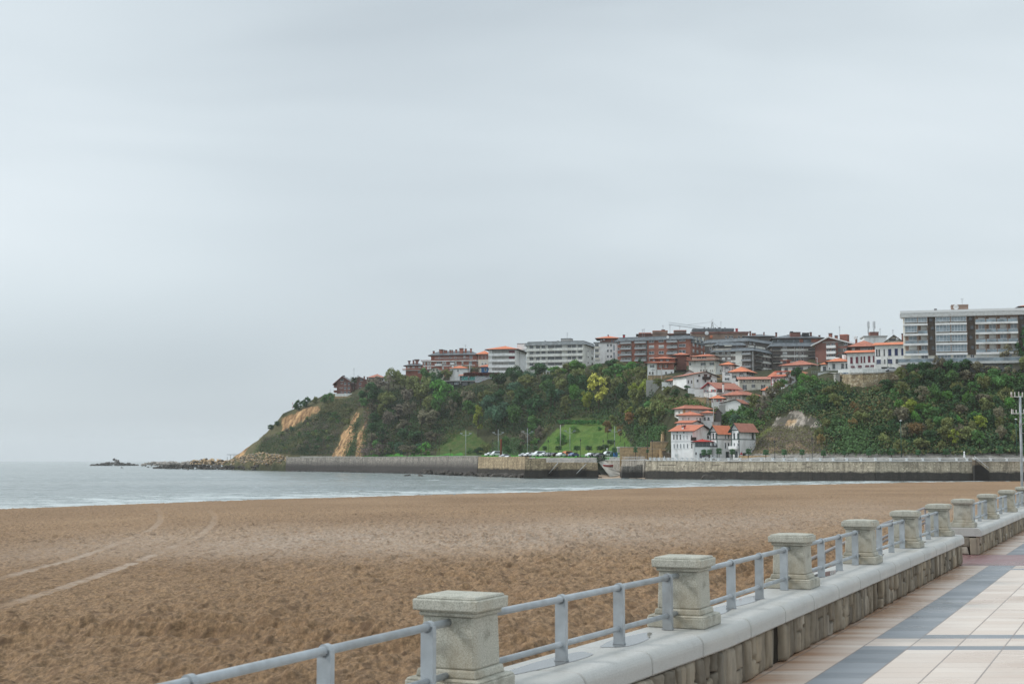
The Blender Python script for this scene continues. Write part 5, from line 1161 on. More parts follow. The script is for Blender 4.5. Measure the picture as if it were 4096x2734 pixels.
# small clipped trees
def lolly(px, py, wpx, hpx, Y, label, group, col='topiary green', stem=1.2):
    p = at(px, py, Y); s = Y/F
    T = thing('clipped_tree', label, 'tree', (p.x, Y, ground(px, Y)), tr_rnd.uniform(0, 6), group)
    k = '_lol'
    if k not in PROTO:
        rs = np.random.RandomState(4); cs = [(.0, 0, .5)]+[(.22*math.cos(a), .22*math.sin(a), z) for a in np.arange(0, 6.28, .9) for z in (.25, .72)]; V, Q, lv = leaf_cloud(rs, cs, [.42]+[.27]*(len(cs)-1), 900, .05, flat=1, hollow=.75)
        mb = MB(); mb.tube([(0, 0, -1), (0, 0, .4)], .035, 6); PROTO[k] = (np_mesh('crown', V, Q, [M['leaf topiary green']], False, None, None, {'lv': lv}), mb.mesh('trunk', [M['trunk']]))
    me, tm = PROTO[k]; zc = p.z-T.location.z-hpx*s*.5
    c = link('crown', me, T, (0, 0, max(zc, .3))); c.scale = (wpx*s*.95, wpx*s*.95, hpx*s*1.0); c.material_slots[0].link = 'OBJECT'; c.material_slots[0].material = M['leaf '+col]
    t_ = link('trunk', tm, T, (0, 0, max(zc, .3)+.2)); t_.scale = (3, 3, max(zc, .3)+.6)
TP = [(2499, 1800, 20, 21), (2542, 1799, 20, 24), (2590, 1804, 14, 15), (2457, 1800, 22, 25), (2794, 1808, 26, 27), (2815, 1809, 24, 26), (2838, 1808, 24, 24), (2876, 1805, 26, 28), (2930, 1807, 26, 26), (2994, 1806, 26, 26), (3063, 1809, 28, 24), (3137, 1809, 26, 26), (3208, 1809, 25, 26), (3294, 1812, 24, 26), (3377, 1812, 16, 20), (3474, 1812, 23, 28), (3566, 1811, 27, 30), (3672, 1812, 22, 24), (3783, 1811, 26, 28), (3894, 1815, 30, 28), (3997, 1807, 32, 34), (4092, 1810, 30, 32)]
for i, (x, y, w_, h) in enumerate(TP):
    wh = 'by the stone steps' if x < 2700 else 'before the white waterfront houses' if x < 2950 else 'at the foot of the dry slope' if x < 3330 else 'at the foot of the wooded bluff'
    lolly(x, y, w_, h, float(quay_Y(np.array(float(xs(x)))))+4, f'clipped round tree {wh}', 'clipped promenade trees')
for x in (2143, 2179, 2234, 2308, 2355, 2400, 2421, 2441):
    lolly(x, 1792, 32 if x not in (2143, 2179) else 22, 20, 556, 'dark umbrella shaped tree behind the cars', 'umbrella trees of the car park', 'dark green')
for x, y in ((1486, 1806), (1520, 1800), (1540, 1805), (1575, 1803), (1615, 1802), (1630, 1801), (1643, 1802), (1685, 1801), (1705, 1806), (1742, 1798), (1757, 1797), (1803, 1800)):
    lolly(x, y, 11, 11, float(quay_Y(np.array(float(xs(x)))))+28, 'spindly staked young tree in the lawn', 'staked saplings on the lawn', 'olive')
for x, y, w_, h, c in ((1520, 1822, 60, 50, 'grey brown'), (1600, 1820, 70, 60, 'blue green'), (1660, 1822, 60, 44, 'mid green'), (1700, 1820, 70, 56, 'bright green'), (1930, 1815, 46, 44, 'olive'), (1955, 1818, 40, 50, 'olive'), (1910, 1818, 60, 34, 'dark green'), (2030, 1820, 40, 40, 'dark green'),
                       (2100, 1790, 70, 70, 'grey brown'), (2160, 1760, 50, 60, 'grey brown'), (2145, 1778, 50, 30, 'bright green'), (2130, 1745, 60, 60, 'mid green'), (2245, 1778, 72, 50, 'bright green'), (2298, 1730, 44, 32, 'bright green'), (2397, 1722, 22, 16, 'hedge green'), (2020, 1790, 60, 50, 'mid green'), (1880, 1815, 30, 24, 'mid green')):
    tree_px(x, y, w_, h, c, 'bush', f'{c} bush at the foot of the wooded slope' if x < 2080 else f'{c} bush on or beside the green bank', 'bushes along the slope foot', cat='shrub', name='shrub')
# palms
def palm(px, py_foot, h, r, Y, label, z=None):
    p = at(px, py_foot, Y); T = thing('palm_tree', label, 'palm tree', p if z is None else (p.x, Y, z)); mb = MB(); mb.tube([(0, 0, -.5), (.05, 0, h*.5), (0, 0, h)], r*.10, 8, r2=r*.09); mb.build('trunk', M['trunk'], T, True)
    rnd = random.Random(int(px)); mb = MB()
    for i in range(90):
        a = rnd.uniform(0, 6.28); e = rnd.uniform(-.35, 1.35); ln = r*rnd.uniform(.8, 1.1); pts = []
        for k in range(7):
            u = k/6; el = e-u*1.15; pts.append(((pts[-1][0]+math.cos(el)*ln/6) if pts else 0, (pts[-1][1]+math.sin(el)*ln/6) if pts else h))
        wd = r*.075; ca, sa = math.cos(a), math.sin(a); vs = []
        for k, (q, z_) in enumerate(pts):
            ww = wd*math.sin(math.pi*min(1, .15+k/7)); vs += [(q*ca-sa*ww, q*sa+ca*ww, z_-ww*.5), (q*ca, q*sa, z_), (q*ca+sa*ww, q*sa-ca*ww, z_-ww*.5)]
        mb.add(vs, [(k*3+j, k*3+j+1, k*3+j+4, k*3+j+3) for k in range(6) for j in (0, 1)])
    mb.build('crown', palm_leaf, T)
palm_leaf = mat('palm_leaf', (.045, .075, .028), .7, .2, .4, 2)
palm(1416, 1576, 8.6, 3.3, 836, 'tall palm silhouetted before the brick block on the headland'); palm(2079, 1822, 2.6, 2.4, 545, 'stubby palm beside the rusty column at the car park')

# ============================================================ STREET FURNITURE AND CARS
def gz(px, Y): return ground(px, Y)
def lamp_double(px, py_top, Y, label):
    z0 = gz(px, Y); zt = at(px, py_top, Y).z-z0; x = at(px, 1820, Y).x
    T = thing('street_lamp', label, 'street lamp', (x, Y, z0), tr_rnd.uniform(-.2, .2), 'tall twin armed lamps of the car park')
    mb = MB(); mb.tube([(0, 0, 0), (0, 0, zt)], .13, 8, r2=.08); mb.build('pole', M['galvanised'], T, True)
    for s in (-1, 1):
        mb = MB(); mb.tube([(0, 0, zt*.80), (s*1.0, 0, zt*.815), (s*1.9, 0, zt*.86)], .07, 6); mb.box(*(sorted((s*1.3, s*2.3))), -.16, .16, zt*.865, zt*.895); mb.build('lamp_arm', M['galvanised'], T)
for x, y, Y in ((1863, 1719, 560), (1993, 1716, 556), (2110, 1712, 553), (2280, 1708, 548), (2459, 1704, 530)): lamp_double(x, y, Y, f'tall twin armed lamp {dict(zip((1863, 1993, 2110, 2280, 2459), ("standing on the lawn left of the cars", "just left of the rusty column", "between the rusty column and the green bank", "in front of the green bank", "beside the orange brown trees")))[x]}')
def lantern(px, py_top, Y, label, group='black lanterns along the promenade', m='black_metal'):
    z0 = gz(px, Y); zt = max(at(px, py_top, Y).z-z0, 2.5); x = at(px, 1820, Y).x; T = thing('lantern_post', label, 'lamp post', (x, Y, z0), 0, group)
    mb = MB(); mb.lathe([(.16, 0), (.16, .4), (.07, .5), (.055, zt-.7), (.09, zt-.66), (.05, zt-.6)], n=8); mb.build('pole', M[m], T)
    mb = MB(); mb.frus((0, 0), .22, .22, zt-.6, .42, .42, zt-.12); mb.frus((0, 0), .5, .5, zt-.118, .1, .1, zt+.12); mb.build('lantern', M[m], T)
for x, y, Y, l in ((1971, 1757, 556, 'left of the rusty column'), (2155, 1757, 500, 'among the parked cars before the green bank'), (2193, 1760, 500, 'among the cars, second left of the tall concrete pole'), (2322, 1756, 484, 'above the pier before the green bank'), (2413, 1760, 482, 'behind the dark cars right of the pier'), (2434, 1760, 482, 'beside the white van'),
                (2457, 1760, 482, 'in front of the orange brown trees'), (2523, 1757, 466, 'before the ochre retaining wall'), (2582, 1742, 466, 'above the ochre retaining wall'), (2610, 1758, 455, 'at the foot of the long stairs'), (2688, 1761, 444, 'at the left corner of the white waterfront house'), (2753, 1761, 442, 'in front of the white waterfront house'),
                (2803, 1764, 436, 'before the glazed annex'), (2848, 1764, 432, 'between the annex and the green trimmed houses'), (2956, 1762, 425, 'by the dark green garage door'), (3099, 1762, 412, 'at the foot of the dry slope'), (3249, 1750, 403, 'tall one at the foot of the rocky slope')): lantern(x, y, Y, 'black lantern post '+l)
for x, y, Y, l in ((3606, 1682, 394, 'tall green lamp post before the orange brown bushes'), (4068, 1676, 391, 'tall green lamp post at the right edge beside the mast')):
    z0 = gz(x, Y); zt = at(x, y, Y).z-z0; T = thing('green_lamp_post', l, 'lamp post', (at(x, 1820, Y).x, Y, z0)); mb = MB(); mb.tube([(0, 0, 0), (-.05, 0, zt)], .11, 8, r2=.07); mb.build('pole', M['green_metal'], T, True)
    mb = MB(); mb.lathe([(.1, zt-.1), (.34, zt), (.3, zt+.12), (.1, zt+.2)], n=10); mb.build('lamp_head', M['lamp_white'], T)
for x, yt, yb, Y, m, r, n_, l, c in ((2004, 1755, 1822, 545, 'rust', .42, 'rusty_column', 'tall rust red steel column at the edge of the car park', 'column'), (2242, 1698, 1778, 575, 'concrete', .2, 'concrete_pole', 'old concrete pole at the foot of the green bank', 'pole'),
                                (2588, 1408, 1456, 640, 'trunk', .14, 'utility_pole', 'wooden utility pole before the white corner block', 'pole'), (2646, 1472, 1545, 560, 'concrete', .14, 'utility_pole', 'pale utility pole left of the mansion garden', 'pole'),
                                (2855, 1594, 1685, 452, 'concrete', .16, 'utility_pole', 'concrete pole between the stacked red roofs', 'pole'), (2612, 1475, 1541, 575, 'black_metal', .1, 'utility_pole', 'thin dark pole before the mansion terrace wall', 'pole'), (1321, 1556, 1582, 845, 'galvanised', .12, 'lamp_pole', 'short lamp pole on the skyline left of the brick block', 'lamp post'),
                                (1361, 1550, 1575, 838, 'black_metal', .1, 'lamp_pole', 'dark lamp pole before the brick block', 'lamp post'), (1879, 1457, 1495, 758, 'galvanised', .25, 'lamp_pole', 'thick grey pole behind the cafe sign', 'pole'), (3551, 1431, 1486, 452, 'green_metal', .08, 'lamp_pole', 'green lamp pole beside the parked grey car', 'lamp post'), (3776, 1427, 1475, 449, 'green_metal', .08, 'lamp_pole', 'green lamp pole before the apartment block', 'lamp post'),
                                (3269, 1431, 1452, 500, 'galvanised', .1, 'lamp_pole', 'short grey lamp pole behind the tiled house', 'lamp post')):
    a = at(x, yb, Y); h = at(x, yt, Y).z-a.z; T = thing(n_, l, c, a); mb = MB(); mb.tube([(0, 0, -2), (0, 0, h)], r, 10 if r > .3 else 6, r2=r*.85); mb.build('shaft' if n_ == 'rusty_column' else 'pole', M[m], T, True)
    if n_ in ('lamp_pole',): mb = MB(); mb.box(-.5, .1, -.12, .12, h, h+.14); mb.build('lamp_head', M['lamp_white'], T)
    if n_ == 'utility_pole': mb = MB(); mb.box(-.9, .9, -.06, .06, h-.5, h-.38); mb.build('crossarm', M[m], T)
# lattice pylon by the long roofed house
a = at(2832, 1640, 486); h = at(2832, 1540, 486).z-a.z; T = thing('lattice_pylon', 'slim dark lattice pylon in front of the red gabled house', 'pylon', a); mb = MB()
for sx in (-.45, .45):
    for sy in (-.45, .45): mb.tube([(sx, sy, -3), (sx*.4, sy*.4, h)], .06, 4)
for i in range(12):
    z = -1+(h+.5)*i/12; k = .45*(1-.6*max(0, z)/h); mb.tube([(-k, -k, z), (k, -k, z+h/13)], .035, 4); mb.tube([(k, k, z), (k, -k, z+h/13)], .035, 4)
mb.build('lattice', M['rail_grey'], T); mb = MB(); mb.box(-1.2, 1.2, -.08, .08, h*.72, h*.76); mb.build('crossarm', M['rail_grey'], T)
# cars
def car_parts(kind):
    """returns profile-built body, glass and wheel meshes; x = length"""
    L, W, H = (4.2, 1.75, 1.45) if kind == 'car' else (4.6, 1.85, 1.95)
    if kind == 'car': body = [(-2.1, .35), (-2.08, .75), (-1.95, .95), (-1.25, 1.0), (-.55, 1.42), (.75, 1.45), (1.55, 1.0), (2.0, .92), (2.1, .6), (2.1, .35)]; gl = [(-1.1, 1.0), (-.5, 1.37), (.72, 1.4), (1.4, 1.0)]
    else: body = [(-2.3, .4), (-2.3, .9), (-1.75, 1.1), (-1.2, 1.75), (-.8, 1.92), (2.15, 1.95), (2.3, 1.6), (2.3, .4)]; gl = [(-1.6, 1.12), (-1.1, 1.75), (2.1, 1.75), (2.15, 1.15)]
    mb = MB(); n = len(body)
    ins = lambda z: W/2-(max(0, z-.95)*.28)
    mb.add([(x, -ins(z), z) for x, z in body]+[(x, ins(z), z) for x, z in body], [tuple(range(n)), tuple(reversed(range(n, 2*n)))]+[(i, i+n, (i+1) % n+n, (i+1) % n) for i in range(n)])
    g = MB(); n = len(gl); e = .012; g.add([(x, -ins(z)-e, z) for x, z in gl]+[(x, ins(z)+e, z) for x, z in gl], [tuple(range(n)), tuple(reversed(range(n, 2*n)))])
    (x0, z0), (x1, z1) = gl[0], gl[1]; g.add([(x0-.03, -.68, z0+.02), (x0-.03, .68, z0+.02), (x1-.03, .58, z1+.01), (x1-.03, -.58, z1+.01)], ((0, 1, 2, 3),))
    wh = MB(); wh.tube([(0, -.1, 0), (0, .1, 0)], .31, 12)
    ld = MB(); ld.box(body[1][0]-.03, body[1][0]+.05, .4, .75, .62, .76); ld.box(body[1][0]-.03, body[1][0]+.05, -.75, -.4, .62, .76)
    return mb.mesh('body', [M['car white']]), g.mesh('window_glass', [M['glass']]), wh.mesh('wheel', [M['tyre']]), ld.mesh('headlights', [M['lamp_white']]), W
for k, c in {'white': (.72, .74, .76), 'silver': (.42, .44, .46), 'dark': (.03, .035, .045), 'red': (.25, .02, .02), 'blue': (.08, .12, .25), 'orange': (.55, .16, .04), 'grey': (.16, .17, .18)}.items(): M['car '+k] = mat('car_paint_'+k, c, .22, .6, .03, 1)
CK = {k: car_parts(k) for k in ('car', 'van')}
def car(px, Y, col, kind, label, rz, z=None, group='cars parked along the quay'):
    bm_, gm, wm, lm, W = CK[kind]; x = at(px, 1820, Y).x
    T = thing('parked_van' if kind == 'van' else 'parked_car', label, kind, (x, Y, (gz(px, Y) if z is None else z)), rz, group)
    b = link('body', bm_, T); b.material_slots[0].link = 'OBJECT'; b.material_slots[0].material = M['car '+col]; link('window_glass', gm, T); link('headlights', lm, b)
    for sx in (-1.3, 1.35):
        for sy in (-W/2+.05, W/2-.05): link('wheel', wm, T, (sx, sy, .31))
CARS = [(1961, 552, 'white', 'car', 'small white car left of the white van'), (1986, 550, 'white', 'van', 'white van left of the rusty column'), (2019, 520, 'silver', 'car', 'silver car just right of the rusty column'), (2031, 519, 'white', 'car', 'white car, second right of the rusty column'),
        (2053, 516, 'silver', 'car', 'silver car, third right of the rusty column'), (2076, 514, 'white', 'car', 'white car in the middle of the long row'), (2098, 512, 'silver', 'car', 'silver car left of the tall lamp in the row'), (2118, 510, 'white', 'car', 'white car right of the tall lamp in the row'), (2138, 508, 'silver', 'car', 'silver car left of the small white van'),
        (2156, 506, 'white', 'van', 'small white van in the middle of the row'), (2181, 504, 'white', 'car', 'white car right of the small white van'), (2198, 501, 'grey', 'car', 'grey car with a reddish neighbour in the row'), (2217, 500, 'dark', 'car', 'dark car left of the white estate'), (2244, 496, 'white', 'car', 'white estate car left of the orange topped van'),
        (2267, 500, 'orange', 'van', 'orange topped van in the car park'), (2294, 492, 'blue', 'car', 'blue and silver car at the right end of the row'), (2362, 488, 'white', 'car', 'white car at the left of the second group'), (2379, 486, 'dark', 'car', 'dark car beside the white one in the second group'), (2398, 484, 'grey', 'car', 'grey hatchback in the second group'), (2434, 496, 'white', 'van', 'white van beside the recycling bins')]
for px, Y, c, k, l in CARS: car(px, Y, c, k, l, R(rw.uniform(28, 62)))
car(1370, 708, 'white', 'car', 'lone white car on the road below the ochre cliff', R(4)); car(2835, 432, 'white', 'car', 'white car parked before the glazed annex', R(8)); car(3575, 450.5, 'silver', 'car', 'silver hatchback on the stone terrace beside the white ramp building', R(178), at(3575, 1486, 450.5).z)
car(3712, 449.5, 'dark', 'car', 'dark car half hidden under the apartment terrace', R(178), at(3712, 1478, 449.5).z)
for x, c, l in ((2448, 'green_metal', 'green recycling bin'), (2462, 'blue_paint', 'blue recycling bin')):
    p = qpt(x, 6); T = thing('recycling_bin', l+' beside the white van', 'recycling bin', (p.x, p.y, gz(x, p.y))); mb = MB(); mb.lathe([(.6, 0), (.75, .3), (.8, 1.2), (.65, 1.6), (.3, 1.85)], n=12); mb.build('shell', M[c], T, True); mb = MB(); mb.box(-.3, .3, -.84, -.72, 1.15, 1.4); mb.build('opening', M['black_metal'], T)
# red rowing boat on the ramp
bt = at(2437, 1866, 474); T = thing('rowing_boat', 'small red and white rowing boat pulled up on the stone ramp', 'boat', bt, R(-28)); mb = MB(); n = 9; vs = []
for i in range(n):
    u = i/(n-1)*2-1; w_ = .8*(1-abs(u)**2.2)**.6+.03
    vs += [(u*2.3, -w_, .75+.18*u*u), (u*2.2, -w_*.55, .12+.1*u*u), (u*2.2, w_*.55, .12+.1*u*u), (u*2.3, w_, .75+.18*u*u)]
mb.add(vs, [(i*4+j, i*4+j+1, i*4+j+5, i*4+j+4) for i in range(n-1) for j in range(3)]); mb.build('hull', M['red_roof'] if False else mat('boat_red', (.32, .04, .03), .4, .5, .1, 2), T)
mb = MB()
for i in range(n-1):
    for j in (0, 3): mb.tube([vs[i*4+j], vs[i*4+4+j]], .06, 5)
mb.build('gunwale', M['lamp_white'], T); mb = MB(); mb.box(-.2, .1, -.62, .62, .5, .55); mb.box(1.0, 1.3, -.55, .55, .5, .55); mb.build('thwart', M['dark_wood'], T)
# ============================================================ BUILDINGS
_wm = {}
def window_mesh(w_, h, kind):
    w_ = round(max(w_, .35), 1); h = round(max(h, .4), 1); key = (w_, h, kind)
    if key in _wm: return _wm[key]
    mb = MB(); fr = {'w': 'white_frame', 'b': 'dark_wood', 'bl': 'white_frame', 'gs': 'white_frame', 'rs': 'white_frame', 'ds': 'white_frame', 'red': 'red_panel', 'blue': 'blue_panel', 'gl': 'white_frame', 'gr': 'green_wood', 'rw': 'red_wood', 'dk': 'dark_wood', 'st': 'cream_wall', 'brn': 'dark_wood'}[kind]
    x0, x1 = -w_/2, w_/2; z0, z1 = -h/2, h/2; f = .07 if kind not in ('dk',) else .05
    mb.box(x0, x0+f, -.06, .02, z0, z1); mb.box(x1-f, x1, -.06, .02, z0, z1); mb.box(x0+f, x1-f, -.06, .02, z0, z0+f); mb.box(x0+f, x1-f, -.06, .02, z1-f, z1)
    n = {'gl': max(2, int(w_/.9)), 'w': 2 if w_ > 1.1 else 1, 'st': 2, 'gs': 2, 'rs': 2, 'ds': 2, 'bl': 1, 'gr': 2 if w_ > 1 else 1}.get(kind, 1)
    for i in range(1, n): x = x0+(x1-x0)*i/n; mb.box(x-.035, x+.035, -.05, .01, z0+f, z1-f)
    if kind == 'gl': mb.box(x0+f, x1-f, -.052, .012, z0+h*.33, z0+h*.33+.07)
    mb.box(x0-.08, x1+.08, -.12, .02, z0-.09, z0-.003)     # sill
    pane = 2 if kind == 'gl' else 1
    if kind in ('red', 'blue'): pane = 0
    zb = z0+f
    if kind == 'bl': mb.box(x0+f, x1-f, -.03, .01, z0+h*.35, z1-f, 3)
    mb.quad((x0+f, -.012, zb), (x1-f, -.012, zb), (x1-f, -.012, z1-f), (x0+f, -.012, z1-f), pane)
    sh = {'gs': 'green_wood', 'rs': 'red_wood', 'ds': 'black_timber'}.get(kind)
    if sh:
        mb.box(x0-w_*.42, x0-.01, -.07, .015, z0, z1, 4); mb.box(x1+.01, x1+w_*.42, -.07, .015, z0, z1, 4)
    _wm[key] = mb.mesh('window', [M[fr], M['glass'], M['glass_light'], M['blind'], M[sh or 'green_wood']]); return _wm[key]
class Bld:
    def __init__(s, name, label, xc, yb, Y, xl, xr, yt, th=15, wall='white_wall', D=10, found=5, cat='building', group=None, into=None, wallname='wall'):
        s.Cw = at(xc, yb, Y); s.th = R(th); s.Y = Y; s.k = Y/F
        s.ex = Vector((math.cos(s.th), -math.sin(s.th), 0)); s.ey = Vector((math.sin(s.th), math.cos(s.th), 0))
        def solve(dirv, px):
            lo, hi = .5, 150.
            for _ in range(40):
                m_ = (lo+hi)/2; q = s.Cw+dirv*m_; p_ = proj(q.x, q.y, q.z)[0]
                if (p_ > px) == (dirv.x < 0): lo = m_
                else: hi = m_
            return lo
        s.L = solve(-s.ex, xl); s.D = solve(s.ey, xr) if xr and xr > xc else D
        s.H = at(xc, yt, Y).z-s.Cw.z; s.wall = wall
        s.xa, s.xb = -s.L, 0.
        if into is None: s.T = thing(name, label, cat, s.Cw, -s.th, group); s.off = Matrix.Identity(4)
        else:
            s.T = into.T; s.off = (Matrix.Translation(s.T.location) @ Matrix.Rotation(s.T.rotation_euler.z, 4, 'Z')).inverted() @ (Matrix.Translation(s.Cw) @ Matrix.Rotation(-s.th, 4, 'Z'))
        mb = MB(); mb.box(-s.L, 0, 0, s.D, -found, s.H); s.W = s.part(wallname, mb, M[wall])
    def part(s, name, mb, m, smooth=False, par=None):
        o = mb.build(name, m, par or s.T, smooth)
        if par is None: o.matrix_local = s.off
        return o
    def inst(s, name, me, par, loc, rz):
        o = bpy.data.objects.new(name, me); C.objects.link(o); o.parent = par
        M_ = Matrix.Translation(loc) @ Matrix.Rotation(rz, 4, 'Z')
        o.matrix_local = (s.off @ M_) if par is s.T else M_; return o
    def hit(s, face, px, py):
        d = Vector(ray(px, py)); o = Vector((0, 0, EYE)); n = -s.ey if face == 'F' else s.ex
        t = (s.Cw-o).dot(n)/d.dot(n); p = o+d*t-s.Cw
        return (p.dot(s.ex) if face == 'F' else p.dot(s.ey)), p.z
    def pos(s, px, py, v):
        d = Vector(ray(px, py)); o = Vector((0, 0, EYE)); t = (s.Cw+s.ey*v-o).dot(s.ey)/d.dot(s.ey); p = o+d*t-s.Cw; return p.dot(s.ex), v, p.z
    def win(s, face, pxs, pys, wp, hp, kind='w', name='window'):
        mid = sorted(pxs)[len(pxs)//2] if pxs else 0
        for py in pys:
            z = s.hit(face, mid, py(mid) if callable(py) else py)[1]
            for px in pxs:
                u = s.hit(face, px, 1500)[0]; k = s.k/(s.ex.x if face == 'F' else max(.25, s.ey.x)); me = window_mesh(wp*k, hp*s.k, kind)
                if face == 'F': s.inst(name, me, s.T, (u, -.004, z), 0)
                else: s.inst(name, me, s.T, (.004, u, z), R(90))
    def box(s, name, x0, x1, y0, y1, z0, z1, m, par=None): mb = MB(); mb.box(x0, x1, y0, y1, z0, z1); return s.part(name, mb, M[m], par=par)
    def band(s, face, px0, px1, py0, py1, outd, m, name='band', ind=0.0):
        (u0, z1), (u1, _) = s.hit(face, px0, py0), s.hit(face, px1, py0); z0 = s.hit(face, px0, py1)[1]
        if u0 > u1: u0, u1 = u1, u0
        if face == 'F': return s.box(name, u0, u1, -outd, -.004+ind, z0, z1, m)
        return s.box(name, .004-ind, outd, u0, u1, z0, z1, m)
    def balc(s, face, px0, px1, py0, py1, outd=1.1, m='rail_grey', under='white_wall', name='balcony'):
        """railing or parapet between rows py0..py1 with its slab under it"""
        (u0, z1), (u1, _) = s.hit(face, px0, py0), s.hit(face, px1, py0); z0 = s.hit(face, px0, py1)[1]
        if u0 > u1: u0, u1 = u1, u0
        mb = MB()
        def bx(a, b, c, d, e_, f_, mi):
            if face == 'F': mb.box(a, b, -d, -c, e_, f_, mi)
            else: mb.box(c, d, a, b, e_, f_, mi)
        bx(u0, u1, .004, outd, z0-.18, z0, 1); bx(u0, u1, outd-.07, outd-.005, z0, z1, 0)
        bx(u0, u0+.06, .004, outd-.07, z0, z1, 0); bx(u1-.06, u1, .004, outd-.07, z0, z1, 0)
        s.part(name, mb, [M[m], M[under]])
    def z(s, px, py, face='F'): return s.hit(face, px, py)[1]
    # roofs ------------------------------------------------
    def rect(s, ov): return s.xa-ov, s.xb+ov, -ov, s.D+ov
    def hip(s, h, m, ov=.8, z=None, name='roof', t=.22, rect=None):
        z = s.H if z is None else z; x0, x1, y0, y1 = rect or s.rect(ov); mb = MB(); w_, d = x1-x0, y1-y0; a = min(w_, d)/2*.98
        if w_ >= d: r0, r1 = (x0+a, (y0+y1)/2), (x1-a, (y0+y1)/2)
        else: r0, r1 = ((x0+x1)/2, y0+a), ((x0+x1)/2, y1-a)
        zl = z+.003; e = [(x0, y0, zl), (x1, y0, zl), (x1, y1, zl), (x0, y1, zl)]; u = [(p[0], p[1], zl+t) for p in e]; A = (r0[0], r0[1], zl+t+h); B = (r1[0], r1[1], zl+t+h)
        vs = e+u+[A, B]
        fs = [(3, 2, 1, 0), (0, 1, 5, 4), (1, 2, 6, 5), (2, 3, 7, 6), (3, 0, 4, 7)]
        if w_ >= d: fs += [(4, 5, 9, 8), (5, 6, 9), (6, 7, 8, 9), (7, 4, 8)]
        else: fs += [(4, 5, 8), (5, 6, 9, 8), (6, 7, 9), (7, 4, 8, 9)]
        mi = [1, 1, 1, 1, 1, 0, 0, 0, 0]; mb.v = vs; mb.f = fs; mb.m = mi
        mb.tube([A, B], .16, 6, 0); s.R = s.part(name, mb, [M[m], M['dark_wood']]); return s.R
    def gable(s, h, m, axis='y', ov=.8, fascia='dark_wood', z=None, t=.2, apex=.5, name='roof'):
        z = s.H if z is None else z; x0, x1, y0, y1 = s.xa, s.xb, 0, s.D; mb = MB(); g = MB()
        if axis == 'y':
            xm = x0+(x1-x0)*apex; sl = h/(xm-x0); sr = h/(x1-xm)
            P = [(x0-ov, z-sl*ov), (xm, z+h), (x1+ov, z-sr*ov)]
            def Q(i, y, dz): return (P[i][0], y, P[i][1]+.003+dz)
            ya, yb = -ov, y1+ov
            g.add([(x0, 0, z), (x1, 0, z), (xm, 0, z+h), (x0, y1, z), (x1, y1, z), (xm, y1, z+h)], ((0, 1, 2), (5, 4, 3)))
        else:
            ym = y0+(y1-y0)*apex; sl = h/(ym-y0); sr = h/(y1-ym)
            P = [(y0-ov, z-sl*ov), (ym, z+h), (y1+ov, z-sr*ov)]
            def Q(i, x, dz): return (x, P[i][0], P[i][1]+.003+dz)
            ya, yb = x1+ov, x0-ov
            g.add([(x1, 0, z), (x1, y1, z), (x1, ym, z+h), (x0, 0, z), (x0, y1, z), (x0, ym, z+h)], ((0, 1, 2), (5, 4, 3)))
        for i in (0, 1):
            vs = [Q(i, ya, 0), Q(i+1, ya, 0), Q(i+1, yb, 0), Q(i, yb, 0), Q(i, ya, t), Q(i+1, ya, t), Q(i+1, yb, t), Q(i, yb, t)]
            mb.add(vs, ((4, 5, 6, 7),), 0); mb.add(vs, ((3, 2, 1, 0), (0, 1, 5, 4), (2, 3, 7, 6), (3, 0, 4, 7), (1, 2, 6, 5)), 1)
        s.part('gable_wall', g, M[s.wall]); s.R = s.part(name, mb, [M[m], M[fascia]]); return s.R
    def mansard(s, h, m, ov=.9, inn=.3, z=None):
        z = s.H if z is None else z; x0, x1, y0, y1 = s.rect(ov); mb = MB(); i = ov+inn
        vs = [(x0, y0, z+.003), (x1, y0, z+.003), (x1, y1, z+.003), (x0, y1, z+.003), (x0+i, y0+i, z+h), (x1-i, y0+i, z+h), (x1-i, y1-i, z+h), (x0+i, y1-i, z+h)]
        mb.add(vs, ((3, 2, 1, 0), (0, 1, 5, 4), (1, 2, 6, 5), (2, 3, 7, 6), (3, 0, 4, 7), (4, 5, 6, 7)))
        mb.box(x0+i-.1, x1-i+.1, y0+i-.1, y1-i+.1, z+h+.002, z+h+.15); s.R = s.part('roof', mb, M[m]); return s.R
    def flat(s, t, m, ov=.4):
        x0, x1, y0, y1 = s.rect(ov); s.R = s.box('roof', x0, x1, y0, y1, s.H+.003, s.H+t, m); return s.R
    def chim(s, px, pyt, pyb, wpx, m='red_brick', cap='black_metal', y=2.5, flare=0, rnd=False):
        k = (s.Y+y)/F; u, v, z0 = s.pos(px, pyb, y); z1 = s.pos(px, pyt, y)[2]; w_ = wpx*k; mb = MB()
        if rnd: mb.lathe([(w_/2, z0-1.5), (w_/2, z1-.6)], (u, v, 0), 14, 0); mb.lathe([(w_/2*.96, z1-.598), (w_/2*.96, z1)], (u, v, 0), 14, 1)
        else:
            zz = z0+(z1-z0)*.45; mb.frus((u, v), w_*(1-flare), w_*(1-flare), z0-2, w_*(1-flare), w_*(1-flare), zz); mb.frus((u, v), w_*(1-flare), w_*(1-flare), zz, w_, w_, z1-.35); mb.box(u-w_*.5-.08, u+w_*.5+.08, v-w_*.5-.08, v+w_*.5+.08, z1-.348, z1, 1)
        s.part('chimney', mb, [M[m], M[cap]])
    def ant(s, px, pyt, pyb, y=4):
        u, v, z0 = s.pos(px, pyb, y); z1 = s.pos(px, pyt, y)[2]; mb = MB(); r = .05*s.Y/600+.02
        mb.tube([(u, v, z0-1), (u, v, z1)], r, 5)
        for i, q in enumerate((.95, .85, .6)): mb.tube([(u-.5+.1*i, v, z0+(z1-z0)*q), (u+.5-.1*i, v, z0+(z1-z0)*q)], r*.6, 4)
        s.part('antenna', mb, M['rail_grey'])
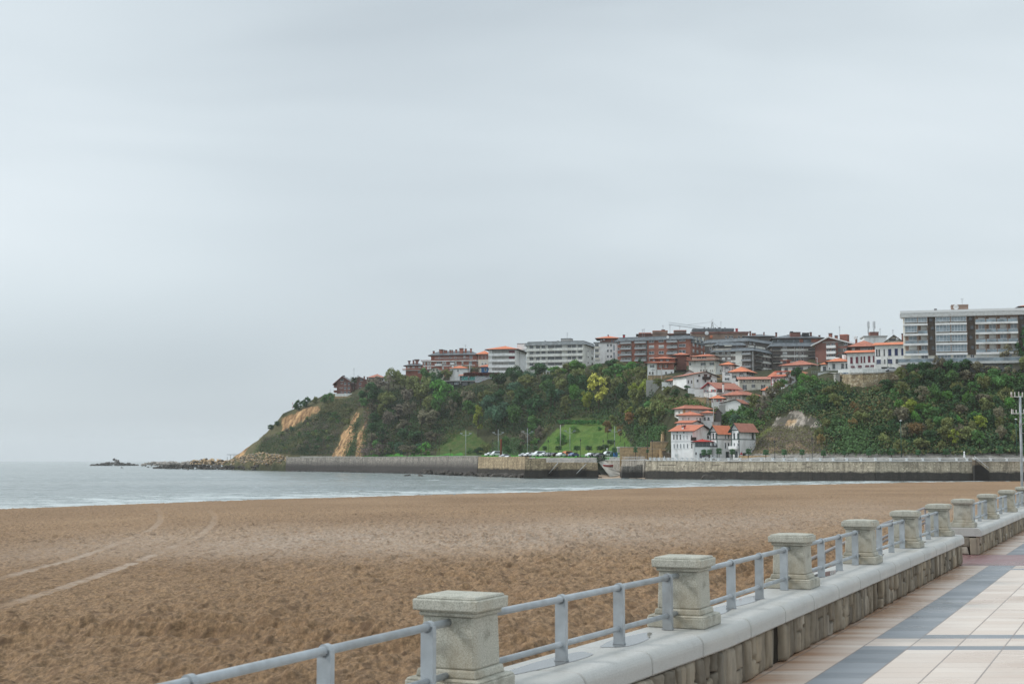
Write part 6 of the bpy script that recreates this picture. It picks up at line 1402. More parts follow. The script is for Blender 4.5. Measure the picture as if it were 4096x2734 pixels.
    def dish(s, px, py, r=.6, m='lamp_white'):
        u, v, z0 = s.pos(px, py, -.6); mb = MB(); mb.tube([(u, v, z0), (u, v-.15, z0)], r, 12, r2=r*.9); s.part('satellite_dish', mb, M[m])
    def timber(s, face, lines, m='black_timber', w_=.14):
        mb = MB()
        for (x0, y0, x1, y1) in lines:
            (a, z0), (b, z1) = s.hit(face, x0, y0), s.hit(face, x1, y1)
            if face == 'F':
                if abs(a-b) < .3: mb.box(a-w_/2, a+w_/2, -.045, -.003, min(z0, z1), max(z0, z1))
                else: mb.box(min(a, b), max(a, b), -.05, -.004, z0-w_/2, z0+w_/2)
            else:
                if abs(a-b) < .3: mb.box(.003, .045, a-w_/2, a+w_/2, min(z0, z1), max(z0, z1))
                else: mb.box(.004, .05, min(a, b), max(a, b), z0-w_/2, z0+w_/2)
        s.part('timber_frame', mb, M[m])
K = lambda Y, px: px*Y/F
# ---- headland brick block
b = Bld('brick_apartment_block', 'dull red brick block with two gables on the tip of the headland', 1402, 1577, 850, 1347, None, 1527, 4, 'dull_brick', 14)
b.gable(K(850, 20), 'slate', 'y', 2.2, 'dull_brick', apex=.42, t=.5); b.win('F', (1367,), (1532, 1550, 1567), 6, 4, 'w'); b.win('F', (1381, 1396), (1533, 1551, 1568), 9, 9, 'w'); b.win('F', (1368,), (1519,), 12, 8, 'w')
for y in (1541, 1560, 1576): b.box('balcony', -b.L-2.0, -b.L-.01, .5, 6, b.z(1350, y+8), b.z(1350, y), 'dull_brick')
c = Bld('', '', 1472, 1577, 858, 1404, None, 1524, 4, 'dull_brick', 12, into=b, wallname='wing_wall'); c.gable(K(858, 15), 'slate', 'y', 1.6, 'dull_brick', t=.5); c.win('F', (1446,), (1518,), 12, 8, 'w'); c.win('F', (1441, 1410), (1534, 1550), 9, 8, 'w')
c.chim(1457, 1504, 1512, 5, 'dull_brick'); c.chim(1470, 1507, 1514, 5, 'dull_brick'); b.chim(1375, 1501, 1508, 8, 'grey_wall', y=4); c.dish(1433, 1505, .9); b.ant(1416, 1472, 1502)
b = Bld('house', 'low house with faded red hip roof right of the headland brick block', 1530, 1530, 862, 1476, None, 1510, 6, 'white_wall', 10); b.hip(K(862, 15), 'pink_roof', 1.2)
W = Bld('garden_wall', 'white panelled garden wall on stone footing before the headland brick block', 1426, 1588, 832, 1340, None, 1584, 6, 'ochre_stone', 1, 3, 'wall', wallname='stone_footing')
W.box('white_panels', -W.L, 0, .2, .4, W.H+.003, W.H+1.5, 'white_wall'); W.box('top_rail', -W.L, 0, .15, .45, W.H+1.503, W.H+1.65, 'lamp_white')
# ---- red brick terraces
b = Bld('terraced_brick_apartments', 'stepped red brick apartments with white bands and flared chimneys', 1902, 1492, 812, 1690, 1916, 1443, 12, 'red_brick')
b.box('terrace_slab', b.xa-.8, .8, -.9, b.D+.5, b.H+.002, b.H+.5, 'white_wall'); b.box('terrace_edge', b.xa-.85, .85, -.95, b.D+.5, b.H+.503, b.H+.85, 'red_brick')
b.band('F', 1692, 1900, 1462, 1464.5, .12, 'white_wall', 'white_band'); b.win('F', (1698, 1712, 1721, 1772, 1781, 1823, 1850), (1453,), 7, 15, 'bl'); b.win('F', (1698, 1712, 1721, 1772, 1823), (1474,), 7, 14, 'bl'); b.win('F', (1755, 1808), (1452,), 18, 12, 'w'); b.win('F', (1882,), (1451, 1474), 12, 13, 'gl'); b.win('S', (1909,), (1450,), 3, 8, 'w')
b.balc('F', 1741, 1768, 1455, 1462, 1.0, 'lamp_white'); b.balc('F', 1803, 1818, 1450, 1457, 1.0, 'lamp_white')
c = Bld('', '', 1905, 1445, 818, 1724, 1917, 1421, 12, 'red_brick', into=b, wallname='upper_wall', found=.2); c.hip(K(818, 17), 'slate', 1.5, t=.5); c.band('F', 1724, 1905, 1419, 1421.5, .4, 'white_wall', 'white_band')
c.win('F', (1858,), (1429,), 8, 14, 'bl'); c.win('F', (1884,), (1427,), 12, 15, 'gl'); c.win('F', (1758, 1800, 1822), (1431,), 9, 8, 'w')
for i in range(24): pass
c.band('F', 1740, 1880, 1431, 1431.8, 1.5, 'lamp_white', 'terrace_rail'); c.band('F', 1740, 1880, 1435, 1435.8, 1.5, 'lamp_white', 'terrace_rail')
for px, a, q, w_, fl_ in ((1735, 1403, 1425, 7, 0), (1765, 1397, 1420, 15, .2), (1778, 1399, 1420, 5, 0), (1785, 1400, 1424, 6, 0), (1801, 1399, 1414, 6, 0), (1809, 1399, 1410, 5, 0), (1825, 1397, 1412, 6, 0), (1846, 1392, 1424, 14, 0), (1863, 1394, 1406, 7, 0), (1884, 1393, 1408, 6, 0)): c.chim(px, a, q, w_, 'red_brick', y=1.5, flare=fl_)
c.ant(1862, 1378, 1395)
c = Bld('', '', 1690, 1500, 826, 1623, None, 1464, 10, 'red_brick', 14, into=b, wallname='lower_wall'); c.hip(K(826, 14), 'slate', 1.2, t=.5); c.win('F', (1634, 1654, 1678), (1471,), 9, 12, 'bl'); c.win('F', (1677,), (1487,), 10, 8, 'w')
c.band('F', 1612, 1690, 1476, 1478, 2.2, 'red_roof', 'ledge'); c.band('F', 1612, 1690, 1480, 1482, 1.8, 'white_wall', 'white_band'); c.band('F', 1627, 1690, 1471.5, 1472.2, 1.6, 'lamp_white', 'terrace_rail')
for px, a, q, w_, fl_ in ((1637, 1442, 1455, 10, .45), (1654, 1439, 1453, 6, 0), (1668, 1437, 1455, 17, .5)): c.chim(px, a, q, w_, 'dull_brick', y=1.5, flare=fl_)
b = Bld('house', 'small pale green gabled house under the brick terraces', 1765, 1490, 790, 1716, None, 1480, 8, 'cream_wall', 8); b.gable(K(790, 11), 'red_roof', 'y', .8); b.win('F', (1735, 1748), (1479,), 6, 6, 'gr')
b = Bld('house', 'small white house with orange red roof left of the grey pole', 1870, 1494, 782, 1799, None, 1473, 8, 'white_wall', 9); b.hip(K(782, 11), 'orange_roof', .9); b.win('F', (1811, 1832), (1482,), 6, 8, 'w'); b.dish(1811, 1466, .6)
b = Bld('town_house', 'narrow town house, brick above cream, left of the white hip roofed block', 1953, 1475, 790, 1913, None, 1417, 10, 'cream_wall', 12); b.hip(K(790, 15), 'orange_roof', 1.4); b.band('F', 1914, 1953, 1418, 1437, .03, 'dull_brick', 'brick_storey'); b.win('F', (1929, 1942), (1426,), 5, 12, 'w'); b.win('F', (1930, 1942), (1450,), 8, 14, 'bl')
b = Bld('house', 'bright blue house with red roof beside the white hip roofed block', 1962, 1494, 772, 1925, None, 1468, 8, 'blue_paint', 9); b.hip(K(772, 11), 'red_roof', 1.6); b.win('F', (1942,), (1478,), 8, 12, 'w')
# ---- white block with hip roof
b = Bld('apartment_block', 'white four storey block with orange hip roof and red blinds', 2063, 1492, 760, 1955, 2106, 1398, 12, 'white_wall')
b.hip(K(760, 17), 'orange_roof', 1.9, t=.35)
ro = lambda y0: (lambda px: y0+(2063-px)*.012)
for i, y in enumerate((1407, 1430.5, 1453.5, 1476)):
    b.band('F', 1969, 2060, y-6.5, y+5.5, .06, 'grey_wall', 'recess')
    for px in (1976, 2003): b.win('F', (px,), (y,), 14, 12, 'brn')
    b.win('F', (2025,), (y,), 19, 12, 'brn' if i != 2 else 'w'); b.band('F', 2036, 2059, y-6, y+5, .09, 'red_panel' if i != 2 else 'rail_grey', 'blind')
    b.balc('F', 1955, 2060, y+6.5, y+(16 if i < 3 else 14), 1.3, 'white_wall')
b.box('drainpipe', .01, .14, b.D*.34, b.D*.34+.14, 0, b.H, 'rail_grey'); b.chim(2090, 1374, 1386, 36, 'white_wall', 'slate', y=9)
# ---- long white block with slate mansard
b = Bld('apartment_block', 'long white block with slate crown and four balcony bands', 2336, 1480, 730, 2107, 2378, 1377, 17, 'aged_white_wall')
b.mansard(K(730, 15), 'mottled_slate', 1.3, .4)
sl = lambda y: (lambda px: y+(2336-px)*(1840-y)/1840*.098*.55)
for i, (yw, yp) in enumerate(((1384, 1389.5), (1407, 1412), (1430, 1436), (1453, 1459))):
    g = sl(yw)
    b.win('F', (2126, 2152, 2174, 2278, 2296, 2321), (g,), 15, 12, 'brn'); b.win('F', (2205, 2234), (g,), 27, 13, 'brn')
    f_ = lambda px, y: sl(y)(px)
    (u0, z1), (u1, _) = b.hit('F', 2107, sl(yp)(2107)), b.hit('F', 2334, sl(yp)(2334)); z1 = b.hit('F', 2334, yp)[1]; z0 = b.hit('F', 2334, yp+9.5)[1]
    mb = MB(); mb.box(u0, u1, -1.4, -.005, z0-.15, z0); mb.box(u0, u1, -1.4, -1.28, z0, z1); mb.box(u0, u0+.12, -1.28, -.005, z0, z1); mb.box(u1-.12, u1, -1.28, -.005, z0, z1); b.part('balcony', mb, M['aged_white_wall'])
    mb = MB(); mb.box(u0, u1, -1.36, -1.32, z1+.35, z1+.40); b.part('balcony_rail', mb, M['rail_grey'])
b.win('S', (2353,), (1379, 1403, 1427, 1450), 3.5, 5, 'dk'); b.win('S', (2369,), (1385, 1408, 1432, 1456), 7, 12, 'dk'); b.chim(2268, 1354, 1366, 40, 'grey_wall', 'slate', y=8); b.ant(2269, 1330, 1354)
for px in (2181, 2319, 2232): b.chim(px, 1362, 1369, 3, 'grey_wall', y=3)
b.band('F', 2150, 2334, 1470, 1480, .1, 'dark_wood', 'ground_floor_glazing')
T = thing('garden_fence', 'white panelled fence at the foot of the long slate crowned block', 'fence', at(2150, 1487, 722)); mb = MB(); L = K(722, 200)
for i in range(18): mb.box(i*L/17-.12, i*L/17+.12, -.1, .1, -1, 1.35)
mb.build('fence_posts', M['lamp_white'], T)['kind'] = 'stuff'; mb = MB(); mb.box(0, L, -.03, .03, .1, .9); mb.box(0, L, -.05, .05, 1.0, 1.12); mb.build('panel', M['blind'], T)
# ---- white / cream corner block
b = Bld('apartment_block', 'white corner block with brick attic and red hip roof', 2467, 1462, 712, 2379, None, 1370, 8, 'white_wall', 14)
b.flat(.35, 'slate', .6); b.win('F', (2432, 2445), (1380, 1402, 1425, 1448), 8, 10, 'w'); b.win('F', (2457,), (1390, 1419, 1441), 8, 22, 'gl'); b.win('F', (2388,), (1380, 1402, 1426), 15, 13, 'w')
for y in (1386, 1408, 1431): b.balc('F', 2379, 2398, y, y+6, 1.2, 'cream_wall')
c = Bld('', '', 2467, 1370, 716, 2400, None, 1354, 8, 'red_brick', 10, into=b, found=-.4, wallname='attic_wall'); c.hip(K(716, 12), 'orange_roof', 2.4); c.win('F', (2449, 2461), (1363,), 7, 8, 'w'); c.chim(2433, 1338, 1352, 4, 'red_wood'); c.chim(2496, 1338, 1346, 9, 'red_wood'); c.dish(2416, 1358, .5); c.dish(2406, 1361, .4)
# ---- big brick block
b = Bld('brick_apartment_block', 'large orange brick block with slate mansard, tiers of balconies and dormers', 2763, 1462, 680, 2471, 2819, 1355, 24, 'red_brick')
b.mansard(K(680, 15), 'slate', 1.0, .5)
for i, y in enumerate((1360, 1383, 1407, 1431)):
    k = 'w'; b.win('F', (2607, 2646), (y+2,), 20, 12, 'bl' if i % 2 else 'w'); b.win('F', (2730,), (y-2,), 26, 12, 'w'); b.win('F', (2475,), (y+12,), 7, 10, 'w')
    for a, q, yy in ((2484, 2527, y+8), (2541, 2586, y+6), (2669, 2711, y+2)):
        b.band('F', a, q, y-6+(3 if a < 2500 else 0), yy, .05, 'grey_brick', 'recess'); b.win('F', (a+9, q-10), (y+1+(5 if a < 2500 else 2),), 12, 12, 'bl' if (i+a) % 2 else 'w'); b.balc('F', a, q, yy, yy+6, 1.3, 'rail_grey', 'pale_concrete')
    if i: b.win('S', (2775, 2791, 2808), (y-1,), 9, 12, 'bl')
for px in (2777, 2793, 2810):    # dormers in the mansard of the right face
    u, z = b.hit('S', px, 1357); mb = MB(); mb.box(.05, .9, u-1.0, u+1.0, z-1.5, z+.9); mb.box(.0, 1.1, u-1.25, u+1.25, z+.902, z+1.2, 1); mb.quad((.905, u-.7, z-1.1), (.905, u+.7, z-1.1), (.905, u+.7, z+.6), (.905, u-.7, z+.6), 2); b.part('dormer', mb, [M['cream_wall'], M['slate'], M['glass']])
b.band('S', 2764, 2818, 1351, 1369, .5, 'slate', 'mansard_skirt'); b.band('F', 2530, 2538, 1356, 1460, .03, 'red_brick', 'pier')
b.ant(2570, 1316, 1342); b.ant(2577, 1314, 1342); b.dish(2671, 1348, .7); b.band('F', 2586, 2588, 1354, 1460, .15, 'slate', 'downpipe')
b = Bld('brick_rooftops', 'brick penthouses showing over the large orange brick block', 2755, 1362, 740, 2552, None, 1336, 5, 'dull_brick', 12); b.hip(K(740, 5), 'red_roof', 1.0)
for px, a, q, w_, m in ((2580, 1332, 1346, 50, 'dull_brick'), (2653, 1318, 1336, 14, 'red_brick'), (2640, 1324, 1336, 60, 'tan_brick'), (2720, 1322, 1334, 50, 'grey_brick'), (2707, 1320, 1330, 4, 'slate'), (2728, 1320, 1330, 4, 'slate')): b.chim(px, a, q, w_, m, 'red_roof' if w_ > 40 else 'black_metal', y=3)
b.ant(2652, 1300, 1320); b.ant(2680, 1302, 1325); b.ant(2719, 1304, 1325)
b = Bld('apartment_block', 'tan brick block with dark rooftop plant and a red chimney', 2992, 1365, 770, 2765, None, 1333, 4, 'tan_brick', 14); b.box('parapet', b.xa-.5, .5, -.5, .3, b.H+.003, b.H+1.0, 'dull_brick')
b.win('F', (2906, 2921, 2930, 2958, 2974), (1347,), 8, 9, 'w'); c = Bld('', '', 2936, 1334, 776, 2770, None, 1317, 4, 'slate', 8, into=b, wallname='plant_room', found=.5); c.mansard(K(776, 4), 'slate', .3, .2)
for px in (2817, 2834, 2861, 2875, 2880, 2900): c.chim(px, 1309, 1320, 4, 'slate', 'black_metal', y=.5)
b.chim(2947, 1313, 1334, 9, 'red_wood', 'red_wood', y=1); b.ant(2884, 1285, 1312); b.dish(2827, 1332, 1.1); b.dish(2845, 1346, .9, 'orange_roof')
b = Bld('apartment_block', 'dark slate topped block behind the grey brick apartments', 2990, 1405, 670, 2820, 3092, 1364, 36, 'grey_brick'); b.mansard(K(670, 14), 'slate', 1.2, .4); b.win('F', (2844,), (1371, 1394), 7, 11, 'w'); b.band('F', 2820, 2905, 1377, 1385, .05, 'aged_white_wall', 'pale_band'); b.win('F', (2978,), (1371,), 8, 10, 'w'); b.win('S', (3003, 3018), (1372,), 9, 11, 'w'); b.band('S', 2992, 3060, 1379, 1388, .05, 'aged_white_wall', 'pale_band')
b = Bld('apartment_block', 'small slate roofed attic block before the dark slate topped block', 2975, 1400, 648, 2862, None, 1381, 7, 'grey_brick', 10); b.mansard(K(648, 13), 'slate', 1.2, .8); b.band('F', 2898, 2927, 1381, 1385, 1.2, 'cream_wall', 'awning'); b.win('F', (2867, 2950), (1388,), 6, 8, 'w'); b.chim(2872, 1379, 1388, 6, 'grey_brick', y=-1)
# ---- front grey brick apartments
b = Bld('apartment_block', 'grey brick block with pale bands standing lowest above the timbered houses', 3013, 1505, 622, 2853, 3091, 1402, 30, 'grey_brick')
c = b; b.band('F', 2854, 2925, 1395, 1402, .4, 'concrete', 'parapet')
mb = MB(); b.mansard(K(622, 13), 'slate', 1.1, .5)
for i, y in enumerate((1410, 1435, 1461)):
    b.win('F', (2870, 2895, 2917), (y+1,), 11, 12, 'bl'); b.band('F', 2854, 2924, y+9, y+17, .05, 'concrete', 'pale_band'); b.band('F', 2942, 2968, y-7, y+18, .04, 'aged_white_wall', 'pale_panel'); b.band('F', 2924, 2942, y+5, y+14, .06, 'aged_white_wall', 'pale_band')
    b.band('F', 2973, 3005, y-9, y+4, .05, 'grey_brick', 'recess'); b.win('F', (2990,), (y-1,), 20, 13, 'gl'); b.balc('F', 2969, 3006, y+2, y+9, 1.4, 'rail_grey', 'concrete')
    b.win('S', (3053, 3067, 3082), (y,), 6.5, 10, 'w' if i == 0 else 'dk'); b.band('S', 3044, 3090, y+7, y+15, .06, 'aged_white_wall', 'pale_band'); b.band('S', 3019, 3042, y-8, y+4, .05, 'grey_brick', 'recess'); b.balc('S', 3018, 3043, y+3, y+9, 1.2, 'black_metal', 'concrete')
b.box('drainpipe', -.2, .12, -.12, .02, 0, b.H, 'pale_concrete'); b.chim(3020, 1383, 1390, 4, 'slate')
# ---- right grey brick apartments
b = Bld('apartment_block', 'long grey brick block with slate mansard right of the lowest grey block', 3309, 1475, 640, 3088, None, 1384, 4, 'grey_brick', 14)
b.mansard(K(640, 15), 'slate', 1.2, .5)
for i, y in enumerate((1388, 1413, 1438)):
    b.win('F', (3141,), (y,), 17, 11, 'bl'); b.win('F', (3190, 3212), (y,), 7, 11, 'w'); b.win('F', (3286, 3297), (y+4,), 7, 10, 'w'); b.band('F', 3121, 3232, y+7, y+15, .06, 'aged_white_wall', 'pale_band'); b.band('F', 3280, 3308, y+11, y+18, .06, 'aged_white_wall', 'pale_band')
    b.band('F', 3092, 3120, y-4, y+8, .05, 'grey_brick', 'recess'); b.balc('F', 3091, 3121, y+6, y+13, 1.3, 'black_metal', 'cream_wall'); b.band('F', 3234, 3278, y-5, y+10, .05, 'grey_brick', 'recess'); b.balc('F', 3233, 3279, y+8, y+15, 1.3, 'black_metal', 'concrete')
for px in (3177, 3199): b.band('F', px, px+1, 1384, 1440, .15, 'lamp_white', 'downpipe')
for px in (3113, 3178, 3222): b.chim(px, 1355, 1370, 7, 'slate')
b = Bld('apartment_block', 'broad slate roofed block on the skyline with brick corner panels', 3290, 1395, 712, 3092, None, 1354, 6, 'slate', 16); b.hip(K(712, 18), 'slate', 1.0, t=.5); b.band('F', 3198, 3212, 1354, 1368, .3, 'red_brick', 'brick_panel'); b.band('F', 3245, 3288, 1354, 1370, .3, 'red_brick', 'brick_panel'); b.win('F', (3204, 3258, 3275), (1362,), 8, 8, 'w')
for px, a, q, w_, m in ((3166, 1325, 1343, 11, 'red_brick'), (3180, 1329, 1341, 40, 'dull_brick'), (3105, 1329, 1343, 7, 'dull_brick'), (3243, 1328, 1338, 8, 'dull_brick'), (3278, 1340, 1352, 7, 'dull_brick'), (3222, 1331, 1338, 26, 'black_metal')): b.chim(px, a, q, w_, m, y=4)
b = Bld('apartment_block', 'grey roofed block on the skyline between the tan block and the broad slate one', 3100, 1372, 745, 2978, None, 1346, 5, 'grey_brick', 12); b.hip(K(745, 11), 'slate', 1.0)
for px, a, q, w_, m in ((3001, 1324, 1342, 7, 'dull_brick'), (3015, 1332, 1343, 15, 'red_brick'), (3056, 1328, 1342, 5, 'dull_brick'), (2988, 1332, 1342, 8, 'dull_brick')): b.chim(px, a, q, w_, m, y=3)
# ---- chalet block and neighbours
b = Bld('chalet_apartments', 'wide chalet block with white fascia under a low gable', 3405, 1460, 600, 3262, 3462, 1373, 30, 'dull_brick'); b.gable(K(600, 27), 'pink_roof', 'y', 1.5, 'lamp_white', apex=.40, t=.45)
for i, y in enumerate((1377, 1400, 1422)):
    b.win('F', (3315, 3335, 3385), (y,), 14, 10, 'w'); b.balc('F', 3308, 3345, y+5, y+14, 1.2, 'white_wall'); b.band('F', 3352, 3376, y-8, y+8, .04, 'grey_brick', 'recess')
b.band('F', 3290, 3385, 1366, 1371, .1, 'grey_wall', 'gable_beam')
for px, a, q, w_ in ((3322, 1332, 1346, 12), (3345, 1341, 1350, 10), (3425, 1345, 1357, 7)): b.chim(px, a, q, w_, 'dull_brick', y=6)
b.chim(3378, 1338, 1350, 30, 'dull_brick', 'red_roof', y=9); b.ant(3359, 1304, 1340, 8); b.dish(3422, 1350, .8)
b = Bld('house', 'brick house with broad old tiled roof behind the white houses', 3510, 1425, 560, 3404, None, 1387, 14, 'dull_brick', 14); b.hip(K(560, 29), 'old_roof', 1.6); b.win('F', (3416,), (1398,), 11, 14, 'bl'); b.win('F', (3458,), (1398,), 26, 12, 'gl'); b.win('F', (3483,), (1396,), 18, 12, 'w')
b = Bld('flat_roofed_house', 'white flat roofed house carrying the twin telecom masts', 3547, 1385, 640, 3458, None, 1346, 6, 'white_wall', 12); b.flat(.5, 'grey_wall'); b.chim(3495, 1328, 1346, 34, 'dull_brick', 'dull_brick', y=2); b.ant(3521, 1312, 1345, 3); b.ant(3572, 1318, 1350, -2)
for px, l in ((3474, 'left telecom mast clad with antenna panels, on the white flat roof'), (3497, 'right telecom mast clad with antenna panels, on the white flat roof')):
    a = at(px, 1345, 641); h = at(px, 1284, 641).z-a.z; T = thing('telecom_mast', l, 'mast', a); mb = MB(); mb.tube([(0, 0, 0), (0, 0, h)], .14, 6); mb.build('pole', M['rail_grey'], T)
    for i, (dx, z0, z1) in enumerate(((-.45, .55, .95), (.4, .5, 1.0), (.1, .6, .9), (-.3, .15, .5))): mb = MB(); mb.box(dx-.16, dx+.16, -.25, -.05, h*z0, h*z1); mb.build('antenna_panel', M['lamp_white'], T)
b = Bld('house', 'cream gabled house peeping over the blue shuttered white house', 3612, 1400, 512, 3541, None, 1366, 14, 'cream_wall', 12); b.gable(K(512, 26), 'red_roof', 'y', 1.0, apex=.5); b.win('F', (3573,), (1358,), 24, 8, 'dk'); b.dish(3590, 1353, .6); b.chim(3610, 1333, 1350, 7, 'dull_brick', y=3)
b = Bld('apartment_house', 'white house with dark blue window panels and orange roof', 3622, 1462, 470, 3501, None, 1377, 24, 'white_wall', 12); b.gable(K(470, 14), 'orange_roof', 'x', 1.0)
for px, w_ in ((3509, 6), (3519, 6), (3539, 4), (3561, 11), (3587, 11), (3612, 9)): b.win('F', (px,), (1410-(px-3509)*.04,), w_, 27, 'blue' if w_ > 6 else 'dk')
for px, w_ in ((3516, 16), (3540, 4), (3561, 15), (3592, 14)): b.win('F', (px,), (1446-(px-3509)*.03,), w_, 17, 'blue' if w_ > 14 else 'dk')
b = Bld('apartment_house', 'white house with dark red window panels and orange roof', 3500, 1474, 478, 3390, None, 1408, 22, 'white_wall', 11); b.gable(K(478, 12), 'orange_roof', 'x', 1.0)
for px, w_ in ((3407, 9), (3429, 9), (3447, 5.5), (3459, 5.5), (3478, 9), (3496, 5)): b.win('F', (px,), (1440-(px-3407)*.06,), w_, 25, 'red')
for px in (3412, 3440, 3469, 3491): b.win('F', (px,), (1466-(px-3412)*.05,), 14, 7, 'red')
b = Bld('house', 'white house with two round chimneys and hip roof', 3394, 1488, 486, 3312, None, 1447, 14, 'white_wall', 11); b.hip(K(486, 18), 'orange_roof', .9); b.win('F', (3336, 3371, 3389), (1463,), 10, 19, 'gr'); b.win('F', (3318,), (1472,), 3, 8, 'dk')
for px, a, q in ((3350, 1422, 1440), (3377, 1412, 1430)): b.chim(px, a, q, 17, 'white_wall', 'black_metal', y=3, rnd=True)
b = Bld('house', 'lowest small white house left of the round chimneys', 3311, 1495, 490, 3284, None, 1459, 12, 'white_wall', 9); b.hip(K(490, 8), 'orange_roof', .7); b.win('F', (3299,), (1475,), 12, 20, 'gr')
b = Bld('ramp_building', 'plain white garage and ramp walls below the new white houses', 3561, 1490, 462, 3500, None, 1455, 12, 'white_wall', 6, 2, wallname='wall'); b.band('F', 3525, 3557, 1467, 1488, .05, 'black_metal', 'garage_opening')
for a, q, y0, y1, Y in ((3400, 3500, 1472, 1492, 466), (3272, 3400, 1482, 1508, 474)):
    mb = MB(); A_, B_ = at(a, y1+10, Y)-b.Cw, at(q, y0, Y)-b.Cw; rz = Matrix.Rotation(b.th, 3, 'Z')
    P0, P1 = at(a, y0+8, Y)-b.Cw, at(q, y0-2, Y)-b.Cw; D0, D1 = Vector(P0), Vector(P1); D0.z = A_.z-2; D1.z = A_.z-2; o_ = Vector((0, .4, 0)); vs = [D0, D1, P1, P0, D0+o_, D1+o_, P1+o_, P0+o_]; mb.add([rz @ v for v in vs], ((0, 1, 2, 3), (7, 6, 5, 4), (3, 2, 6, 7))); b.part('sloping_parapet', mb, M['white_wall'])
for a, q, y0, y1, Y, l in ((3500, 3562, 1440, 1454, 461, 'before the blue panelled white house'), (3400, 3498, 1456, 1469, 465, 'before the red panelled white house'), (3245, 3345, 1480, 1492, 473, 'beside the lowest small white house')):
    T = thing('terrace_railing', 'thin grey terrace railing '+l, 'railing', at(a, y1, Y)); L = K(Y, q-a); h = K(Y, y1-y0)*.7; mb = MB()
    mb.box(0, L, -.02, .02, h-.04, h+.03)
    mb.box(0, L, -.02, .02, .1, .14); mb.build('rail', M['galvanised'], T)
    pm = MB(); pm.box(-.03, .03, -.03, .03, 0, h-.045); pme = pm.mesh('post', [M['galvanised']])
    for i in range(12): link('post', pme, T, (.05+i*(L-.1)/11, 0, 0))
# terrace wall
T = thing('retaining_wall', 'curved golden stone retaining wall holding the road terrace', 'wall', at(3362, 1500, 446)); iv = Matrix.Translation(-Vector(T.location))
M['golden_stone'] = None
def golden():
    m, t = newmat('golden_stone'); b = pb(t, .9, .2); v = t.nodes.new('ShaderNodeTexVoronoi'); v.inputs['Scale'].default_value = 1.25; tc = t.nodes.new('ShaderNodeTexCoord'); t.links.new(tc.outputs['Object'], v.inputs['Vector'])
    v2 = t.nodes.new('ShaderNodeTexVoronoi'); v2.feature = 'DISTANCE_TO_EDGE'; v2.inputs['Scale'].default_value = 1.25; t.links.new(tc.outputs['Object'], v2.inputs['Vector'])
    c = ramp(t, v.outputs['Color'], [(.2, (.28, .21, .12)), (.5, (.42, .34, .21)), (.8, (.55, .47, .33))]).outputs[0]; c = tmix(t, ramp(t, v2.outputs['Distance'], [(.02, (1, 1, 1)), (.06, (0, 0, 0))]).outputs[0], c, (.12, .09, .06))
    n = tnoise(t, .25, 5); c = tmix(t, ramp(t, n.outputs[0], [(.5, (0, 0, 0)), (.7, (.6,)*3)]).outputs[0], c, (.12, .10, .07)); t.links.new(c, b.inputs['Base Color']); bump(t, b, v2.outputs['Distance'], .6, .1); return m
M['golden_stone'] = golden()
pts = [(3362, 1496, 449), (3375, 1497, 445), (3400, 1496, 441.5), (3450, 1494, 439), (3510, 1492, 438.5), (3545, 1490, 440), (3560, 1487, 443), (3600, 1486, 442.5), (3645, 1484, 443)]
mb = MB(); tp = MB()
for p, q in zip(pts[:-1], pts[1:]):
    a, c_ = at(*p), at(*q); A0, C0 = Vector((a.x, a.y-.5, a.z-14)), Vector((c_.x, c_.y-.5, c_.z-14)); back = Vector((0, 1.0, 0))
    mb.add([A0, C0, c_, a, A0+back, C0+back, c_+back, a+back], ((0, 1, 2, 3), (3, 2, 6, 7), (7, 6, 5, 4))); u = Vector((0, -.25, .004)); h_ = Vector((0, 0, .3))
    tp.add([a+u, c_+u, c_+back+u, a+back+u, a+u+h_, c_+u+h_, c_+back+u+h_, a+back+u+h_], ((3, 2, 1, 0), (0, 1, 5, 4), (1, 2, 6, 5), (2, 3, 7, 6), (3, 0, 4, 7), (4, 5, 6, 7)))
o = mb.build('masonry', M['golden_stone'], T); o.matrix_parent_inverse = iv; o = tp.build('coping', M['concrete'], T); o.matrix_parent_inverse = iv
T = thing('buttress', 'grey stone buttress at the left end of the golden retaining wall', 'wall', at(3350, 1535, 448)); mb = MB(); mb.box(-.7, .7, -.5, 2, -4, K(448, 36)); mb.box(-.8, .8, -.6, 2, K(448, 36)+.003, K(448, 36)+.25); mb.build('masonry', M['concrete'], T)
mb = MB(); a = [at(3362, 1494, 450), at(3645, 1483, 444), at(3645, 1480, 462), at(3300, 1490, 474)]; mb.add(a, ((0, 1, 2, 3),)); tag(mb.build('terrace_road', M['concrete']), 'road terrace on top of the golden retaining wall', None, kind='structure')
T = thing('terrace_fence', 'white panelled fence with graffiti on top of the golden retaining wall', 'fence', at(3353, 1494, 446)); iv = Matrix.Translation(-Vector(T.location))
mb = MB(); pm = MB(); g = MB(); fp_ = [(3353, 447.5), (3372, 444), (3400, 441.6), (3450, 439.4), (3510, 439), (3542, 440)]
for (p, Y0), (q, Y1) in zip(fp_[:-1], fp_[1:]):
    a, c_ = at(p, 1494-(p-3353)*.02, Y0), at(q, 1494-(q-3353)*.02, Y1); d = c_-a; a.z += .3; c_.z += .3
    for i in range(max(2, int(d.length/1.2))):
        u = i/max(2, int(d.length/1.2)); x = a+(c_-a)*u; pm.box(x.x-.05, x.x+.05, x.y-.05, x.y+.05, x.z-.3, x.z+1.05)
    t_ = Vector((0, .02, 0)); up = Vector((0, 0, .95)); mb.add([a, c_, c_+up, a+up, a+t_, c_+t_, c_+t_+up, a+t_+up], ((0, 1, 2, 3), (7, 6, 5, 4), (3, 2, 6, 7)))
o = mb.build('panel', M['blind'], T); o.matrix_parent_inverse = iv; o = pm.build('fence_posts', M['lamp_white'], T); o.matrix_parent_inverse = iv; o['kind'] = 'stuff'
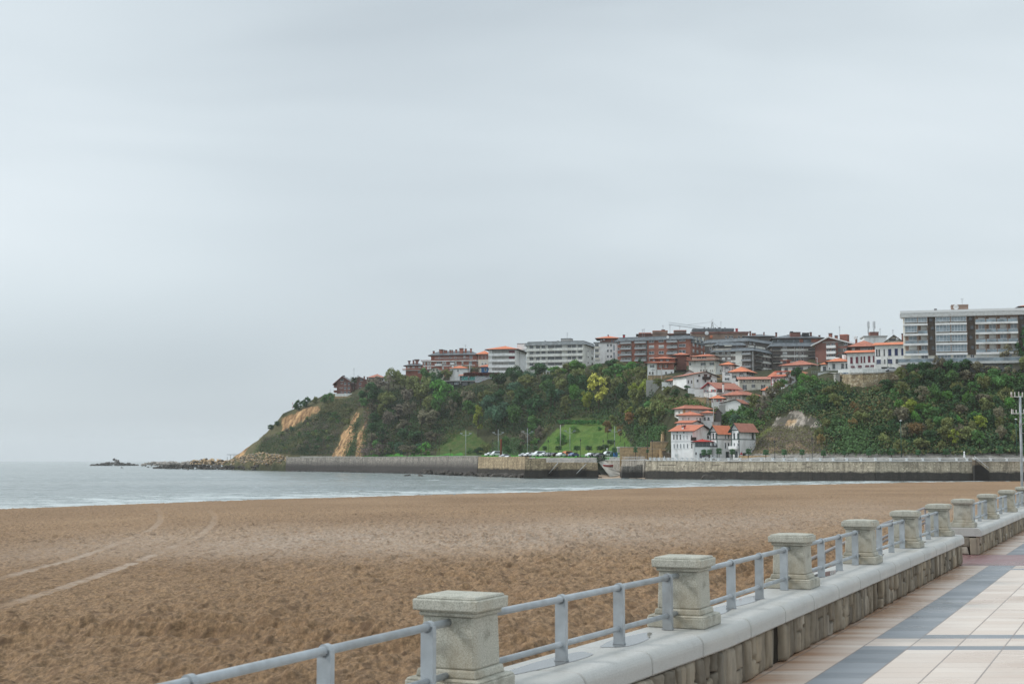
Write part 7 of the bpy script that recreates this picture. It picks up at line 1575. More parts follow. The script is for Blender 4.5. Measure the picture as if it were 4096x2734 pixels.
T = thing('cabin', 'bright blue cabin behind the white terrace fence', 'cabin', at(3381, 1492, 452)); mb = MB(); mb.box(-.7, .7, -.6, .6, 0, .9); mb.build('body', M['blue_paint'], T); mb = MB(); mb.box(-.75, .75, -.65, .65, .903, 1.35); mb.build('roof', M['lamp_white'], T)
# ---- big apartment block at right
b = Bld('apartment_block', 'long pale five storey block with brown panel stripes and glazed balconies at right', 4420, 1462, 434, 3617, None, 1238, 15, 'cream_wall', 13)
lz = lambda px, py: b.hit('F', px, py)
zr = [lz(3640, y)[1] for y in (1262, 1247)]
b.box('roof_slab', b.xa-.6, .6, -1.1, b.D+.6, b.H+.003, b.H+.35, 'pale_concrete'); b.box('fascia', b.xa-1.0, .6, -1.5, -.006, b.H-1.0, b.H+.001, 'pale_concrete'); b.box('roof_edge', b.xa-.9, .7, -1.3, b.D+.7, b.H+.353, b.H+1.1, 'lamp_white')
ux = lambda px: lz(px, 1350)[0]
zs_ = [b.hit('F', 3690, y)[1] for y in (1296, 1336, 1375, 1415)]       # slab levels
zfl = [b.H-1.0]+zs_
ST_ = [(3712, 3741), (3869, 3901), (4073, 4105), (4235, 4268)]
for a, q in ST_:
    b.box('brown_panel', ux(a), ux(q), -.35, -.004, zs_[-1]-.5, b.H-1.003, 'brown_panel')
    for i in range(4): z = (zfl[i]+zfl[i+1])/2+.2; b.inst('window', window_mesh(1.0, 1.1, 'dk'), b.T, ((ux(a)+ux(q))/2+(.3 if i % 2 else -.1), -.36, z), 0)
bays = [(3619, 3671, 'A'), (3672, 3711, 'B'), (3742, 3803, 'G'), (3804, 3868, 'G'), (3902, 3943, 'E'), (3944, 3987, 'E'), (3988, 4030, 'E'), (4031, 4072, 'E'), (4106, 4170, 'G'), (4171, 4234, 'G'), (4269, 4330, 'E'), (4331, 4400, 'E')]
for a, q, kd in bays:
    u0, u1 = ux(a), ux(q); wd = u1-u0
    for i in range(4):
        zt_, zb_ = zfl[i], zfl[i+1]; hh = zt_-zb_
        if kd == 'G' or (kd == 'A' and i < 2) or (kd == 'B' and i == 0):
            b.inst('glazed_balcony', window_mesh(wd-.25, hh-.75, 'gl'), b.T, ((u0+u1)/2, -1.15, zb_+hh/2+.25), 0)
            b.box('side_screen', u0, u0+.1, -1.1, -.004, zb_+.12, zt_-.05, 'white_frame')
        else:
            b.box('recess', u0+.15, u1-.15, -.03, -.004, zb_+.02, zt_-.06, 'tan_brick')
            b.inst('window', window_mesh(wd*.62, hh-1.15, 'bl' if (i+a) % 3 else 'gl'), b.T, ((u0+u1)/2+wd*.12, -.035, zb_+hh/2+.05), 0)
            mb = MB(); mb.box(u0+.1, u1-.1, -1.38, -1.35, zb_+.12, zb_+.95); b.part('glass_rail', mb, M['glass_light']); mb = MB(); mb.box(u0+.1, u1-.1, -1.4, -1.33, zb_+.953, zb_+1.02); b.part('hand_rail', mb, M['lamp_white'])
        b.box('divider', u1-.06, u1+.06, -1.3, -.005, zb_+.1, zt_-.02, 'tan_brick')
for a, q in ((3614, 3711), (3742, 3868), (3902, 4072), (4106, 4234), (4269, 4410)):
    for z in zs_: b.box('balcony_slab', ux(a), ux(q), -1.45, -.006, z-.5, z+.1, 'white_wall')
zg0 = b.hit('F', 3690, 1450)[1]
b.box('terrace_slab', ux(3590), .5, -3.5, -.008, zg0-.75, zg0, 'pale_concrete'); mb = MB(); mb.box(ux(3590), .5, -3.45, -3.4, zg0+.003, zg0+1.05); b.part('terrace_glass_rail', mb, M['glass_light']); b.box('terrace_hand_rail', ux(3590), .5, -3.48, -3.38, zg0+1.053, zg0+1.13, 'lamp_white')
for px, w_, k in ((3657, 30, 'bl'), (3697, 27, 'w'), (3775, 54, 'gl'), (3838, 52, 'gl'), (3888, 16, 'w'), (3925, 44, 'bl'), (3975, 44, 'bl'), (4025, 40, 'gl')): b.inst('window', window_mesh(w_*.076, 2.2, k), b.T, (ux(px), -.02, zg0+1.35), 0)
for px, w_, m in ((3835, 60, 'glass_light'), (3898, 48, 'glass_light'), (3955, 60, 'glass_light'), (4020, 60, 'glass_light')): b.box('garage_door', ux(px-w_/2), ux(px+w_/2), -.5, -.01, zg0-3.2, zg0-.8, 'steel')
b.box('garage_opening', ux(3741), ux(3798), -.4, -.01, zg0-3.4, zg0-.8, 'black_metal'); b.box('basement_wall', ux(3602), ux(3705), -2.9, -.01, zg0-4, zg0-.753, 'tan_brick'); b.box('basement_stone', ux(3707), ux(3739), -2.8, -.01, zg0-4, zg0-.753, 'golden_stone')
for px in (3615, 3656, 3700): b.inst('window', window_mesh(1.4, .8, 'dk'), b.T, (ux(px), -2.905, zg0-1.6), 0)
b.chim(3838, 1221, 1238, 66, 'tan_brick', 'tan_brick', y=5); b.ant(3849, 1193, 1222, 5); b.dish(3824, 1228, .8)
for px in (3742, 3930, 4047): b.chim(px, 1235, 1243, 9, 'dull_brick', y=3)
b = Bld('tower_house', 'brick house with red hip roof behind the pale block at the right edge', 4190, 1262, 500, 4086, None, 1226, 8, 'dull_brick', 12, 12); b.hip(K(500, 14), 'red_roof', 1.2); b.win('F', (4092, 4110), (1234,), 6, 8, 'w')
T = thing('road_barrier', 'red and white barrier beside the parked silver hatchback', 'barrier', at(3590, 1484, 451)); mb = MB(); mb.box(0, 5.5, -.04, .04, .75, .92); mb.build('boom', M['red_wood'], T); mb = MB(); mb.box(.1, .25, -.06, .06, -.5, .748); mb.box(2.8, 2.95, -.06, .06, -.5, .748); mb.build('support', M['rust'], T)
# ---- mansion
b = Bld('mansion', 'mansion wing with green shutters left of the round brown tree', 2695, 1502, 592, 2590, None, 1452, 8, 'white_wall', 14); b.hip(K(592, 9), 'red_roof', 1.3)
b.band('F', 2628, 2695, 1453, 1478, .03, 'red_brick', 'brick_panel'); b.win('F', (2609,), (1464,), 9, 11, 'gs'); b.win('F', (2643, 2664), (1463,), 9, 11, 'gs'); b.win('F', (2599, 2611, 2664, 2686), (1491,), 8, 11, 'st'); b.band('F', 2626, 2628.5, 1453, 1500, .2, 'concrete', 'pilaster')
c = Bld('', '', 2700, 1452, 596, 2607, None, 1435, 8, 'red_brick', 8, into=b, wallname='upper_wall', found=1); c.hip(K(596, 9), 'red_roof', 1.0); c.win('F', (2616, 2646, 2671), (1440,), 8, 7, 'gs')
c = Bld('', '', 2745, 1450, 602, 2704, None, 1421, 8, 'dull_brick', 6, into=b, wallname='tower_wall', found=3); c.hip(K(602, 11), 'red_roof', 1.6); c.ant(2728, 1400, 1412, 2)
b = Bld('mansion', 'white mansion wing with two tiers of red roof and green shutters, beside the brown tree', 2862, 1499, 588, 2756, 2894, 1441, 26, 'aged_white_wall'); b.hip(K(588, 8), 'red_roof', 1.5)
b.win('F', (2813, 2849), (1454,), 10, 11, 'gs'); b.win('F', (2761,), (1455,), 6, 9, 'gr'); b.win('F', (2804, 2815, 2826), (1481,), 7, 10, 'st'); b.win('F', (2842, 2850, 2858), (1481,), 4, 9, 'st'); b.win('S', (2882,), (1453, 1482), 6, 11, 'st'); b.band('F', 2857, 2862, 1442, 1497, .12, 'cream_wall', 'pilaster'); b.band('F', 2757, 2862, 1464, 1465, .12, 'cream_wall', 'string_course')
c = Bld('', '', 2858, 1441, 591, 2768, 2877, 1425, 26, 'cream_wall', into=b, wallname='upper_wall', found=1); c.hip(K(591, 9), 'red_roof', 1.2); c.win('F', (2797, 2818), (1428.5,), 8, 7, 'gs')
for a, q, y0, y1, Y, m, l in ((2592, 2745, 1501, 1516, 578, 'ochre_stone', 'ochre terrace wall under the left mansion wing'), (2585, 2672, 1520, 1545, 560, 'concrete', 'grey stepped garden wall left of the village'), (2866, 2895, 1498, 1527, 566, 'ochre_stone', 'ochre wall between chalet and timbered tower'),
                              (2753, 2815, 1551, 1572, 514, 'white_wall', 'white garden wall below the chalet'), (2780, 2816, 1556, 1582, 508, 'white_wall', 'lower white garden wall joining the red gabled house'), (2648, 2672, 1527, 1540, 548, 'white_wall', 'short white wall left of the first village house'),
                              (2480, 2602, 1788, 1836, 463, 'ochre_stone', 'long ochre retaining wall left of the stone stairs'), (2602, 2674, 1766, 1836, 459, 'ochre_stone', 'taller ochre retaining wall against the stone stairs'), (2590, 2680, 1795, 1836, 455, 'ochre_stone', 'stepped ochre parapet at the foot of the stone stairs'),
                              (2955, 3330, 1822, 1836, 0, 'ochre_stone', 'low ochre wall along the foot of the dry slope'), (3330, 3560, 1827, 1838, 0, 'ochre_stone', 'low ochre wall along the foot of the bluff'), (2848, 2882, 1688, 1700, 452, 'concrete', 'grey wall right of the stacked roofs'), (2876, 2902, 1620, 1634, 474, 'grey_wall', 'grey terrace wall under the little white gable')):
    if Y == 0:
        T = thing('wall', l, 'wall', qpt(a, 9)); mb = MB()
        Q = [qpt(a+(q-a)*i/8, 9)-Vector(T.location) for i in range(9)]
        for u, v in zip(Q[:-1], Q[1:]):
            z1 = 1.65+1.4; mb.add([(u.x, u.y, 0), (v.x, v.y, 0), (v.x, v.y, z1), (u.x, u.y, z1), (u.x, u.y+.5, 0), (v.x, v.y+.5, 0), (v.x, v.y+.5, z1), (u.x, u.y+.5, z1)], ((0, 1, 2, 3), (3, 2, 6, 7), (7, 6, 5, 4)))
        mb.build('masonry', M[m], T); continue
    p0 = at(a, y1, Y); T = thing('wall', l, 'wall', p0); L = K(Y, q-a); H = K(Y, y1-y0); mb = MB(); mb.box(0, L, 0, .6, -4, H); mb.build('masonry', M[m], T); mb = MB(); mb.box(-.05, L+.05, -.06, .66, H+.003, H+.12); mb.build('coping', M['concrete'], T)
# long stone stairs
T = thing('stone_stairs', 'long flights of weathered stone stairs climbing beside the white waterfront house', 'stairs', at(2668, 1834, 448)); mb = MB(); lx = MB()
for (x0, y0, x1, y1, Y0, Y1, wd, n) in ((2668, 1834, 2665, 1797, 447, 456, 34, 16), (2668, 1790, 2672, 1722, 460, 484, 26, 26)):
    for i in range(n):
        u = i/n; Y = Y0+(Y1-Y0)*u; p = at(x0+(x1-x0)*u, y0+(y1-y0)*u, Y)-Vector(T.location); hw = K(Y, wd)/2; mb.box(p.x-hw, p.x+hw, p.y, p.y+(Y1-Y0)/n+.3, p.z-1.5, p.z+(i % 2)*.01)
        if i % 4 == 0: lx = MB(); lx.box(p.x-hw-.7, p.x-hw-.05, p.y-.3, p.y+(Y1-Y0)/n*4+.3, p.z-2, p.z+1.1); lx.build('parapet', M['ochre_stone'], T)
mb.build('steps', M['steps'], T)
T = thing('kiosk', 'low white hut on the ochre wall by the car park', 'hut', at(2471, 1797, 466)); mb = MB(); mb.box(0, 2.8, 0, 2, -1, .55); mb.build('body', M['grey_wall'], T); mb = MB(); mb.box(-.2, 3.1, -.3, 2.3, .553, .95); mb.build('roof', M['lamp_white'], T)
# ---- village houses
b = Bld('timbered_tower_house', 'white timbered tower house with red pyramid roof', 2930, 1528, 560, 2889, 2946, 1460, 20, 'white_wall'); b.hip(K(560, 13), 'orange_roof', 1.2)
b.win('F', (2909,), (1469, 1492), 13, 9, 'w'); b.win('F', (2908,), (1515,), 9, 9, 'ds'); b.timber('F', [(2889, 1461, 2930, 1461), (2889, 1477, 2930, 1477), (2889, 1485, 2930, 1485), (2890, 1461, 2890, 1485), (2900, 1461, 2900, 1500), (2919, 1461, 2919, 1500), (2929.5, 1461, 2929.5, 1485), (2900, 1499, 2919, 1499)])
b.timber('S', [(2930, 1461, 2945, 1461), (2930, 1477, 2945, 1477), (2930, 1485, 2945, 1485), (2937, 1461, 2937, 1485), (2944, 1461, 2944, 1485)]); b.ant(2916, 1436, 1447, 3)
c = Bld('', '', 2985, 1530, 550, 2926, 3018, 1488, 26, 'white_wall', into=b, wallname='wing_wall'); c.hip(K(550, 22), 'orange_roof', 1.2, name='wing_roof'); c.win('F', (2966,), (1494,), 12, 10, 'w'); c.win('F', (2937,), (1506,), 7, 10, 'ds'); c.win('S', (2991, 3001, 3011), (1495,), 6, 12, 'ds')
c.timber('F', [(2957, 1489, 2985, 1489), (2957, 1505, 2985, 1505), (2957.5, 1489, 2957.5, 1505), (2975, 1489, 2975, 1505)]); c.timber('S', [(2986, 1489, 3017, 1489), (2986, 1505, 3017, 1505), (2996, 1489, 2996, 1505), (3006, 1489, 3006, 1505), (3017, 1489, 3017, 1505)])
b = Bld('house', 'first white village house at left with two skewed red roofs', 2734, 1562, 535, 2671, None, 1524, 12, 'white_wall', 9); b.hip(K(535, 15), 'red_roof', .9); b.win('F', (2682,), (1532,), 5, 9, 'w'); b.win('F', (2701,), (1533,), 4, 8, 'st'); b.win('F', (2713, 2726), (1534,), 8, 15, 'dk')
b = Bld('chalet', 'white chalet with brown balcony under a wide low gable', 2868, 1556, 528, 2746, None, 1505, -20, 'white_wall', 11); b.gable(K(528, 17), 'pink_roof', 'y', 1.1, apex=.62); b.win('F', (2797, 2842), (1502,), 8, 8, 'brn'); b.win('F', (2753, 2766), (1526,), 4, 11, 'brn'); b.win('F', (2790, 2821, 2845), (1523,), 9, 11, 'w')
b.win('F', (2863,), (1524,), 6, 8, 'w'); b.balc('F', 2809, 2838, 1506, 1515, 1.0, 'dark_wood', 'dark_wood'); b.win('F', (2822,), (1501,), 13, 11, 'brn'); b.band('F', 2772, 2776, 1508, 1554, .08, 'cream_wall', 'quoins')
c = Bld('', '', 2786, 1530, 545, 2733, None, 1497, 10, 'white_wall', 12, into=b, wallname='rear_wall'); c.gable(K(545, 17), 'bright_red_roof', 'y', .8, name='rear_roof'); c.win('F', (2741, 2755), (1503,), 7, 10, 'gr')
b = Bld('long_house', 'long white house with red gable trim and weathered pink roof', 2866, 1598, 506, 2814, 2958, 1549, 52, 'white_wall'); b.gable(K(506, 21), 'pink_roof', 'y', 1.0, 'red_wood'); b.win('F', (2822, 2853), (1562,), 8, 11, 'rs'); b.win('F', (2834,), (1539,), 7, 9, 'rw'); b.win('S', (2917,), (1556,), 18, 12, 'gr'); b.win('S', (2936,), (1556,), 4, 12, 'gr'); b.win('S', (2878,), (1557,), 18, 13, 'dk'); b.balc('S', 2866, 2891, 1561, 1569, .9, 'dark_wood'); b.chim(2893, 1533, 1546, 5, 'white_wall', y=-1); b.box('skylight', -b.L*.36, -b.L*.25, b.D*.62, b.D*.70, b.H+2.05, b.H+2.15, 'glass_light') if False else None
b = Bld('cream_house', 'cream house with dark shutters behind the long house', 3084, 1568, 530, 2958, None, 1516, 6, 'cream_wall', 9); b.gable(K(530, 11), 'pink_roof', 'x', .9); b.win('F', (2977, 3011, 3052), (1523,), 8, 8, 'w'); b.win('F', (2978, 3052), (1548,), 9, 20, 'ds'); b.win('F', (3013,), (1543,), 8, 13, 'ds'); b.timber('F', [(2959, 1530, 3083, 1530)]+[(x, 1517, x, 1530) for x in (2966, 2988, 3000, 3021, 3032, 3043, 3063, 3073)], 'dark_wood', .1)
b = Bld('red_framed_house', 'white house with bright red timber frame and dormer', 3139, 1550, 500, 3084, 3190, 1502, 34, 'white_wall'); b.gable(K(500, 22), 'red_roof', 'x', 1.0, 'red_wood'); b.win('F', (3097, 3111, 3126), (1523,), 6, 13, 'rw')
b.timber('F', [(3084, 1505, 3139, 1505), (3084, 1512, 3139, 1512), (3084, 1536, 3139, 1536), (3084, 1545, 3139, 1545), (3085, 1503, 3085, 1547), (3138, 1503, 3138, 1547), (3104, 1512, 3104, 1545)], 'red_wood', .22)
u, z = b.hit('F', 3118, 1490); mb = MB(); mb.box(u-1.6, u+1.6, 1.2, 4, z-.8, z+.4); mb.box(u-2.4, u+2.4, .6, 5, z+.403, z+.6, 1); mb.quad((u-.5, 1.19, z-.5), (u+.5, 1.19, z-.5), (u+.5, 1.19, z+.3), (u-.5, 1.19, z+.3), 2); b.part('dormer', mb, [M['white_wall'], M['bright_red_roof'], M['glass']])
b = Bld('house', 'blank white gabled house hidden behind shrubs right of the red framed one', 3228, 1545, 512, 3180, None, 1503, 30, 'aged_white_wall', 9); b.gable(K(512, 18), 'red_roof', 'y', .6)
b = Bld('house', 'white house with broad aged red hip roof below the grey block', 3242, 1495, 545, 3126, 3283, 1460, 34, 'aged_white_wall'); b.hip(K(545, 21), 'old_roof', 1.1); b.win('F', (3145, 3176, 3207), (1474,), 10, 10, 'b'); b.win('F', (3236,), (1472,), 4, 14, 'dk'); b.win('S', (3263,), (1475,), 4, 11, 'dk')
mb = MB(); mb.box(-12.3, -10.3, 2.0, 5, b.H+1.2, b.H+2.3); mb.box(-13, -9.6, 1.4, 5, b.H+2.303, b.H+2.5, 1); mb.quad((-12, 1.99, b.H+1.35), (-10.6, 1.99, b.H+1.35), (-10.6, 1.99, b.H+2.15), (-12, 1.99, b.H+2.15), 2); b.part('dormer', mb, [M['dull_brick'], M['old_roof'], M['glass']])
b = Bld('house', 'low white house with aged brown red hip roof in mid village', 2968, 1616, 492, 2895, 3046, 1581, 34, 'aged_white_wall'); b.hip(K(492, 19), 'old_roof', 1.0); b.win('F', (2907, 2924, 2943, 2958), (1589,), 4.5, 7, 'st'); b.win('S', (3016,), (1587,), 7, 10, 'b')
b = Bld('house', 'little white house with orange roof and dark red shutters', 2894, 1622, 484, 2846, None, 1595, 10, 'white_wall', 8); b.hip(K(484, 15), 'orange_roof', .9); b.win('F', (2875,), (1601,), 10, 9, 'rs'); b.win('F', (2850,), (1602,), 4, 9, 'rw')
b = Bld('house', 'white gabled outbuilding with skylights below the mid village house', 2964, 1632, 476, 2884, None, 1611, 26, 'white_wall', 8); b.gable(K(476, 14), 'old_roof', 'y', .5, apex=.75)
b = Bld('house', 'small orange roofed house at the edge of the shrubs right of the cream house', 3088, 1580, 508, 3050, None, 1562, 12, 'white_wall', 8); b.hip(K(508, 15), 'orange_roof', .8); b.win('F', (3066,), (1570,), 5, 7, 'w')
b = Bld('house', 'tall white house with old red hip roof at the top of the stairs', 2736, 1706, 466, 2699, 2848, 1636, 58, 'aged_white_wall'); b.hip(K(466, 15), 'old_roof', .9); b.win('F', (2716,), (1648,), 6, 9, 'st'); b.box('quoins', -.5, .08, -.08, .6, 0, b.H, 'ochre_stone')
b = Bld('house', 'low white house with two square windows under an orange tiled roof', 2806, 1692, 456, 2714, None, 1662, 9, 'white_wall', 7); b.hip(K(456, 16), 'red_roof', .9); b.win('F', (2730, 2753, 2786), (1674,), 4.5, 9, 'st'); b.win('F', (2799,), (1678,), 6, 14, 'brn')
b = Bld('house', 'white annexe house with lantern beside the concrete pole', 2856, 1696, 459, 2807, None, 1653, 8, 'white_wall', 8); b.hip(K(459, 10), 'red_roof', .7); b.win('F', (2817, 2832), (1673,), 7, 11, 'b'); b.timber('F', [(2807, 1660, 2856, 1660)])
b = Bld('house', 'white gabled house tucked behind the waterfront house roof', 2763, 1722, 449, 2707, 2805, 1691, 28, 'white_wall'); b.gable(K(449, 10), 'red_roof', 'x', .7); b.win('F', (2724, 2740), (1700,), 4, 9, 'w')
b = Bld('dark_shed', 'dark slate roofed shed right of the stacked white houses', 2885, 1700, 462, 2860, None, 1648, 10, 'grey_brick', 5); b.gable(K(462, 12), 'slate', 'y', .5)
b = Bld('waterfront_house', 'big white waterfront house with two rows of narrow windows and red roof', 2772, 1834, 436, 2685, 2846, 1723, 28, 'white_wall'); b.gable(K(436, 25), 'red_roof', 'x', .8)
b.win('F', (2693, 2706, 2719), (1746,), 4, 18, 'brn'); b.win('F', (2733, 2746), (1748,), 4, 17, 'w'); b.win('F', (2764,), (1748,), 3.5, 17, 'brn'); b.win('F', (2694, 2707, 2720, 2733, 2747), (1783,), 4.5, 18, 'w'); b.win('F', (2764,), (1781,), 3.5, 18, 'brn'); b.win('S', (2829,), (1746,), 8, 11, 'brn'); b.win('F', (2707, 2733), (1727,), 4, 7, 'dk')
b.timber('F', [(2686, 1765, 2771, 1765)], 'rail_grey', .12); b.chim(2731, 1703, 1718, 6, 'white_wall', y=2); b.chim(2739, 1700, 1712, 5, 'red_wood', y=3); b.band('F', 2687, 2700, 1815, 1826, .1, 'green_wood', 'plinth_paint') if False else None
c = Bld('', '', 2848, 1836, 431, 2775, None, 1768, 6, 'white_wall', 6, into=b, wallname='annexe_wall'); c.hip(K(431, 10), 'bright_red_roof', .7, name='annexe_roof'); c.win('F', (2785, 2800, 2815, 2830), (1777,), 14, 16, 'gr'); c.win('F', (2806, 2826), (1822,), 22, 20, 'dk'); c.win('F', (2781,), (1812,), 5, 9, 'dk'); c.balc('F', 2840, 2870, 1782, 1788, 1.2, 'black_metal', 'white_wall')
mb = MB(); mb.box(-6.3, -4.6, .2, .3, c.H+.5, c.H+1.6); c.part('sign_board', mb, M['dark_wood'])
for (lab, xc, xl, xr, yt, ap, Y, roof, wl, wr) in (('green trimmed white waterfront house with orange gable roof', 2869, 2843, 2926, 1724, 1702, 431, 'orange_roof', (2851, 2862), (2898, 2910, 2923)), ('green trimmed white waterfront house with brown red gable roof, at the foot of the slope', 2957, 2927, 3024, 1716, 1693, 428, 'pink_roof', (2934, 2949), ())):
    b = Bld('waterfront_house', lab, xc, 1836, Y, xl, xr, yt, 42, 'white_wall'); b.gable(K(Y, yt-ap), roof, 'y', .8, 'green_wood')
    b.win('F', wl, (1744,), 5, 25, 'gr'); b.win('F', wl, (1780,), 4.5, 18, 'w')
    if wr: b.win('S', wr, (1742, 1781), 7, 24, 'w'); b.win('S', (2905,), (1817,), 14, 24, 'gr')
    else: b.win('S', (3007,), (1742,), 10, 24, 'gr'); b.win('S', (2972,), (1820,), 14, 20, 'gr'); b.win('F', (2941,), (1815,), 10, 24, 'gr'); b.balc('F', 2922, 2955, 1783, 1793, 1.2, 'white_wall')
    h = b.H; mb = MB(); mb.box(-.12, .06, -.06, .12, 0, h-.05); mb.box(-b.L-.05, -b.L+.18, -.06, -.004, 0, h-.05); zz = b.z(xc, 1756); mb.box(-b.L+.19, -.13, -.05, -.005, zz-.12, zz+.12); mb.box(.005, .05, .13, b.D, zz-.12, zz+.12); mb.box(-b.L+.19, -.13, -.05, -.005, h-.35, h-.08); mb.box(.005, .05, .13, b.D, h-.4, h-.1); b.part('green_trim', mb, M['green_wood'])
# ---- cafe
b = Bld('cafe', 'low dark cafe with glazed front and teal lettered sign on the wooded brow', 1962, 1556, 760, 1768, None, 1524, 6, 'black_timber', 10, 4); b.box('roof_slab', b.xa-.8, .5, -1.5, b.D, b.H+.003, b.H+.5, 'grey_wall')
b.win('F', (1783, 1804), (1537,), 18, 16, 'b'); b.win('F', (1826,), (1532,), 17, 9, 'gl'); b.win('F', (1860, 1890, 1920), (1534,), 24, 14, 'b'); b.dish(1842, 1529, .45)
u0, u1 = b.hit('F', 1840, 1518)[0], b.hit('F', 1960, 1518)[0]; b.box('sign_board', u0, u1, -1.0, -.8, b.H+.51, b.H+2.1, 'slate'); b.box('stair_house', u0, u0+K(760, 30), -.7, 1.5, b.H+.51, b.H+2.9, 'black_timber'); mb = MB(); x0, x1 = u0-.8, u0+K(760, 44); mb.add([(x0, -1.2, b.H+2.9), (x1, -1.2, b.H+3.3), (x1, 2, b.H+3.9), (x0, 2, b.H+3.5), (x0, -1.2, b.H+3.15), (x1, -1.2, b.H+3.55), (x1, 2, b.H+4.15), (x0, 2, b.H+3.75)], ((3, 2, 1, 0), (0, 1, 5, 4), (1, 2, 6, 5), (2, 3, 7, 6), (3, 0, 4, 7), (4, 5, 6, 7))); b.part('small_roof', mb, M['red_roof'])
addm('teal_letter', (.10, .52, .45), .5, .4, .03, 2)
cu = bpy.data.curves.new('sign_text', 'FONT'); cu.body = 'CAFE  USATEGI'; cu.extrude = .05; cu.size = 2.0; cu.align_x = 'LEFT'; cu.offset = .035
to = bpy.data.objects.new('sign_text', cu); C.objects.link(to); bpy.context.view_layer.update(); dg = bpy.context.evaluated_depsgraph_get(); me = bpy.data.meshes.new_from_object(to.evaluated_get(dg)); bpy.data.objects.remove(to)
me.materials.clear(); me.materials.append(M['teal_letter']); xsv = [v.co.x for v in me.vertices]; wd = max(xsv)-min(xsv); want = K(760, 71)
o = link('sign_lettering', me, b.T); o.rotation_euler = (R(90), 0, 0); o.scale = (want/wd, 1.25, 1); o.location = (b.hit('F', 1848, 1518)[0], -1.08, b.H+.62)
# painted wall with red creeper
T = thing('painted_wall', 'long wall covered in pastel graffiti beside the cafe sign', 'wall', at(1900, 1514, 752)); m, t = newmat('graffiti'); bb = pb(t, .8, .2); n = tnoise(t, .55, 3, dist=2.5); c_ = ramp(t, n.outputs[0], [(.3, (.55, .56, .56)), (.42, (.62, .62, .62)), (.46, (.20, .45, .45)), (.5, (.60, .60, .6)), (.55, (.38, .28, .45)), (.6, (.62, .6, .5)), (.66, (.12, .12, .14))]).outputs[0]; t.links.new(c_, bb.inputs['Base Color'])
mb = MB(); mb.box(0, K(752, 125), 0, .4, -2, K(752, 15)); mb.build('masonry', m, T)
rs = np.random.RandomState(8); n = 2600; P = np.stack([rs.uniform(-6, 13, n), rs.uniform(-.6, .8, n), rs.uniform(1.6, 3.2, n)], 1); nr = rs.normal(size=(n, 3)); nr /= np.linalg.norm(nr, axis=1)[:, None]; t1 = np.cross(nr, rs.normal(size=(n, 3))); t1 /= np.linalg.norm(t1, axis=1)[:, None]; t2 = np.cross(nr, t1); s = .22
V = np.stack([P-t1*s-t2*s, P+t1*s-t2*s, P+t1*s+t2*s, P-t1*s+t2*s], 1).reshape(-1, 3); M['leaf red'] = leafmat('leaves_red', (.11, .025, .02))
o = link('red_creeper', np_mesh('red_creeper', V, np.arange(4*n).reshape(n, 4), [M['leaf red']], False, None, None, {'lv': np.clip(.5+rs.normal(size=n)*.2, 0, 1)}), None, T.location); tag(o, 'dark red creeper hanging over the graffiti wall', 'creeper')
# ---- tower crane
a = at(2849, 1330, 900); T = thing('tower_crane', 'grey tower crane with long jib behind the brick blocks', 'crane', a); iv = Matrix.Translation(-Vector(a)); top = at(2849, 1287, 900); jl = at(2675, 1294, 905); jr = at(2853, 1318, 900); mb = MB()
for dx, dy in ((-.7, -.7), (.7, -.7), (.7, .7), (-.7, .7)): mb.tube([a+Vector((dx, dy, -14)), a+Vector((dx, dy, 3)), top+Vector((dx*.2, dy*.2, 0))], .13, 4)
for i in range(9): z = -8+i*1.9; mb.tube([a+Vector((-.7, -.7, z)), a+Vector((.7, -.7, z+1.7))], .07, 4)
o = mb.build('mast', M['black_metal'], T); o.matrix_parent_inverse = iv; mb = MB(); h = Vector((0, 0, 1.5))
for off in (Vector((0, -.6, -.6)), Vector((0, .6, -.6)), Vector((0, 0, .9))): mb.tube([jl+off, jr+off], .10, 4)
for i in range(26):
    p, q = jl+(jr-jl)*(i/26), jl+(jr-jl)*((i+1)/26); mb.tube([p+Vector((0, -.6, -.6)), (p+q)/2+Vector((0, 0, .9)), q+Vector((0, -.6, -.6))], .07, 4)
o = mb.build('jib', M['galvanised'], T); o.matrix_parent_inverse = iv; mb = MB(); mb.tube([top, jl+(jr-jl)*.42+Vector((0, 0, .9))], .05, 4); mb.tube([top, at(2880, 1315, 900)], .05, 4); o = mb.build('stay_cable', M['black_metal'], T); o.matrix_parent_inverse = iv
# harbour beacon lattice on the headland and the platform by the rocks
a = at(1170, 1655, 850); T = thing('beacon_mast', 'thin red and white lattice mast on the headland crest', 'mast', a); h = K(850, 48); 
for i in range(6): mb = MB(); mb.tube([(0, 0, h*i/6-.3), (0, 0, h*(i+1)/6-.3)], .16, 5); mb.build('mast_section', M['red_wood' if i % 2 else 'lamp_white'], T)
a = at(908, 1838, 900); T = thing('viewing_platform', 'small grey frame shelter behind the tumbled rocks', 'shelter', a); mb = MB(); L = K(900, 40); h = K(900, 20)
for i in range(4): mb.box(i*L/3, i*L/3+.25, 0, .25, -3, h*(.65 if i == 0 else 1))
mb.build('posts', M['rail_grey'], T)['kind'] = 'stuff'; mb = MB(); mb.box(-.2, L+.4, -.5, 3, h+.002, h+.3); mb.build('roof', M['rail_grey'], T)
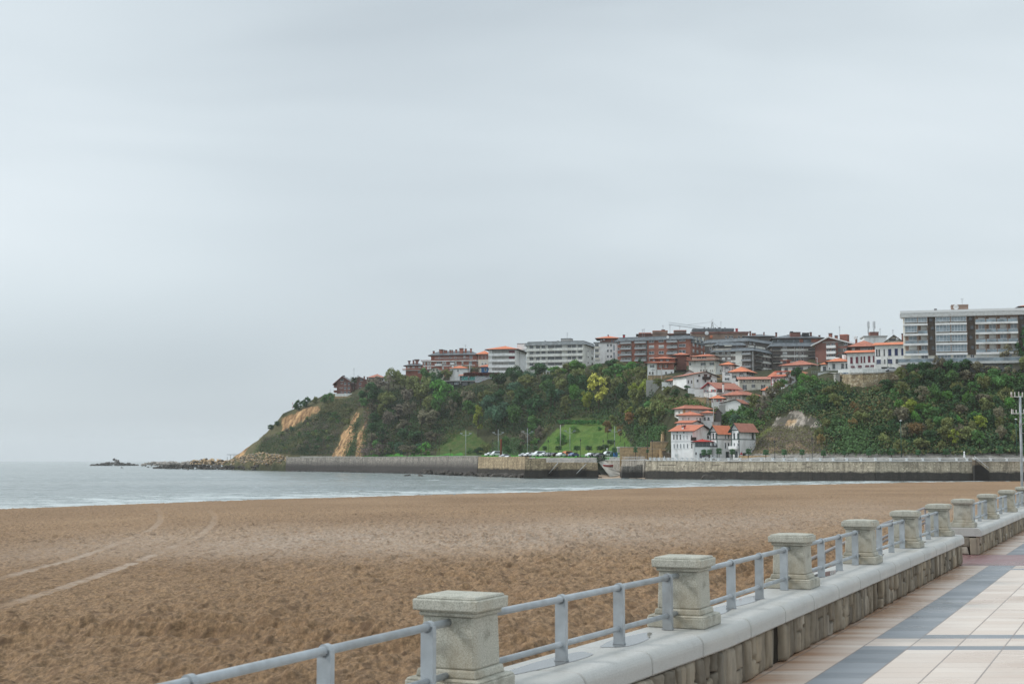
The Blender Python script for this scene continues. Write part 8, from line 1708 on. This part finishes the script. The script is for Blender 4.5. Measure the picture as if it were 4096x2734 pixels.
# signs on the promenade
for px, y0, y1, Y, k, l in ((2754, 1802, 1830, 439, 'round', 'round red and blue no parking sign before the white waterfront house'), (2965, 1804, 1836, 424, 'tri', 'red and white triangular sign at the foot of the dry slope'), (2428, 1791, 1822, 486, 'plain', 'grey signpost before the dark hatchback'), (3858, 1803, 1841, 389, 'fold', 'folded white parasol on the promenade at right'), (2706, 1815, 1829, 438, 'board', 'small blue and white notice board at the waterfront house corner')):
    a = at(px, y1, Y); h = at(px, y0, Y).z-a.z; T = thing({'fold': 'folded_parasol', 'board': 'notice_board'}.get(k, 'road_sign'), l, {'fold': 'parasol', 'board': 'notice board'}.get(k, 'sign'), a); mb = MB(); mb.tube([(0, 0, -.5), (0, 0, h)], .05, 6); mb.build('post', M['galvanised'], T)
    mb = MB()
    if k == 'round': mb.tube([(0, -.06, h-.3), (0, -.12, h-.3)], .42, 14); o = mb.build('sign_plate', M['red_wood'], T); mb = MB(); mb.tube([(0, -.122, h-.3), (0, -.14, h-.3)], .3, 14); mb.build('sign_face', M['blue_paint'], o)
    elif k == 'tri': mb.add([(-.5, -.1, h-1.0), (.5, -.1, h-1.0), (0, -.1, h-.1), (-.5, -.06, h-1.0), (.5, -.06, h-1.0), (0, -.06, h-.1)], ((0, 1, 2), (5, 4, 3), (0, 3, 4, 1), (1, 4, 5, 2), (2, 5, 3, 0))); mb.build('sign_plate', M['red_wood'], T)
    elif k == 'fold': mb.lathe([(.08, h-1.9), (.3, h-1.7), (.16, h-.6), (.24, h-.3), (.05, h)], n=8); mb.build('canopy', M['lamp_white'], T)
    elif k == 'board': mb.box(-.5, .5, -.1, -.03, h-.9, h); mb.build('panel', M['blind'], T)
    else: mb.box(-.25, .25, -.1, -.04, h-.6, h); mb.build('sign_plate', M['lamp_white'], T)
# ============================================================ sea air
mb = MB(); mb.box(-17600, 17600, -400, 9150, -10, 130); hz = MB.build(mb, 'haze', [newmat('haze_air')[0]])
t = hz.data.materials[0].node_tree; o_ = t.nodes.new('ShaderNodeOutputMaterial'); v_ = t.nodes.new('ShaderNodeVolumePrincipled'); v_.inputs['Color'].default_value = (.97, .985, 1, 1); v_.inputs['Density'].default_value = .00007; v_.inputs['Anisotropy'].default_value = .1
t.links.new(v_.outputs[0], o_.inputs['Volume']); tag(hz, 'thin pale sea haze filling the bay', None, None, 'stuff')
# ============================================================ finishing: labels of look-alikes told apart by their order from the left
def finish_labels():
    from collections import defaultdict
    ordw = ['first', 'second', 'third', 'fourth', 'fifth', 'sixth', 'seventh', 'eighth', 'ninth', 'tenth', 'eleventh', 'twelfth'] + [f'{n}th' for n in range(13, 60)]
    G = defaultdict(list)
    for o in sc.objects:
        if o.parent is None and o.get('label') and o.get('kind') is None: G[o['label']].append(o)
    for lab, L in G.items():
        if len(L) < 2: continue
        L.sort(key=lambda o: proj(*o.location)[0])
        for i, o in enumerate(L): o['label'] = f'{ordw[i]} from left: '+lab
finish_labels()
for o in sc.objects:
    if o.parent is None and o.get('label') and len(o['label'].split()) > 16: print('LONG', len(o['label'].split()), o['label'])
